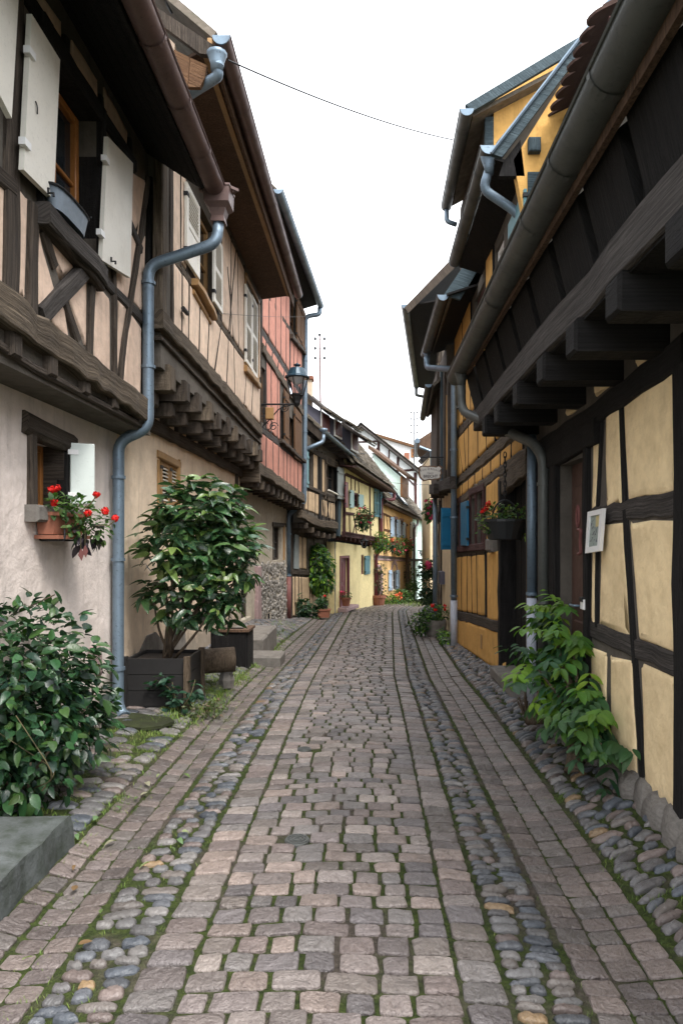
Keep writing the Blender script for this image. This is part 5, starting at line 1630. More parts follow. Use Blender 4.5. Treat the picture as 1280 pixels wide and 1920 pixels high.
rp([(1125, 1172), (1181, 1192), (1169, 978), (1129, 985)]); rp([(1200, 1198), (1271, 1222), (1270, 974), (1182, 978)])
rp([(1110, 1165), (1115, 1168), (1119, 988), (1112, 990)])
rp([(1148, 1448), (1196, 1470), (1184, 1240), (1145, 1228)]); rp([(1212, 1494), (1272, 1545), (1270, 1272), (1204, 1246)])
rp([(1108, 1400), (1138, 1430), (1137, 1226), (1110, 1212)])
rp([(1300, 1560), (1420, 1650), (1420, 1300), (1300, 1275)], .03); rp([(1300, 1240), (1420, 1290), (1420, 950), (1300, 965)], .03); rp([(1300, 915), (1420, 900), (1420, 600), (1300, 672)], .03)
for q in ([(1198, 690), (1212, 680), (1240, 661), (1192, 663)], [(1118, 742), (1130, 735), (1152, 717), (1115, 717)], [(1064, 782), (1072, 777), (1084, 768), (1062, 768)]):
    pq(t, FR, q, 'pl_cream', .02)
for q in ((2.55, 2.8), (3.2, 3.4), (3.8, 4.0), (4.45, 4.7), (5.15, 5.45)):
    pass
# rough plinth
pst = [var_mesh('plinth_stone', v, 'stone_grey') for v in COB[:5]]
for k in range(22):
    y = 1.9 + k * .2
    o = bpy.data.objects.new('plinth_stone', pst[k % 5]); COL.objects.link(o); o.parent = t.o
    o.matrix_local = Matrix.Translation(Vector((1.55, y, bed(1.5, y) + .02)) - t.loc) @ Euler((rnd.uniform(-.2, .2), rnd.uniform(-.2, .2), rnd.uniform(-.4, .4))).to_matrix().to_4x4() @ Matrix.Diagonal((.24 * rnd.uniform(.8, 1.2), .26 * rnd.uniform(.8, 1.3), .1 * rnd.uniform(.7, 1.2), 1))
for k in range(0):
    y = 1.9 + k * .44
    z = bed(1.5, y)
    t.part('plinth_stone', MB().cbox((1.55, y, z + .0), (0, .23 * rnd.uniform(.85, 1.0), 0), (0, 0, rnd.uniform(.11, .17)), (-.085 * rnd.uniform(.7, 1.2), 0, 0), .05), 'stone_grey')
# iron fittings by the door
c = FR.at(1096, 968, .05)
ringp = [c + FR.dv * (math.cos(a) * .03) + UPV * (math.sin(a) * .075) for a in [2 * math.pi * j / 16 for j in range(17)]]
t.part('iron_fitting', MB().tube(ringp, .009, 6), 'rust')
c = FR.at(1100, 1015, .05)
t.part('iron_fitting', MB().tube(arc([c + UPV * .08 + FR.dv * .04, c + UPV * .08 - FR.dv * .03, c - FR.dv * .0, c - UPV * .08 - FR.dv * .03, c - UPV * .09 + FR.dv * .04], .04), .012, 6), 'rust')
t.part('bell_plate', MB().cbox(FR.at(1104, 1133, .045), FR.dv * .035, UPV * .035, FR.n * .008, .003), 'white2')
t.part('bell_push', MB().cbox(FR.at(1104, 1124, .05), FR.dv * .03, UPV * .016, FR.n * .012, .003), 'iron')
# joists under the eave and purlin
for y in (1.75, 2.32, 2.92, 3.52, 4.14, 4.84, 5.56, 6.15):
    t.part('joist', MB().cbox((1.30, y, 2.545), (0, .085, 0), (0, 0, .085), (-.26, 0, 0), .015), 'wb')
t.part('purlin', MB().beam([(1.13, 1.0, 2.74), (1.13, 3.0, 2.73), (1.12, 5.0, 2.74), (1.12, 6.9, 2.72)], .20, .06, (-1, 0, 0), jit=.012, seg=.3, back=.08), 'wg')
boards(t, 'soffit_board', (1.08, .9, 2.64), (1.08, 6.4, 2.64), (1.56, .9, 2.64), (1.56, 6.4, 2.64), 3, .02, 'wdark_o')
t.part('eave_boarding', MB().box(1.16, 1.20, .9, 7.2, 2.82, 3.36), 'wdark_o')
for k in range(11):
    y = 1.2 + k * .56
    t.part('rafter_foot', MB().prism([(1.17, y, 2.84), (1.135, y, 2.9), (1.05, y, 3.24), (1.17, y, 3.34)], (0, .46, 0)), 'wb')
t.part('eave_board', MB().box(1.00, 1.03, .9, 7.3, 3.20, 3.36), 'wsoff')
gutter(t, (.965, .9, 3.36), (.955, 7.42, 3.30), .098, 'zinc_d', .62)
slab(t, 'roof', [(1.03, .9, 3.44), (1.03, 6.2, 3.40), (3.2, 6.2, 5.5), (3.2, .9, 5.6)], .1, 'tile')
# pipes at the corner
g0 = Vector((.96, 7.0, 3.24))
t.part('gutter_outlet', MB().lathe(g0, [(.045, -.14), (.05, -.08), (.085, .03)], 12), 'zinc_d', smooth=True)
pipe(t, [g0 - UPV * .1, g0 - UPV * .40, Vector((1.40, 5.75, 2.33)), Vector((1.455, 5.66, 2.20)), Vector((1.455, 5.66, .25))], .045, 'zinc_d', [(g0 - UPV * .36, UPV), ((1.455, 5.66, 1.98), UPV), ((1.455, 5.66, 1.0), UPV)], .14)
t.part('pipe_foot', MB().tube([(1.455, 5.66, .27), (1.455, 5.66, .05)], .05, 12), 'rust', smooth=True)
pipe(t, [Vector((1.455, 6.06, 2.45)), Vector((1.455, 6.06, 1.02))], .043, 'zinc', [((1.455, 6.06, 1.04), UPV)], .1)
t.part('downpipe', MB().tube([(1.455, 6.06, 1.0), (1.455, 6.06, .02)], .047, 12), 'zinc_w', smooth=True, label='pale lower length of the corner downpipe')
# tiled dormer on the roof
dm = t.part('dormer', MB().prism([(1.86, 5.15, 4.2), (1.86, 5.15, 5.40), (3.4, 5.15, 5.5), (3.4, 5.15, 4.2)], (0, 1.15, 0)), 'wd')
t.part('dormer_fascia', MB().box(1.80, 1.86, 5.02, 6.42, 5.20, 5.40), 'wdark_o', dm)
t.part('eave_end_board', MB().prism([at(1141, 30, 5.05), at(1174, 22, 5.05), at(1168, 50, 5.05), at(1143, 55, 5.05)], (0, .03, 0)), 'wmaroon', dm)
rt = t.part('dormer_roof', MB().prism([(1.74, 5.05, 5.44), (1.74, 6.40, 5.44), (3.3, 6.40, 6.2), (3.3, 5.05, 6.2)], (0, 0, .04)), 'tile_r', dm)
for row in range(3):
    for k in range(8):
        y = 5.12 + k * .17 + (0.085 if row % 2 else 0)
        x0 = 1.66 + row * .16; z0 = 5.40 + row * .09
        pts = [Vector((x0 + .32, y - .078, z0 + .155)), Vector((x0 + .07, y - .078, z0 + .035))] + [Vector((x0 + .07 - .085 * math.sin(math.pi * j / 6), y - .078 * math.cos(math.pi * j / 6), z0 + .035 - .04 * math.sin(math.pi * j / 6))) for j in range(1, 6)] + [Vector((x0 + .07, y + .078, z0 + .035)), Vector((x0 + .32, y + .078, z0 + .155))]
        t.part('roof_tile', MB().prism(pts, (-.008, 0, .02)), 'tile_r', dm)

# ---------------- framed print on the cream house
c = FR.at(1131, 996, .06)
t = Thing('picture_frame', 'small white framed print hanging slightly tilted on the cream timber wall', 'picture', c)
q = [FR.at(1114.5, 1037.5, .045), FR.at(1142.5, 1033, .045), FR.at(1149, 953, .045), FR.at(1119.5, 960, .045)]
def lerp2(s_, t_): return q[0].lerp(q[1], s_).lerp(q[3].lerp(q[2], s_), t_)
t.part('backing', MB().prism([lerp2(.03, .03), lerp2(.97, .03), lerp2(.97, .97), lerp2(.03, .97)], FR.n * .01), 'white2')
b0, b1, c0, c1 = .17, .83, .14, .88
for sq in (((0, 0), (1, 0), (1, c0), (0, c0)), ((0, c1), (1, c1), (1, 1), (0, 1)), ((0, c0), (b0, c0), (b0, c1), (0, c1)), ((b1, c0), (1, c0), (1, c1), (b1, c1))):
    t.part('frame_bar', MB().prism([lerp2(*p) for p in sq], FR.n * .022), 'white2')
t.part('print', MB().prism([lerp2(b0, c0) + FR.n * .011, lerp2(b1, c0) + FR.n * .011, lerp2(b1, c1) + FR.n * .011, lerp2(b0, c1) + FR.n * .011], FR.n * .003), 'paper')
t.part('print_block', MB().prism([lerp2(.56, .60) + FR.n * .015, lerp2(.80, .60) + FR.n * .015, lerp2(.80, .86) + FR.n * .015, lerp2(.56, .86) + FR.n * .015], FR.n * .001), 'paper_y')
mb = MB()
for k in range(60):
    a, b = rnd.uniform(b0 + .03, b1 - .06), rnd.uniform(c0 + .04, c1 - .08)
    if a > .5 and b > .56: continue
    w_, h_ = rnd.uniform(.01, .07), rnd.uniform(.006, .05)
    mb.quad(*(lerp2(x, y) + FR.n * (.0148 + k * 1e-5) for x, y in ((a, b), (a + w_, b), (a + w_, b + h_), (a, b + h_))))
t.part('print_lines', mb, 'slate')

# ---------------- ochre house
t = Thing('timber_house', 'ochre second house on the right with blue shutters, steep gables and close black studs', 'house', (1.5, 9, -.1), 'half timbered houses along the lane')
R2 = t
FR2 = Face((1.5, 6.3), (1.5, 11.65), -1)
f = FR2
hd = (wy(f, 985), wy(f, 944), .02, f.uz(960, 895)[1], .35)
ha = hole(f, 863, 854, (858, 1028), (858, 945), .12); ha = (min(ha[:2]), max(ha[:2])) + ha[2:]
def holeR(x0, x1, yb, yt, rv=.12):
    a, b = wy(f, x0), wy(f, x1); xm = (x0 + x1) / 2
    return (min(a, b), max(a, b), f.uz(xm, yb)[1], f.uz(xm, yt)[1], rv)
ha = holeR(863, 854.5, 1028, 948); hb = holeR(892, 883.5, 1024, 934); hc_ = holeR(905, 895, 1020, 925)
hu = holeR(908, 890, 605, 545); hv = holeR(944, 928, 512, 455)
LR = f.L
wall(t, f, 0, LR, (-.2, -.4), (5.15, 4.9), [hd, ha, hb, hc_, hu, hv], 'mortar', name='wall', reveal=.12)
core(t, f, 1.3, LR - .05, -.3, 4.8, 3.2, back=-.4); core(t, f, 0, 1.3, 2.1, 5.1, 3.2, back=-.4)
for h in (ha, hb, hc_): window(t, f, *h[:4], .09, .04, 'wmaroon', 1, 2)
window(t, f, *hu[:4], .08, .05, 'wmaroon', 1, 2); window(t, f, *hv[:4], .08, .06, 'white2', 2, 2)
for (x0, x1, yt, yb) in ((881, 910, 916, 1030), (852, 866, 940, 1034)):
    for x in (x0 + 1.5, x1 - 1.5): bm_beam(t, f, [(x, ln(((x0, yt + 10), (x1, yt)), x)), (x, yb)], .09, .03, 'wmaroon', jit=.004)
    bm_beam(t, f, [(x0, yt + (8 if x0 > 870 else 5)), (x1, yt - 4)], .10, .035, 'wmaroon', jit=.004)
bm_beam(t, f, [(893.5, 925), (893.5, 1028)], .06, .03, 'wmaroon', jit=.004)
bm_beam(t, f, [(852, 1031), (915, 1024)], .10, .05, 'wmaroon', jit=.006)
# rails
bm_beam(t, f, [(852, 910), (880, 885), (925, 846), (985, 790)], .13, .024, 'ww', jit=.035, seg=.12)
bm_beam(t, f, [(850, 949), (884, 923), (930, 889), (990, 849)], .12, .024, 'ww', jit=.035, seg=.12)
bm_beam(t, f, [(938, 914), (960, 895), (990, 868)], .2, .03, 'ww', jit=.03, seg=.12)
bm_beam(t, f, [(850, 825), (903, 760), (960, 690)], .15, .02, 'ww', jit=.02)
bm_beam(t, f, [(852, 700), (890, 640), (950, 545)], .12, .02, 'wb', jit=.02)
bm_beam(t, f, [(852, 1152), (900, 1163), (944, 1178)], .14, .035, 'wd', jit=.02)
bm_beam(t, f, [(852, 1042), (915, 1034)], .09, .015, 'wd', jit=.02)
P2 = 'pl_r2'
# panels, from far (left) to near (right)
def baysR(bot, top, studs, **k):
    bays(t, f, bot, top, studs[::-1], P2, k.pop('w', .05), k.pop('gb', .05), k.pop('gt', .05), k.pop('hh', .022), wmat='wb', **k)
baysR(((853, 938), (975, 846)), ((853, 920), (975, 817)), [(853, 853), (855, 855), (867, 867), (878.5, 878.5), (890.6, 890.6), (905, 905), (920.6, 920.6), (938.6, 938.6), (959, 959), (981, 981)], gb=.0, gt=.0, hh=.012)
baysR(((853, 902), (975, 783)), ((853, 822), (975, 672)), [(853, 853), (869, 860), (874.5, 871), (880, 880), (897.5, 897.5), (913.5, 913), (930, 930), (948, 948), (968, 968)], gb=.01, gt=.08)
baysR(((853, 822), (975, 672)), ((853, 702), (975, 505)), [(853, 853), (862, 860), (870, 870), (884, 884), (898, 898), (915, 915), (934, 934), (955, 955)], gb=.09, gt=.07)
baysR(((853, 702), (975, 505)), ((853, 612), (975, 360)), [(853, 853), (868, 868), (884, 884)], gb=.07, gt=.0)
baysR(((853, 702), (975, 505)), ((853, 612), (975, 360)), [(912, 912), (926, 926)], gb=.07, gt=.0)
baysR(((853, 1150), (944, 1174)), ((853, 1042), (944, 1030)), [(855, 855), (867, 867), (877.3, 877), (886.7, 885.5), (896.5, 895), (913, 911.5, .09)], gb=.07, gt=.03)
pq(t, f, [(941, 1166), (915.5, 1163), (915, 1036), (940, 1032)], P2, .022)
pq(t, f, [(937, 1010), (914, 1014), (913, 912), (936, 893)], P2, .022)
pq(t, f, [(881, 1022), (876, 1024), (876, 940), (881, 935)], P2, .02)
bm_beam(t, f, [(913, 905), (912, 1165)], .10, .02, 'wb')
t.part('bracket_stone', MB().cbox(f.at(926, 1022, .03), f.dv * .18, UPV * .075, f.n * .05, .02), 'stone_grey')
pq(t, f, [(945, 1264), (857, 1205), (856, 1160), (943, 1184)], P2, .03)
t.part('wall_vent', MB().cbox(f.at(907, 1203, .035), f.dv * .05, UPV * .09, f.n * .006, .003), 'ochre')
# doorway: black leaf and ochre reveal
fd = f.shift(-.18)
dm = t.part('door', MB().prism([fd.P(hd[0] + .15, hd[2]), fd.P(hd[1], hd[2]), fd.P(hd[1], hd[3]), fd.P(hd[0] + .15, hd[3])], f.n * .05), 'wb')
for a in (.25, .5, .75):
    u = hd[0] + .15 + (hd[1] - hd[0] - .15) * a
    t.part('door_board', MB().obox(fd.P(u, (hd[2] + hd[3]) / 2, .055), f.dv * .1, UPV * ((hd[3] - hd[2]) / 2 - .03), f.n * .008), 'wb', dm)
t.part('door_jamb', MB().beam([f.P(hd[1] + .05, hd[2] - .05), f.P(hd[1] + .05, hd[3])], .12, .05, f.n, back=.2), 'wb')
t.part('door_reveal', MB().prism([f.P(hd[0] - .02, hd[2]), f.P(hd[0] + .15, hd[2], -.15), f.P(hd[0] + .15, hd[3], -.15), f.P(hd[0] - .02, hd[3])], (0, -.02, 0)), P2)
sz = bed(1.3, 6.9)
t.part('door_step', MB().cbox(f.P((hd[0] + hd[1]) / 2 - .05, sz + .09, .02), f.dv * .55, UPV * .055, f.n * .14, .012), 'stone_grey')
# shutters of the lower windows
shutter(t, (1.46, 11.25), (-.40, -.12), .27, f.uz(853, 1030)[1], f.uz(853, 955)[1], 'blue', 'plank', out=(0, -1))
leaf_shut(t, f.shift(.06), 876.5, 864.5, (870, 941), (870, 1023), 'blue', 'flat')
# upper teal shutter, post
leaf_shut(t, f.shift(.06), 984, 954, (970, 385), (960, 480), 'teal', 'flat')
bm_beam(t, f, [(985, 340), (985, 500)], .12, .06, 'wblue')
# eave of the near part
gutter(t, (1.145, 6.45, 5.24), (1.145, 8.95, 5.18), .078, 'zinc_d', .5, capmat='zinc')
t.part('soffit', MB().prism([(1.20, 6.5, 5.14), (1.52, 6.5, 5.05), (1.52, 8.95, 5.0), (1.20, 8.95, 5.1)], (0, 0, .03)), 'wdark_o')
slab(t, 'roof', [(1.21, 6.42, 5.26), (1.21, 8.95, 5.22), (3.0, 8.95, 7.3), (3.0, 6.42, 7.4)], .05, 'tile')
Yg = 6.27
t.part('gable_wall', MB().prism([at(962, 300, Yg), at(985, 420, Yg), at(985, 560, Yg), at(1300, 560, Yg), at(1300, -250, Yg), at(1218, -110, Yg)], (0, .1, 0)), P2)
t.part('verge_board', MB().prism([at(922, 288, Yg - .06), at(941, 294, Yg - .06), at(1164, 0, Yg - .06), at(1290, -164, Yg - .06), at(1290, -190, Yg - .06), at(1140, 0, Yg - .06)], (0, .05, 0)), 'wblue')
t.part('verge_strip', MB().tube([at(920, 287, Yg - .08), at(1290, -192, Yg - .08)], .015, 5), 'zinc')
gp = []
t.part('beam_end', MB().cbox(at(1001, 273, Yg - .03), (.055, 0, 0), (0, 0, .065), (0, -.035, 0), .01), 'wblue')
t.part('corner_post', MB().prism([at(990, 500, Yg - .02), at(1016, 500, Yg - .02), at(1011, 322, Yg - .02), at(989, 322, Yg - .02)], (0, .04, 0)), 'wblue')
t.part('soffit_board', MB().prism([at(944, 302, Yg), at(975, 262, Yg), at(983, 330, Yg), at(935, 330, Yg)], (0, .06, 0)), 'wdark_o')
hc2 = at(916, 296, 6.55)
t.part('rain_hopper', MB().lathe(hc2, [(.045, -.16), (.05, -.08), (.08, .0), (.085, .03)], 12), 'zinc', smooth=True)
pipe(t, [hc2 - UPV * .12, at(905, 355, 6.6), at(960, 392, 6.62), at(976, 408, 6.62), at(973, 520, 6.62)], .045, 'zinc', [(at(976, 418, 6.62), UPV)], .09)
# far part: lower eave, with a tall dormer storey behind
gutter(t, (1.03, 9.35, 4.88), (1.02, 12.15, 4.84), .075, 'zinc_d', .6, capmat='zinc')
t.part('soffit', MB().prism([(1.08, 9.3, 4.86), (1.52, 9.3, 5.0), (1.52, 12.1, 4.95), (1.08, 12.1, 4.8)], (0, 0, .03)), 'wdark_o')
slab(t, 'roof', [(1.10, 9.42, 4.88), (1.10, 12.1, 4.85), (2.6, 12.1, 6.6), (2.6, 9.42, 6.65)], .05, 'tile')
Yg = 9.36
t.part('verge_board', MB().prism([at(832, 552, Yg), at(862, 562, Yg), at(905, 490, Yg), at(893, 462, Yg)], (0, .05, 0)), 'wblue')
Yg = 9.05
t.part('upper_side_wall', MB().prism([at(925, 186, Yg), at(925, 420, Yg), at(1200, 420, Yg), at(1200, 12, Yg), at(1052, 99, Yg)], (0, 2.6, 0)), P2)
t.part('upper_post', MB().prism([at(909, 220, Yg), at(925, 218, Yg), at(925, 420, Yg), at(909, 420, Yg)], (0, .1, 0)), 'wblue')
t.part('upper_front', MB().prism([(1.57, 9.15, 5.0), (1.57, 11.6, 5.0), (1.57, 11.6, 7.15), (1.57, 9.15, 7.15)], (.05, 0, 0)), 'wd')
t.part('verge_board', MB().prism([at(872, 196, Yg - .3), at(886, 208, Yg - .3), at(1052, 110, Yg - .3), at(1160, 47, Yg - .3), at(1160, 25, Yg - .3), at(1052, 88, Yg - .3)], (0, .06, 0)), 'wblue')
gutter(t, (1.27, 8.75, 7.05), (1.33, 11.55, 7.18), .085, 'zinc_d', .5, capmat='zinc')
slab(t, 'roof', [(1.34, 8.85, 7.06), (1.40, 11.5, 7.2), (3.6, 11.5, 8.4), (3.6, 8.85, 8.25)], .05, 'tile')
t.part('soffit', MB().prism([(1.36, 8.8, 7.07), (1.62, 8.8, 7.2), (1.62, 11.5, 7.28), (1.40, 11.5, 7.15)], (0, 0, .03)), 'wdark_o')
pipe(t, [(1.33, 11.5, 7.1), (1.33, 11.5, 6.9), (1.5, 11.5, 6.84)], .04, 'zinc', [], .05)
c = Vector((1.03, 11.9, 4.78))
t.part('rain_hopper', MB().lathe(c, [(.05, -.1), (.05, -.04), (.085, .04)], 12), 'zinc', smooth=True)
pipe(t, [c - UPV * .06, c - UPV * .24, Vector((1.36, 11.15, 4.32)), Vector((1.40, 11.1, 4.22)), Vector((1.40, 11.1, .55))], .052, 'zinc', [((1.40, 11.1, 3.0), UPV), ((1.4, 11.1, 1.9), UPV), ((1.4, 11.1, .62), UPV)], .12)
t.part('downpipe', MB().tube([(1.40, 11.1, .55), (1.40, 11.1, -.22)], .058, 12), 'zinc_w', smooth=True, label='pale lower length of the downpipe')

# ---------------- hanging basket on a chain
bc = at(946, 990, 6.85)
t = Thing('hanging_basket', 'black hanging basket of red geraniums on a long chain under the joists', 'hanging basket', bc)
rb_ = .235
bz = bc.z
t.part('pot', MB().lathe((bc.x, bc.y, 0), [(rb_ * .66, bz - .12), (rb_ * .72, bz - .11), (rb_, bz + .06), (rb_ * 1.04, bz + .06), (rb_ * 1.04, bz + .085), (rb_ * .9, bz + .07)], 18), 'plastic', smooth=False)
hoop = [Vector((bc.x + math.cos(a) * rb_ * .55, bc.y, bz + .08 + math.sin(a) * .2)) for a in [math.pi * j / 12 for j in range(13)]]
t.part('hoop', MB().tube(hoop, .009, 6), 'iron')
top = Vector((bc.x, bc.y, bz + .28)); zt = 2.44
nl = int((zt - top.z) / .048)
for k in range(nl):
    c = top + UPV * (.02 + k * .048)
    a = Vector((1, 0, 0)) if k % 2 else Vector((0, 1, 0))
    t.part('chain_link', MB().tube([c + a * (math.cos(q) * .014) + UPV * (math.sin(q) * .034) for q in [2 * math.pi * j / 8 for j in range(9)]], .0055, 5), 'iron')
BASKET = bc

# ---------------- ivory house and dark house further along on the right
t = Thing('timber_house', 'ivory walled house after the ochre one with dark timber upper floor', 'house', (1.6, 13.2, -.3), 'half timbered houses along the lane')
f = Face((1.56, 11.7), (1.60, 14.7), -1)
wall(t, f, 0, f.L, (-.5, -.7), (2.75, 2.6), [], 'pl_r3', name='wall')
core(t, f, .05, f.L - .05, -.6, 4.6, 3, back=-.34)
fu = Face((1.36, 11.75), (1.36, 14.7), -1)
wall(t, fu, 0, fu.L, (2.65, 2.55), (4.9, 4.8), [], 'mortar', name='upper_wall')
for x in (843, 836, 829, 822): bm_beam(t, fu, [(x, 690), (x, 905)], .16, .04, 'wd' if x != 829 else 'wblue')
bm_beam(t, fu, [(848, 905), (808, 918)], .2, .05, 'wg')
for k in range(4):
    joist(t, fu.P(.3 + k * .75, 2.42, .04), -fu.n, .3, .16, .2, 'wg')
pq(t, fu, [(841, 880), (838, 882), (838, 740), (841, 736)], P2, .02)
t.part('meter_box', MB().cbox(f.at(831.5, 1083, .05), f.dv * .25, UPV * .13, f.n * .05, .01), 'slate')
t.part('bracket_box', MB().cbox(fu.at(825, 918, .08), f.dv * .2, UPV * .09, f.n * .06, .01), 'wg')
gutter(t, (1.10, 12.35, 4.35), (1.20, 14.9, 4.2), .06, 'zinc_d', .8, capmat='zinc')
slab(t, 'roof', [(1.17, 12.4, 4.36), (1.27, 14.9, 4.24), (2.8, 14.9, 5.8), (2.8, 12.4, 5.9)], .05, 'tile')
pipe(t, [(1.42, 14.4, 2.6), (1.42, 14.4, -.3)], .05, 'zinc', [((1.42, 14.4, 1.2), UPV)], .1)

t = Thing('timber_house', 'dark timber house further right with a deep overhanging roof against the sky', 'house', (1.9, 17.5, -.5), 'half timbered houses along the lane')
f = Face((1.60, 14.8), (2.05, 21.0), -1)
wall(t, f, 0, f.L, (-.6, -.9), (6.5, 6.2), [], 'mortar', name='wall')
core(t, f, .05, f.L - .05, -.6, 6.1, 3, back=-.34)
for k in range(9):
    u = .1 + k * (f.L - .2) / 8
    t.part('timber_beam', MB().beam([f.P(u, -.6), f.P(u, 6.3)], .16, .03, f.n), 'wd')
for z in (2.3, 4.4): t.part('timber_beam', MB().beam([f.P(0, z), f.P(f.L, z - .2)], .2, .04, f.n), 'wg')
for k in range(8):
    for z0_, z1_ in ((.1, 2.1), (2.45, 4.2), (4.55, 6.1)):
        u0_, u1_ = .19 + k * (f.L - .2) / 8, .01 + (k + 1) * (f.L - .2) / 8
        if k in (1, 4) and z0_ < 4: continue
        pillow(t, f, [(u0_, z0_ - .15), (u1_, z0_ - .15), (u1_, z1_ - .15), (u0_, z1_ - .15)], 'pl_r3', .02)
lv = Face((1.50, 14.75), (1.52, 15.3), -1)
for k in range(10):
    t.part('louvre_slat', MB().obox(at(818, 792 + k * 6.2, 14.7), (.10, 0, 0), (0, .06, .03), (0, -.004, .008)), 'wg')
e0, e1 = Vector((.82, 14.9, 6.68)), Vector((1.58, 22.2, 6.55))
gutter(t, e0, e1, .085, 'zinc_d', 1.0, capmat='zinc')
slab(t, 'roof', [e0 + Vector((.06, .02, .0)), e1 + Vector((.06, 0, .0)), e1 + Vector((2.6, -.2, 2.3)), e0 + Vector((2.6, .02, 2.3))], .05, 'wdark_o')
t.part('soffit', MB().prism([e0 + Vector((.06, 0, -.03)), e1 + Vector((.06, 0, -.03)), e1 + Vector((.6, 0, -.15)), e0 + Vector((.85, 0, .1))], (0, 0, .03)), 'wdark_o')
t.part('verge_board', MB().prism([e0 + Vector((-.02, -.06, -.08)), e0 + Vector((.06, -.06, -.2)), e0 + Vector((1.6, -.06, 1.3)), e0 + Vector((1.55, -.06, 1.55))], (0, .05, 0)), 'wd')
pipe(t, [e1 + Vector((-.02, -.2, -.05)), e1 + Vector((-.02, -.2, -.32)), e1 + Vector((.35, -.2, -.4))], .05, 'zinc_d', [], .05)

t = Thing('small_house', 'brown roofed house end seen beside the hanging sign far down the lane', 'house', (3, 27, -1))
Yd = 26.0
t.part('wall', MB().prism([at(x, y, Yd) for x, y in [(806, 1120), (806, 850), (845, 800), (845, 1120)]], (0, 4, 0)), 'pl_r3')
t.part('roof', MB().prism([at(x, y, Yd - .5) for x, y in [(780, 827), (786, 838), (808, 842), (835, 822), (835, 800), (806, 810)]], (.2, 4.5, .2)), 'wsoff')
t.part('gutter', MB().tube([at(782, 826, Yd - .6), at(782, 826, Yd - .6) + Vector((.3, 4.5, 0))], .1, 8), 'zinc')
t.part('brace', MB().beam([at(786, 868, Yd - .45), at(812, 842, Yd - .45)], .2, .05, (0, -1, 0)), 'wg')
t.part('downpipe', MB().tube([at(786, 838, Yd - .6), at(808, 846, Yd - .6), at(809, 900, Yd - .3)], .06, 6), 'zinc')

# ---------------- wine shop sign
Ys = 11.9
sk = Ys / F0
S_ = lambda x, y, d=0.0: Vector(((x - CX) * sk, Ys + d, H + (CY - y) * sk))
t = Thing('shop_sign', 'cream scroll edged sign reading Vins d\'Alsace Henri BRECHT on an iron bracket', 'sign', S_(806, 886))
br = t.part('bracket_arm', MB().tube([S_(838, 857.5), S_(786, 857.5)], .012, 6), 'iron')
def sscroll(x, y, r0, turns, ph, sg): return [S_(x, y) + Vector((math.cos(ph + sg * turns * 2 * math.pi * j / 22), 0, math.sin(ph + sg * turns * 2 * math.pi * j / 22))) * (r0 * (1 - .8 * j / 22)) for j in range(23)]
t.part('bracket_scroll', MB().tube(sscroll(793, 861, .055, 1.6, 1.5, 1), .007, 5), 'iron', br)
t.part('bracket_scroll', MB().tube(arc([S_(788, 860), S_(792, 866), S_(799, 862), S_(803, 858)], .08), .006, 5), 'iron', br)
t.part('bracket_scroll', MB().tube(arc([S_(794, 872), S_(803, 860)], .08), .006, 5), 'iron', br)
t.part('bracket_scroll', MB().tube(sscroll(838, 861, .05, 1.2, 2.5, -1), .007, 5), 'iron', br)
for x in (792, 824):
    for k in range(4):
        c = S_(x, 860 + k * 3.4)
        t.part('hanger_link', MB().tube([c + Vector((math.cos(q) * .012, .0, math.sin(q) * .02)) for q in [2 * math.pi * j / 8 for j in range(9)]], .004, 5), 'iron', br)
out = [(784, 876), (788, 872.5), (794, 873), (800, 873.5), (801, 875), (803, 873), (812, 873.5), (819, 875), (823, 872.5), (826, 873), (829.5, 876.5), (827, 880), (828.5, 887), (826, 892), (827, 896), (824, 898.5), (816, 899), (810, 900.5), (804, 899.5), (796, 902), (793, 902.5), (789, 899), (785.5, 895), (784.5, 890), (784, 884), (785.5, 880)]
bd = t.part('sign_board', MB().prism([S_(x, y) for x, y in out], (0, .03, 0)), 'signe')
cx_, cy_ = 806.5, 887
t.part('sign_face', MB().prism([S_(cx_ + (x - cx_) * .87, cy_ + (y - cy_) * .84, -.006) for x, y in out], (0, .006, 0)), 'signp', bd)
def lettering(t, text, c, size, mat, parent, arc_r=0, bold=.0, ang0=0):
    """flat printed words; c = centre"""
    def glyph(s_, loc, rz):
        cu = bpy.data.curves.new('lettering', 'FONT'); cu.body = s_; cu.size = size; cu.align_x = 'CENTER'; cu.extrude = .0012; cu.offset = bold; cu.resolution_u = 3
        ob = bpy.data.objects.new('lettering', cu)
        COL.objects.link(ob); bpy.context.view_layer.update()
        me = bpy.data.meshes.new_from_object(ob.evaluated_get(bpy.context.evaluated_depsgraph_get()))
        bpy.data.objects.remove(ob)
        me.transform(Matrix.Translation(Vector(loc)) @ Matrix.Rotation(rz, 4, 'Y') @ Matrix.Rotation(R(90), 4, 'X'))
        return me
    bmj = bmesh.new()
    if not arc_r:
        bmj.from_mesh(glyph(text, c, 0))
    else:
        n = len(text); step = size * .60 / arc_r
        wd = {'i': .45, "'": .4, 'l': .45, ' ': .5, 'A': 1.15, 'V': 1.1, 's': .85, 'c': .9}
        tot = sum(wd.get(ch, 1) for ch in text); pos = 0
        for ch in text:
            w_ = wd.get(ch, 1); a = (pos + w_ / 2 - tot / 2) * step; pos += w_
            if ch == ' ': continue
            bmj.from_mesh(glyph(ch, (c[0] + arc_r * math.sin(a), c[1], c[2] + arc_r * (math.cos(a) - 1)), a))
    me = bpy.data.meshes.new('lettering'); bmj.to_mesh(me); bmj.free()
    for v in me.vertices: v.co -= t.loc
    me.materials.clear()
    return t.part('lettering', me, mat, parent)
lettering(t, "Vins d'Alsace", S_(806, 881.4, -.0085), .056, 'ink', bd, arc_r=.42)
lettering(t, 'Henri', S_(806, 888.6, -.0085), .046, 'ink', bd)
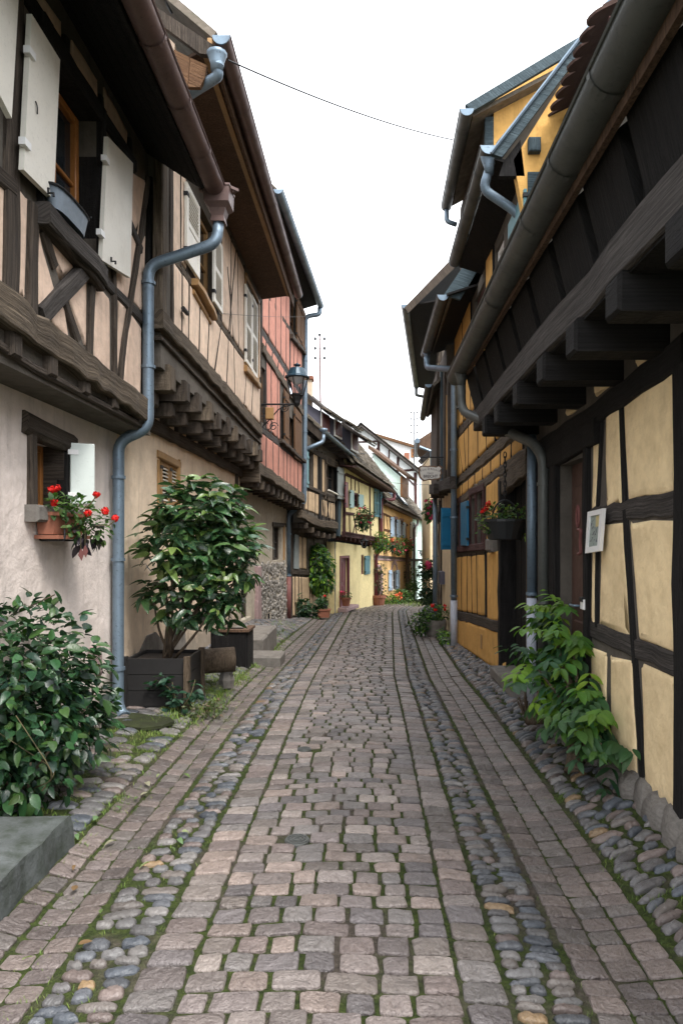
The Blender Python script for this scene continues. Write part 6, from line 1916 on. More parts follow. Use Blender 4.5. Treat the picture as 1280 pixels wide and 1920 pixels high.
lettering(t, 'BRECHT', S_(806.5, 895.4, -.0085), .068, 'ink', bd, bold=.0012)

# ---------------- small dark hanging sign far down the lane
Ys2 = 31.0
t = Thing('shop_sign', 'small dark blue two part sign hanging far down the lane before the white house', 'sign', at(791, 1040, Ys2))
t.part('bracket_arm', MB().tube([at(783, 1032, Ys2), at(800, 1032, Ys2)], .02, 5), 'iron')
t.part('sign_board', MB().prism([at(x, y, Ys2) for x, y in [(786, 1033), (794, 1034), (794, 1039), (798, 1039), (797, 1044), (787, 1043), (788, 1039), (786, 1038)]], (0, .04, 0)), 'slate')
for (x, y, w_) in ((790, 1036.5, 2.6), (792, 1041.5, 3.6)):
    t.part('lettering', MB().obox(at(x, y, Ys2 - .01), (w_ * Ys2 / F0, 0, 0), (0, .003, 0), (0, 0, .012)), 'white2')

# ---------------- overhead wires
def wire(name, a, b, sag, r, label):
    a, b = Vector(a), Vector(b)
    pts = [a.lerp(b, j / 24) - UPV * (sag * 4 * (j / 24) * (1 - j / 24)) for j in range(25)]
    solo(name, MB().tube(pts, r, 5), 'iron', label, 'cable', pts[0], group='overhead wires')
wire('overhead_cable', at(428, 113, 5.6), at(848, 262, 8.95), .07, .007, 'thin black cable sagging across the sky from left eave to right eave')
wire('overhead_cable', at(288, -40, 5.0), at(322, 24, 5.7), .0, .012, 'short thick cable rising above the upper left roof edge')
wire('overhead_cable', at(335, 580, 6.9), at(590, 592, 17.2), .05, .0026, 'faint line strung along the fronts from the insulator on the tan house')
wire('overhead_cable', at(602, 657, 19.3), at(770, 664, 21.0), -.02, .007, 'thin wire from the mast across the lane to the dark right roof')
wire('overhead_cable', at(572, 842, 17.4), at(700, 850, 24.0), .05, .008, 'thin wire crossing under the long low eave of the dormered house')
wire('overhead_cable', at(736, 905, 24.5), at(824, 909, 14.0), .02, .006, 'thin wire at window height crossing just below the wine sign')

# ================================================================== PLANTS AND SMALL THINGS
def leaf_var(L, W, fold=.18, droop=.25, serr=0.0, n=5):
    """pointed leaf lying along +X from its stalk, midrib fold, tip drooping"""
    V = []; F = []
    for i in range(n + 1):
        s_ = i / n
        w = W * (math.sin(math.pi * (s_ ** .8)) ** .75 if 0 < s_ < 1 else 0) * (1 + (serr if i % 2 else -serr))
        x = L * s_; z = -droop * L * s_ * s_
        V += [(x, w / 2, z + fold * w), (x, 0, z), (x, -w / 2, z + fold * w)]
    for i in range(n):
        a = 3 * i
        F += [[a, a + 3, a + 4, a + 1], [a + 1, a + 4, a + 5, a + 2]]
    return (np.array(V), F)
AUC = [leaf_var(1, .42, .15, .2), leaf_var(1, .36, .2, .35), leaf_var(1, .46, .1, .1), leaf_var(1, .38, .25, .5)]
OVAL = [leaf_var(1, .52, .12, .15), leaf_var(1, .6, .15, .3), leaf_var(1, .48, .2, .4)]
WIS = [leaf_var(1, .42, .12, .3), leaf_var(1, .36, .2, .5), leaf_var(1, .46, .1, .15)]
TINY = [leaf_var(1, .6, .15, .2, n=3), leaf_var(1, .5, .2, .4, n=3)]
PET = [leaf_var(1, .9, -.1, -.1, n=3)]
BLADE = [leaf_var(1, .09, .1, .35, n=3), leaf_var(1, .07, .1, .1, n=3)]

def orient(p, direction, up, size, roll=0):
    x = Vector(direction).normalized(); z = Vector(up); z = (z - x * z.dot(x))
    if z.length < 1e-4: z = Vector((0, 0, 1)) - x * x.z
    if z.length < 1e-4: z = Vector((0, 1, 0))
    z.normalize(); y = z.cross(x)
    m_ = Matrix(((x.x, y.x, z.x, 0), (x.y, y.y, z.y, 0), (x.z, y.z, z.z, 0), (0, 0, 0, 1)))
    return Matrix.Translation(p) @ m_ @ Matrix.Rotation(roll, 4, 'X') @ Matrix.Scale(size, 4)

def crown(blobs, n, variants, size, greens, shell=.55, droop=-.15, cluster=1, updir=.5, spread=.5):
    """leaves over ellipsoid blobs [(centre, radii, weight)]"""
    ins, tin = [], []
    W = [b[2] for b in blobs]; tot = sum(W)
    for c, r, w in blobs:
        k = int(n * w / tot / cluster)
        for _ in range(k):
            while True:
                v = Vector((rnd.gauss(0, 1), rnd.gauss(0, 1), rnd.gauss(0, 1)))
                if v.length > .1: break
            v.normalize()
            rad = shell + (1 - shell) * rnd.random() ** .6
            rad *= 1 + rnd.uniform(-.08, .12)
            p = Vector(c) + Vector((v.x * r[0], v.y * r[1], v.z * r[2])) * rad
            g_ = rnd.choice(greens); kk = rnd.uniform(.75, 1.25)
            base_az = rnd.uniform(0, 2 * math.pi)
            for q in range(cluster):
                az = base_az + q * 2 * math.pi / cluster + rnd.uniform(-.3, .3)
                d = Vector((math.cos(az), math.sin(az), 0)) * spread + v * (.7 if cluster == 1 else .5) + Vector((0, 0, droop + rnd.uniform(-.25, .25)))
                up = Vector((0, 0, 1)) * updir + v * .6 + Vector((rnd.uniform(-.3, .3), rnd.uniform(-.3, .3), 0))
                ins.append((rnd.randrange(len(variants)), orient(p, d, up, size * rnd.choice([.55, .8, .9, 1.0, 1.1, 1.25]) * rnd.uniform(.9, 1.1), rnd.uniform(-.6, .6))))
                tin.append(tuple(x * kk * rnd.uniform(.9, 1.1) for x in g_))
    return ins, tin

def leaves(t, ins, tin, variants, mat='leaf', single=True, lname='leaf', sname='foliage'):
    cp = Vector((0, 0, H))
    scatter(t, lname, sname, variants, ins, tin, mat + '_one', mat + '_many', 300 if single else 0, key=lambda i: (ins[i][1].translation - cp).length)

def stems(t, base, tips, r0, r1, mat='stem', name='stem', wob=.05):
    for tip in tips:
        b_ = Vector(base) + Vector((rnd.uniform(-.05, .05), rnd.uniform(-.05, .05), 0)); tp_ = Vector(tip)
        mid = b_.lerp(tp_, .5) + Vector((rnd.uniform(-wob, wob), rnd.uniform(-wob, wob), rnd.uniform(-wob, wob)))
        t.part(name, MB().tube(arc([b_, mid, tp_], .3, 3), [r0] + [r0 * .8] * 2 + [(r0 + r1) / 2] * 2 + [r1] * 2, 6), mat, smooth=True)

def blossoms(t, centres, r, col, n=26, size=.03, name='flower', single=True):
    for c in centres:
        ins, tin = [], []
        for _ in range(n):
            v = Vector((rnd.gauss(0, 1), rnd.gauss(0, 1), rnd.gauss(0, 1))).normalized()
            p = Vector(c) + v * r * rnd.uniform(.6, 1)
            side = v.cross(Vector((rnd.gauss(0, 1), rnd.gauss(0, 1), rnd.gauss(0, 1)))).normalized()
            ins.append((0, orient(p - side * size * .5, side + v * .2, v, size * rnd.uniform(.8, 1.2))))
            k = rnd.uniform(.75, 1.15); tin.append(tuple(x * k for x in col))
        o = bpy.data.objects.new(name, merged(name, PET, ins, tin, 'petal_many', t.loc)); COL.objects.link(o); o.parent = t.o

RED, PINK, WHITE, ORANGE = (.62, .018, .015), (.65, .06, .16), (.72, .66, .66), (.65, .14, .06)
GR_D = [(.015, .042, .018), (.02, .056, .022), (.036, .076, .022), (.014, .036, .022)]
GR_A = [(.022, .062, .026), (.034, .088, .034), (.055, .115, .038), (.02, .054, .026), (.085, .14, .036)]
GR_W = [(.06, .14, .025), (.10, .20, .022), (.035, .09, .03), (.15, .26, .025), (.03, .08, .035)]
GR_M = [(.04, .09, .025), (.06, .125, .03), (.03, .07, .022), (.08, .14, .035)]

# ---------------- stone block at the lower left
c = (-1.8, 2.5, .08)
t = Thing('stone_block', 'long mossy grey stone block lying at the lower left corner', 'stone block', (-1.8, 2.4, 0))
mb = MB(); nx_, ny_ = 6, 14
def blockpt(i, j, zt):
    x = -2.35 + .875 * i / nx_; y = 1.4 + 1.95 * j / ny_
    return (x + rnd.uniform(-.012, .012), y + rnd.uniform(-.012, .012), zt + rnd.uniform(-.008, .006) - .02 * (i == nx_) * rnd.random())
topi = [[None] * (nx_ + 1) for _ in range(ny_ + 1)]
for j in range(ny_ + 1):
    for i in range(nx_ + 1):
        e = -.012 if i in (0, nx_) or j in (0, ny_) else 0
        topi[j][i] = mb.add([blockpt(i, j, .165 + e)])
for j in range(ny_):
    for i in range(nx_): mb.face([topi[j][i], topi[j][i + 1], topi[j + 1][i + 1], topi[j + 1][i]])
edge = [topi[0][i] for i in range(nx_ + 1)] + [topi[j][nx_] for j in range(1, ny_ + 1)] + [topi[ny_][i] for i in range(nx_ - 1, -1, -1)] + [topi[j][0] for j in range(ny_ - 1, 0, -1)]
prev = edge
for dz, o_ in ((.015, .008), (.06, .012), (.17, .02)):
    cur = []
    for e in edge:
        p = mb.v[e]; cur.append(mb.add([(p.x + math.copysign(o_, p.x + 1.91) + rnd.uniform(-.006, .006), p.y + (o_ if p.y > 3 else 0), .16 - dz)]))
    for k in range(len(edge)):
        k2 = (k + 1) % len(edge); mb.face([prev[k], cur[k], cur[k2], prev[k2]])
    prev = cur
t.part('block', mb, 'stone_moss', smooth=False)

# ---------------- big bush on the lower left
t = Thing('bush', 'large dark green bush behind the stone block at the left edge', 'bush', (-1.95, 3.9, .03))
ins, tin = crown([((-2.12, 3.95, .78), (.58, .5, .40), 3), ((-1.93, 4.0, .55), (.40, .45, .40), 2), ((-1.84, 4.1, .40), (.34, .35, .30), .9), ((-1.86, 3.72, .28), (.28, .26, .26), .7), ((-2.1, 3.7, .45), (.50, .42, .4), 1.6)], 3600, OVAL, .078, GR_D + [(.03, .08, .03)], .35, -.2, 1, .7, .5)
leaves(t, ins, tin, OVAL)
stems(t, (-1.95, 3.85, .0), [(-2.3, 3.8, .6), (-2.1, 3.6, .5), (-1.7, 3.7, .4), (-1.6, 4.0, .6), (-1.85, 4.2, .8), (-2.0, 3.9, .9), (-1.75, 3.55, .35)], .012, .005, 'bark')
stems(t, (-1.72, 3.6, .2), [(-1.78, 3.46, .62), (-1.9, 3.42, .58)], .004, .002, 'stem', 'tendril', .2)
t.part('twig', MB().tube([(-1.98, 4.0, 1.12), (-1.83, 4.0, 1.19)], .004, 5), 'bark')

# ---------------- geranium box at the left window
bx0, bx1 = F2L, None
c = Vector((-2.08, 4.46, 1.53))
t = Thing('flower_box', 'terracotta window box with red geraniums below the small left window', 'flower box', c)
mb = MB().prism([(-2.18, 4.52, 1.55), (-2.08, 4.52, 1.55), (-2.06, 4.52, 1.69), (-2.195, 4.52, 1.69)], (0, .46, 0))
bxo = t.part('box', mb, 'terra')
t.part('box_rim', MB().box(-2.198, -2.05, 4.51, 4.99, 1.675, 1.70), 'terra', bxo)
t.part('tray', MB().box(-2.195, -2.035, 4.50, 5.02, 1.52, 1.545), 'terra', bxo)
for y in (4.58, 4.92):
    t.part('iron_bracket', MB().tube(arc([(-2.2, y, 1.72), (-2.2, y, 1.51), (-2.03, y, 1.51), (-2.03, y, 1.60)], .02), .007, 5), 'iron', bxo)
ins, tin = crown([(at(112, 948, 4.62), (.09, .13, .09), 1.3), (at(150, 960, 4.78), (.10, .15, .11), 1.4), (at(185, 985, 4.85), (.09, .12, .12), 1.2), (at(140, 990, 4.72), (.06, .15, .07), .6)], 380, OVAL, .045, GR_M, .3, -.1, 1, .8, .6)
i2, t2 = crown([(at(162, 1005, 4.8), (.06, .10, .09), 1)], 40, WIS, .08, [(.035, .03, .045), (.05, .04, .05)], .3, -.6, 1, .3, .4)
leaves(t, ins + i2, tin + t2, OVAL, 'soft')
blossoms(t, [at(97, 918, 4.6), at(106, 915, 4.62), at(102, 942, 4.55), at(181, 927, 4.75), at(165, 962, 4.68), at(216, 972, 4.85), at(197, 958, 4.8)], .024, RED, 44, .022)
t.part('flower_stalk', MB().tube([at(150, 960, 4.65), at(170, 945, 4.67), at(181, 930, 4.68)], .004, 5), 'stem')
t.part('flower_stalk', MB().tube([at(180, 985, 4.7), at(205, 985, 4.74), at(216, 976, 4.75)], .004, 5), 'stem')
for (x, y) in ((152, 1040), (160, 1034)):
    p = at(x, y - 12, 4.6); t.part('hanging_leaf', MB().prism([p, p + Vector((.02, 0, -.04)), p + Vector((.005, 0, -.085)), p + Vector((-.02, 0, -.045))], (0, .004, 0)), 'rust')
    t.part('hanging_stem', MB().tube([p, p + UPV * .1], .002, 4), 'stem')

# ---------------- planter with spotted laurel
t = Thing('planter_box', 'dark square plank planter against the tan wall holding the tall laurel', 'planter', (-1.87, 6.25, .05))
x0, x1, y0, y1 = -2.12, -1.60, 6.02, 6.52
for k in range(3):
    za, zb2 = .05 + k * .142, .05 + (k + 1) * .142 - .006
    t.part('plank', MB().box(x0, x1, y0 - .012, y0 + .012, za, zb2), 'plank_d')
    t.part('plank', MB().box(x0, x1, y1 - .012, y1 + .012, za, zb2), 'plank_d')
    t.part('plank', MB().box(x1 - .012, x1 + .012, y0 + .014, y1 - .014, za, zb2), 'plank_d')
    t.part('plank', MB().box(x0 - .012, x0 + .012, y0 + .014, y1 - .014, za, zb2), 'plank_d')
for (x, y) in ((x0 - .014, y0 - .014), (x1 + .014, y0 - .014), (x1 + .014, y1 + .014)):
    t.part('corner_post', MB().box(x - .025, x + .025, y - .025, y + .025, .03, .49), 'bark' if x > -1.8 else 'plank_d')
t.part('soil', MB().box(x0 + .015, x1 - .015, y0 + .015, y1 - .015, .1, .44), 'soil')
t = Thing('laurel_shrub', 'tall glossy spotted laurel growing from the dark plank planter', 'shrub', (-1.85, 6.25, .44))
ins, tin = crown([((-1.56, 6.3, 1.72), (.46, .45, .34), 3), ((-1.66, 6.25, 1.45), (.42, .42, .40), 2.5), ((-1.32, 6.3, 1.42), (.36, .4, .38), 2), ((-1.62, 6.25, 1.10), (.40, .38, .36), 1.7), ((-1.35, 6.2, .98), (.20, .24, .30), .8), ((-1.88, 6.2, .98), (.16, .16, .12), .25), ((-1.45, 6.25, 1.92), (.3, .3, .2), .8)], 2100, AUC, .14, GR_A, .4, -.15, 3, .8, .8)
leaves(t, ins, tin, AUC, 'spot')
stems(t, (-1.82, 6.25, .42), [(-1.85, 6.2, 1.2), (-1.7, 6.3, 1.4), (-1.6, 6.25, 1.3), (-1.45, 6.2, 1.4), (-1.4, 6.3, 1.1), (-1.95, 6.2, 1.0), (-1.75, 6.1, 1.3), (-1.55, 6.35, 1.6), (-1.35, 6.1, .95), (-1.2, 6.3, 1.5)], .016, .007, 'bark')
for (x, y) in ((-2.11, 6.0),):
    pass

# creeping vine on the planter front
t = Thing('creeping_vine', 'small vine climbing the front of the dark planter', 'vine', (-1.72, 5.95, .05))
ins, tin = crown([((-1.78, 5.95, .2), (.16, .03, .16), 1), ((-1.66, 5.93, .12), (.13, .05, .1), 1), ((-1.52, 5.95, .22), (.08, .06, .1), .5)], 120, OVAL, .065, [(.02, .055, .035), (.03, .075, .045)], .2, -.1, 3, .2, .8)
leaves(t, ins, tin, OVAL, 'soft')
stems(t, (-1.6, 5.93, .04), [(-1.85, 5.96, .3), (-1.7, 5.95, .28), (-1.5, 5.95, .3)], .005, .003)

# hollow log, dark box, steps
ax = Vector((.95, .30, .02)).normalized()
c0, c1 = Vector((-1.86, 6.95, .27)), Vector((-1.86, 6.95, .27)) + ax * .50
t = Thing('log_planter', 'short hollowed log lying on stones beside the planter', 'log', c0 - UPV * .2)
mb = MB(); n = 18
sd = ax.cross(UPV).normalized(); u_ = sd.cross(ax)
rg = []
for cc, rr_, in_ in ((c0, .145, 0), (c1, .15, 0), (c1, .125, 0), (c0 + ax * .12, .115, 0)):
    rg.append(mb.add([cc + sd * math.cos(2 * math.pi * j / n) * rr_ * (1 + .03 * math.sin(3 * j)) + u_ * math.sin(2 * math.pi * j / n) * rr_ * .85 for j in range(n)]))
for a, b in zip(rg, rg[1:]):
    for j in range(n): mb.face([a + j, a + (j + 1) % n, b + (j + 1) % n, b + j])
mb.face([rg[0] + j for j in range(n)]); mb.face([rg[-1] + j for j in range(n)])
t.part('log', mb, 'bark', smooth=True)
t.part('hollow_floor', MB().lathe(c1 - ax * .04, [(.0, -.001), (.122, .0)], 18, axis=ax), 'soil')
for k, s_ in enumerate((.1, .42)):
    p = c0 + ax * s_
    t.part('support_stone', MB().lathe((p.x, p.y, bed(-1.75, p.y) - .02), [(.07, 0), (.085, .08), (.06, .17)], 7), 'stone_grey')
x0, x1, y0, y1 = -1.92, -1.50, 8.45, 8.85
zb_ = bed(-1.7, 8.6)
t = Thing('planter_box', 'dark brown box planter with a rim beside the stone steps', 'planter', (-1.7, 8.6, zb_))
for (a, b, c, d) in ((x0, x1, y0 - .02, y0), (x0, x1, y1, y1 + .02), (x1, x1 + .02, y0, y1), (x0 - .02, x0, y0, y1)):
    t.part('side_board', MB().box(a, b, c, d, zb_ - .05, zb_ + .42), 'wdark_o')
t.part('rim', MB().box(x0 - .04, x1 + .04, y0 - .04, y0 + .05, zb_ + .42, zb_ + .45), 'wsoff')
t.part('rim', MB().box(x1 - .05, x1 + .04, y0 + .052, y1 + .04, zb_ + .42, zb_ + .45), 'wsoff')
t.part('soil', MB().box(x0 + .01, x1 - .01, y0 + .01, y1 - .01, zb_, zb_ + .38), 'soil')
for nm, lab, (xa, xb, ya, yb, zt, hh_) in (('stone_step', 'low front stone step beside the gutter stones', (-1.72, -1.14, 8.95, 9.45, bed(-1.4, 9.2) + .13, .2)),
                                         ('stone_step', 'raised rear stone step against the rubble house', (-2.1, -1.45, 10.0, 10.9, bed(-1.8, 10.3) + .22, .35)),
                                         ('stone_step', 'middle stone block between the two steps', (-1.9, -1.45, 9.5, 9.95, bed(-1.7, 9.7) + .22, .35))):
    solo(nm, MB().cbox(((xa + xb) / 2, (ya + yb) / 2, zt - hh_ / 2), ((xb - xa) / 2, 0, 0), (0, (yb - ya) / 2, 0), (0, 0, hh_ / 2), .025), 'stone_grey', lab, 'step', ((xa + xb) / 2, (ya + yb) / 2, zt - hh_))
# mossy drain slab under the pipe shoe
zz = bed(-1.9, 5.5)
solo('drain_slab', MB().prism([(-2.18, 5.42, zz), (-2.02, 5.33, zz), (-1.9, 5.37, zz), (-1.76, 5.31, zz), (-1.62, 5.38, zz), (-1.56, 5.52, zz), (-1.63, 5.64, zz), (-1.8, 5.70, zz), (-1.95, 5.78, zz), (-2.18, 5.82, zz)], (0, 0, .022)), 'moss', 'flat mossy slab under the spout of the left downpipe', 'slab', (-1.8, 5.5, zz))

# ---------------- grass and weeds between stones on the left
ins, tin = [], []
def tuft(x, Y, n, h, sp):
    for _ in range(n):
        px_, py_ = x + rnd.gauss(0, sp), Y + rnd.gauss(0, sp)
        az = rnd.uniform(0, 6.28); l_ = rnd.uniform(.3, .9)
        ins.append((rnd.randrange(2), orient(Vector((lane_x(px_, py_), py_, bed(px_, py_) - .005)), (math.cos(az) * l_, math.sin(az) * l_, 1), (0, 0, 1), h * rnd.uniform(.5, 1.2))))
        k = rnd.uniform(.7, 1.3); g_ = rnd.choice([(.10, .17, .025), (.13, .20, .03), (.07, .13, .025), (.16, .19, .05)])
        tin.append(tuple(v * k for v in g_))
for _ in range(150): tuft(rnd.uniform(-1.75, -1.38), rnd.uniform(5.5, 8.2), 26, .065, .05)
for _ in range(40): tuft(rnd.uniform(-2.1, -1.5), rnd.uniform(5.2, 5.45), 18, .03, .04)
for _ in range(60): tuft(rnd.uniform(-1.30, -1.10), rnd.uniform(5.5, 9), 14, .03, .03)
for _ in range(60): tuft(rnd.uniform(-1.52, -1.40), rnd.uniform(6.5, 12), 22, .06, .04)
for _ in range(60): tuft(rnd.choice([-1.10, -.80, -1.46, -1.1]) + rnd.gauss(0, .015), rnd.uniform(2.2, 9), 10, .022, .02)
for _ in range(110): tuft(rnd.uniform(-1.9, -1.40), rnd.uniform(3.2, 5.4), 30, .035, .05)
for _ in range(60): tuft(rnd.uniform(-1.45, -.85), rnd.uniform(1.9, 3.6), 16, .022, .03)
for _ in range(120): tuft(rnd.choice([.47, .73, 1.12]) + rnd.gauss(0, .012), rnd.uniform(2.0, 9), 9, .018, .018)
for _ in range(12): tuft(rnd.uniform(1.13, 1.25), rnd.uniform(2.6, 5.2), 40, .03, .04)
for _ in range(45): tuft(rnd.uniform(-1.9, -1.5), rnd.uniform(11, 15.5), 20, .07, .07)
for _ in range(20): tuft(rnd.uniform(-.35, .9), rnd.uniform(24.5, 27.5), 24, .16, .2)
for _ in range(25): tuft(1.30 + rnd.uniform(0, .1), rnd.uniform(11.2, 13), 24, .07, .05)
for _ in range(160): tuft(rnd.uniform(-.6, .3), rnd.uniform(2, 7), 5, .012, .01)
me = merged('grass', BLADE, ins, tin, 'grass')
o = bpy.data.objects.new('grass', me); COL.objects.link(o); o['kind'] = 'stuff'

# fallen leaves on the lower left stones
ins, tin = [], []
for k in range(20):
    x, Y = rnd.uniform(-1.5, -.95), rnd.uniform(2.2, 4.6)
    az = rnd.uniform(0, 6.28)
    ins.append((rnd.randrange(3), orient(Vector((x, Y, bed(x, Y) + .032)), (math.cos(az), math.sin(az), .1), (rnd.uniform(-.4, .4), rnd.uniform(-.4, .4), 1), rnd.uniform(.03, .06))))
    tin.append(rnd.choice([(.22, .26, .13), (.10, .15, .05), (.26, .25, .18), (.16, .10, .05), (.12, .2, .09)]))
o = bpy.data.objects.new('fallen_leaves', merged('fallen_leaves', OVAL, ins, tin, 'soft_many')); COL.objects.link(o); o['kind'] = 'stuff'

# ---------------- wisteria at the cream house
t = Thing('climbing_shrub', 'bright green leafy climber growing from the cobbles against the cream house', 'shrub', (1.33, 4.45, .06))
W_ = lambda x, y, Yd: at(x, y, Yd)
blobs = [(W_(1072, 1205, 4.9), (.22, .3, .20), 2), (W_(1040, 1260, 5.0), (.20, .3, .18), 1.6), (W_(1100, 1285, 4.6), (.20, .25, .22), 2), (W_(1130, 1325, 4.25), (.16, .2, .17), 1.4), (W_(1138, 1385, 4.1), (.12, .14, .12), 0.9), (W_(1055, 1145, 5.1), (.19, .2, .09), 1.0), (W_(1010, 1225, 5.2), (.12, .2, .16), .8), (W_(1085, 1330, 4.6), (.13, .18, .14), .8)]
ins, tin = [], []
tot = sum(b[2] for b in blobs)
for c, r, w in blobs:
    for _ in range(int(72 * w / tot * 1.9)):
        v = Vector((rnd.gauss(0, 1), rnd.gauss(0, 1) - .4, rnd.gauss(0, 1) + .2)).normalized()
        p0 = Vector(c) + Vector((v.x * r[0], v.y * r[1], v.z * r[2])) * rnd.uniform(.4, 1)
        d = Vector((v.x + rnd.uniform(-.5, .5), v.y + rnd.uniform(-.5, .5), rnd.uniform(-.6, .25))).normalized()
        if p0.x > 1.46: p0.x = 1.46; d.x = -abs(d.x)
        gcol = rnd.choice(GR_W); k = rnd.uniform(.8, 1.2); n_l = rnd.choice([3, 4, 4, 5]); Ls = rnd.uniform(.16, .26)
        side = d.cross(UPV).normalized()
        for q in range(n_l):
            p = p0 + d * Ls * (q + .6) / n_l - UPV * .03 * (q / n_l) ** 2
            for sg in (-1, 1):
                dd_ = (side * sg + d * .55 - UPV * .25).normalized()
                if (p + dd_ * .09).x > 1.505: dd_.x = -abs(dd_.x) * .3
                ins.append((rnd.randrange(3), orient(p, dd_, UPV + v * .5, rnd.uniform(.075, .135)))); tin.append(tuple(x * k * rnd.uniform(.9, 1.1) for x in gcol))
        ins.append((0, orient(p0 + d * Ls, d - UPV * .3, UPV + v * .5, rnd.uniform(.07, .1)))); tin.append(tuple(x * k for x in gcol))
leaves(t, ins, tin, WIS, 'soft')
tr = [(1.30, 4.32, .04), (1.34, 4.42, .16), (1.37, 4.5, .33), (1.36, 4.62, .55), (1.33, 4.8, .8)]
t.part('trunk', MB().tube(arc(tr, .1), [.06] + [.05] * 5 + [.04] * 5 + [.03] * 5 + [.015], 9), 'bark', smooth=True)
stems(t, (1.36, 4.5, .35), [(1.2, 4.8, .6), (1.4, 4.3, .5), (1.3, 4.4, .35), (1.36, 4.7, .9)], .014, .006, 'bark')
t = Thing('dead_stump', 'dry cut back stump with bare twigs at the foot of the corner pipes', 'stump', (1.33, 5.55, .06))
t.part('root', MB().lathe((1.36, 5.52, .03), [(.09, 0), (.10, .05), (.07, .13), (.03, .17)], 9), 'bark', smooth=True)
for k in range(16):
    a = rnd.uniform(0, 6.28)
    t.part('twig', MB().tube([(1.29, 5.58, .06), (1.29 + math.cos(a) * .07, 5.58 + math.sin(a) * .07, .06 + rnd.uniform(.1, .2))], [.008, .004], 5), 'bark')
t.part('twig', MB().tube([(1.29, 5.58, .06), (1.29, 5.56, .2), (1.27, 5.55, .36)], [.012, .01, .006], 5), 'bark')

# ---------------- basket planting
t = Thing('basket_plants', 'mixed leaves and red geraniums filling the black hanging basket', 'flowers', BASKET + UPV * .07)
ins, tin = crown([(BASKET + Vector((-.10, 0, .13)), (.17, .16, .11), 1.5), (BASKET + Vector((.12, 0, .13)), (.15, .15, .10), 1), (BASKET + Vector((-.2, -.04, .06)), (.1, .1, .14), .6)], 420, TINY, .045, GR_M + [(.12, .16, .03), (.10, .10, .045)], .3, .1, 1, .7, .6)
leaves(t, ins, tin, TINY, 'soft', False)
i2, t2 = crown([(BASKET + Vector((.20, -.02, -.06)), (.045, .03, .05), 1)], 14, OVAL, .06, [(.16, .26, .02)], .2, -.2, 1, .3, .7)
leaves(t, i2, t2, OVAL, 'soft', True)
blossoms(t, [BASKET + Vector((-.17, -.02, .24)), BASKET + Vector((-.23, -.03, .17)), BASKET + Vector((-.19, -.04, .20))], .028, RED, 26, .026)

# ---------------- far planting
def far_plant(name, label, cat, blobs, n, size, greens, flowers=(), fc=RED, fr=.05, base=None, group=None, fn=16, fs=.05, droop=-.1, var=TINY):
    b_ = base or (Vector(blobs[0][0]) - UPV * blobs[0][1][2])
    t = Thing(name, label, cat, b_, group)
    ins, tin = crown(blobs, n, var, size, greens, .35, droop, 1, .7, .6)
    leaves(t, ins, tin, var, 'soft', False)
    if flowers: blossoms(t, flowers, fr, fc, fn, fs)
    return t
Yd = 19.3
t = far_plant('climbing_shrub', 'bright green climber covering the foot of the dark timbered house', 'shrub', [(at(597, 1060, Yd), (.42, .35, .52), 2), (at(590, 1085, Yd), (.30, .3, .4), 1), (at(608, 1090, Yd), (.25, .3, .35), 1), (at(578, 1035, Yd), (.12, .1, .2), .25), (at(592, 1028, Yd), (.18, .12, .12), .3)], 1500, .15, GR_W, droop=-.5, var=WIS, base=Vector((at(600, 1150, Yd).x, Yd, prof(Yd))))
t.part('trunk', MB().tube([at(601, 1150, Yd), at(599, 1110, Yd), at(598, 1060, Yd)], [.05, .04, .02], 7), 'bark')
Yd = 18.2
t = far_plant('shrub', 'low dark shrub beside the rust red pipe foot', 'shrub', [(at(563, 1140, Yd), (.30, .3, .24), 2), (at(585, 1150, Yd), (.30, .3, .2), 1.5), (at(600, 1135, Yd), (.2, .2, .15), .6), (at(556, 1125, Yd), (.14, .15, .2), .5)], 900, .10, GR_D + [(.05, .10, .05)], base=Vector((at(575, 1160, Yd).x, Yd, prof(Yd))))
pr = at(608, 1151, 18.0)
t = Thing('flower_trough', 'terracotta trough at the foot of the climber', 'trough', pr)
t.part('trough', MB().prism([pr + Vector((-.16, 0, -.1)), pr + Vector((.12, 0, -.1)), pr + Vector((.14, 0, .08)), pr + Vector((-.18, 0, .08))], (0, .3, 0)), 'terra')
t.part('rim', MB().box(pr.x - .2, pr.x + .16, pr.y - .02, pr.y + .32, pr.z + .08, pr.z + .11), 'terra')
pr = at(605, 1128, 18.6)
far_plant('potted_flowers', 'small pot with red blooms behind the terracotta trough', 'flowers', [(pr + UPV * .1, (.16, .12, .12), 1)], 120, .07, GR_M, [pr + Vector((.06, -.1, .16))], RED, .03).part('pot', MB().lathe(pr - UPV * .28, [(.1, 0), (.15, .25), (.16, .28)], 12), 'plastic')
pr = at(648.5, 1136, 20.9)
t = far_plant('potted_flowers', 'pot with pink flowers on the step of the brown door', 'flowers', [(pr + UPV * .32, (.18, .12, .12), 1)], 150, .06, GR_M, [pr + Vector((-.14, -.05, .42)), pr + Vector((-.18, -.05, .30)), pr + Vector((-.05, -.05, .40))], PINK, .06)
t.part('pot', MB().lathe(pr, [(.10, 0), (.14, .2), (.16, .21), (.16, .25)], 12), 'terra')
Yd = 21.2
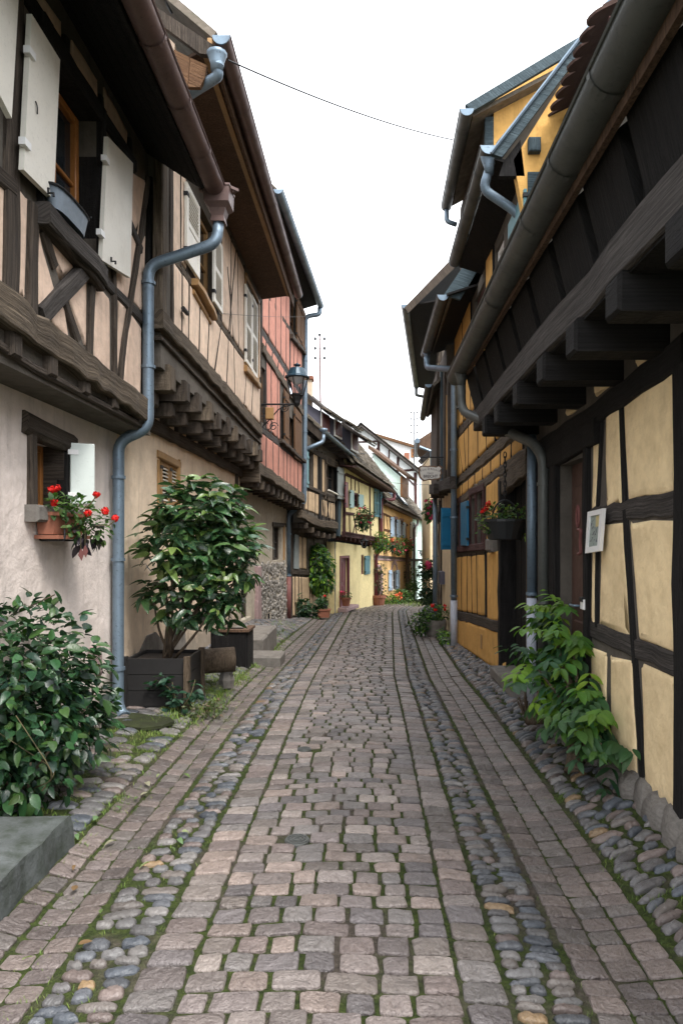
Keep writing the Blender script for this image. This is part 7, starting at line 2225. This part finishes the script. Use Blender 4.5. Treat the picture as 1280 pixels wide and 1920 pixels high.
lab5 = [('window_flowers', 'big leafy geranium box under the pale teal shutters', at(682, 972, 21.3), (.30, .25, .38), 620, GR_D + GR_M, PINK),
        ('window_flowers', 'bright green hanging plant at the corner of the yellow jetty', at(713, 1016, 24.3), (.34, .3, .38), 620, GR_W, None),
        ('window_flowers', 'reddish geranium box left of the three on the orange house', at(734, 1021, 25.9), (.17, .2, .28), 240, GR_D, ORANGE),
        ('window_flowers', 'largest geranium box on the orange house under its blue shutters', at(748, 1023, 26.8), (.28, .25, .36), 420, GR_M, PINK),
        ('window_flowers', 'geranium box at the right corner of the orange house', at(763, 1022, 28.5), (.26, .25, .3), 300, GR_M, PINK),
        ('window_flowers', 'pink hanging flowers high on the right beside the ivory house', at(806, 955, 15.4), (.13, .2, .26), 300, GR_M, PINK)]
for nm, lab, c, r, n, gr, fc in lab5:
    fl = [c + Vector((rnd.uniform(-.9, .9) * r[0], -r[1] * .8, rnd.uniform(-.8, .9) * r[2])) for _ in range(14 if 'pink hang' in lab else 8)] if fc else []
    t = far_plant(nm, lab, 'flower box', [(c, r, 1)], n, .085, gr, fl, fc or RED, .035, fn=9, fs=.045, droop=-.4, group='flower boxes on the far fronts')
    t.part('box', MB().box(c.x - r[0] * .7, c.x + r[0] * .7, c.y + .02, c.y + .2, c.z - .02, c.z + .13), 'terra')
pr = at(709, 1136, 25.0)
t = far_plant('potted_tree', 'small tree in a terracotta pot before the arched orange doorway', 'potted tree', [(pr + Vector((.0, 0, 1.05)), (.26, .2, .5), 1), (pr + Vector((.15, 0, .55)), (.15, .15, .25), .4), (pr + Vector((.12, 0, 1.35)), (.12, .12, .16), .3)], 260, .09, [(.05, .075, .03), (.08, .10, .045), (.06, .06, .035)], base=pr)
t.part('pot', MB().lathe(pr, [(.20, 0), (.26, .3), (.29, .31), (.29, .40), (.25, .39)], 14), 'terra')
t.part('trunk', MB().tube([pr + UPV * .35, pr + Vector((.03, 0, .8)), pr + Vector((-.02, 0, 1.3))], [.03, .025, .01], 6), 'bark')
far_plant('flower_bed', 'rounded green bush left in the bed under the arched window', 'bush', [(at(733, 1128, 26.0), (.36, .3, .24), 1)], 420, .09, GR_W)
far_plant('flower_bed', 'leafy bush with orange and white blooms under the arched window', 'bush', [(at(752, 1122, 26.5), (.42, .35, .36), 1)], 520, .10, GR_M, [at(744 + rnd.uniform(-3, 8), 1118 + rnd.uniform(-8, 8), 26.1) for _ in range(9)], ORANGE, .06, fs=.06)
far_plant('flower_bed', 'tall green bush at the orange house corner beside the ivy trunk', 'bush', [(at(771, 1112, 28), (.28, .3, .55), 1), (at(775, 1090, 29), (.2, .2, .6), .6)], 520, .10, GR_M)
c = at(764.5, 1075, 28.6)
t = far_plant('ivy_trunk', 'brown creeper trunk climbing the corner of the orange house', 'vine', [(c, (.14, .1, .95), 1)], 420, .07, [(.11, .06, .035), (.08, .055, .03), (.05, .07, .03)], base=at(765, 1135, 28.6))
t.part('trunk', MB().tube([at(765, 1135, 28.6), at(764, 1080, 28.6), at(763, 1025, 28.6)], [.12, .09, .06], 8), 'bark')
c = at(766, 1104, 29.5)
far_plant('rose_bush', 'tall rose bush with deep pink blooms at the right side of the lane', 'rose bush', [(at(804, 1100, 19.0), (.26, .3, .5), 2), (at(797, 1070, 19.0), (.22, .2, .22), .8), (at(806, 1066, 19), (.16, .2, .26), .7), (at(798, 1118, 19), (.26, .3, .3), 1)], 900, .10, GR_D + [(.06, .10, .06)], [at(806 + rnd.uniform(-8, 5), 1060 + rnd.uniform(-6, 14), 18.7) for _ in range(11)], PINK, .06, fs=.06)
# stone trough with flowers at the right
pr = Vector((1.33, 13.3, bed(1.2, 13.3)))
t = Thing('stone_planter', 'rounded grey stone planter at the right wall full of flowers', 'planter', pr)
t.part('bowl', MB().lathe(pr, [(.16, -.05), (.19, .02), (.205, .2), (.20, .30), (.175, .30), (.16, .24)], 16, sy=1.15), 'stone_grey', smooth=True)
far_plant('planter_flowers', 'white and red flowers spilling from the rounded stone planter', 'flowers', [(pr + Vector((-.02, 0, .42)), (.27, .28, .16), 1.4), (pr + Vector((-.30, .1, .22)), (.22, .25, .22), 1.2), (pr + Vector((-.22, -.1, .22)), (.16, .15, .14), .6)], 900, .07, GR_M + GR_W[:2] + GR_D, [pr + Vector((rnd.uniform(-.1, .2), -.15, .5 + rnd.uniform(0, .1))) for _ in range(5)], RED, .03, fs=.04)
t = far_plant('ground_weeds', 'low green weeds around the foot of the pale right pipe', 'weeds', [(Vector((1.30, 11.5, bed(1.3, 11.5) + .07)), (.10, .25, .1), 1), (Vector((1.36, 12.3, bed(1.3, 12.3) + .06)), (.12, .3, .1), 1)], 200, .06, GR_W)
far_plant('ground_weeds', 'low brown green weeds at the planter corner by the gutter stones', 'weeds', [(Vector((-1.45, 5.95, bed(-1.45, 5.95) + .06)), (.16, .22, .07), 1), (Vector((-1.36, 6.1, bed(-1.36, 6.1) + .05)), (.1, .2, .05), .5)], 320, .035, [(.07, .09, .035), (.09, .07, .045), (.05, .075, .03)])
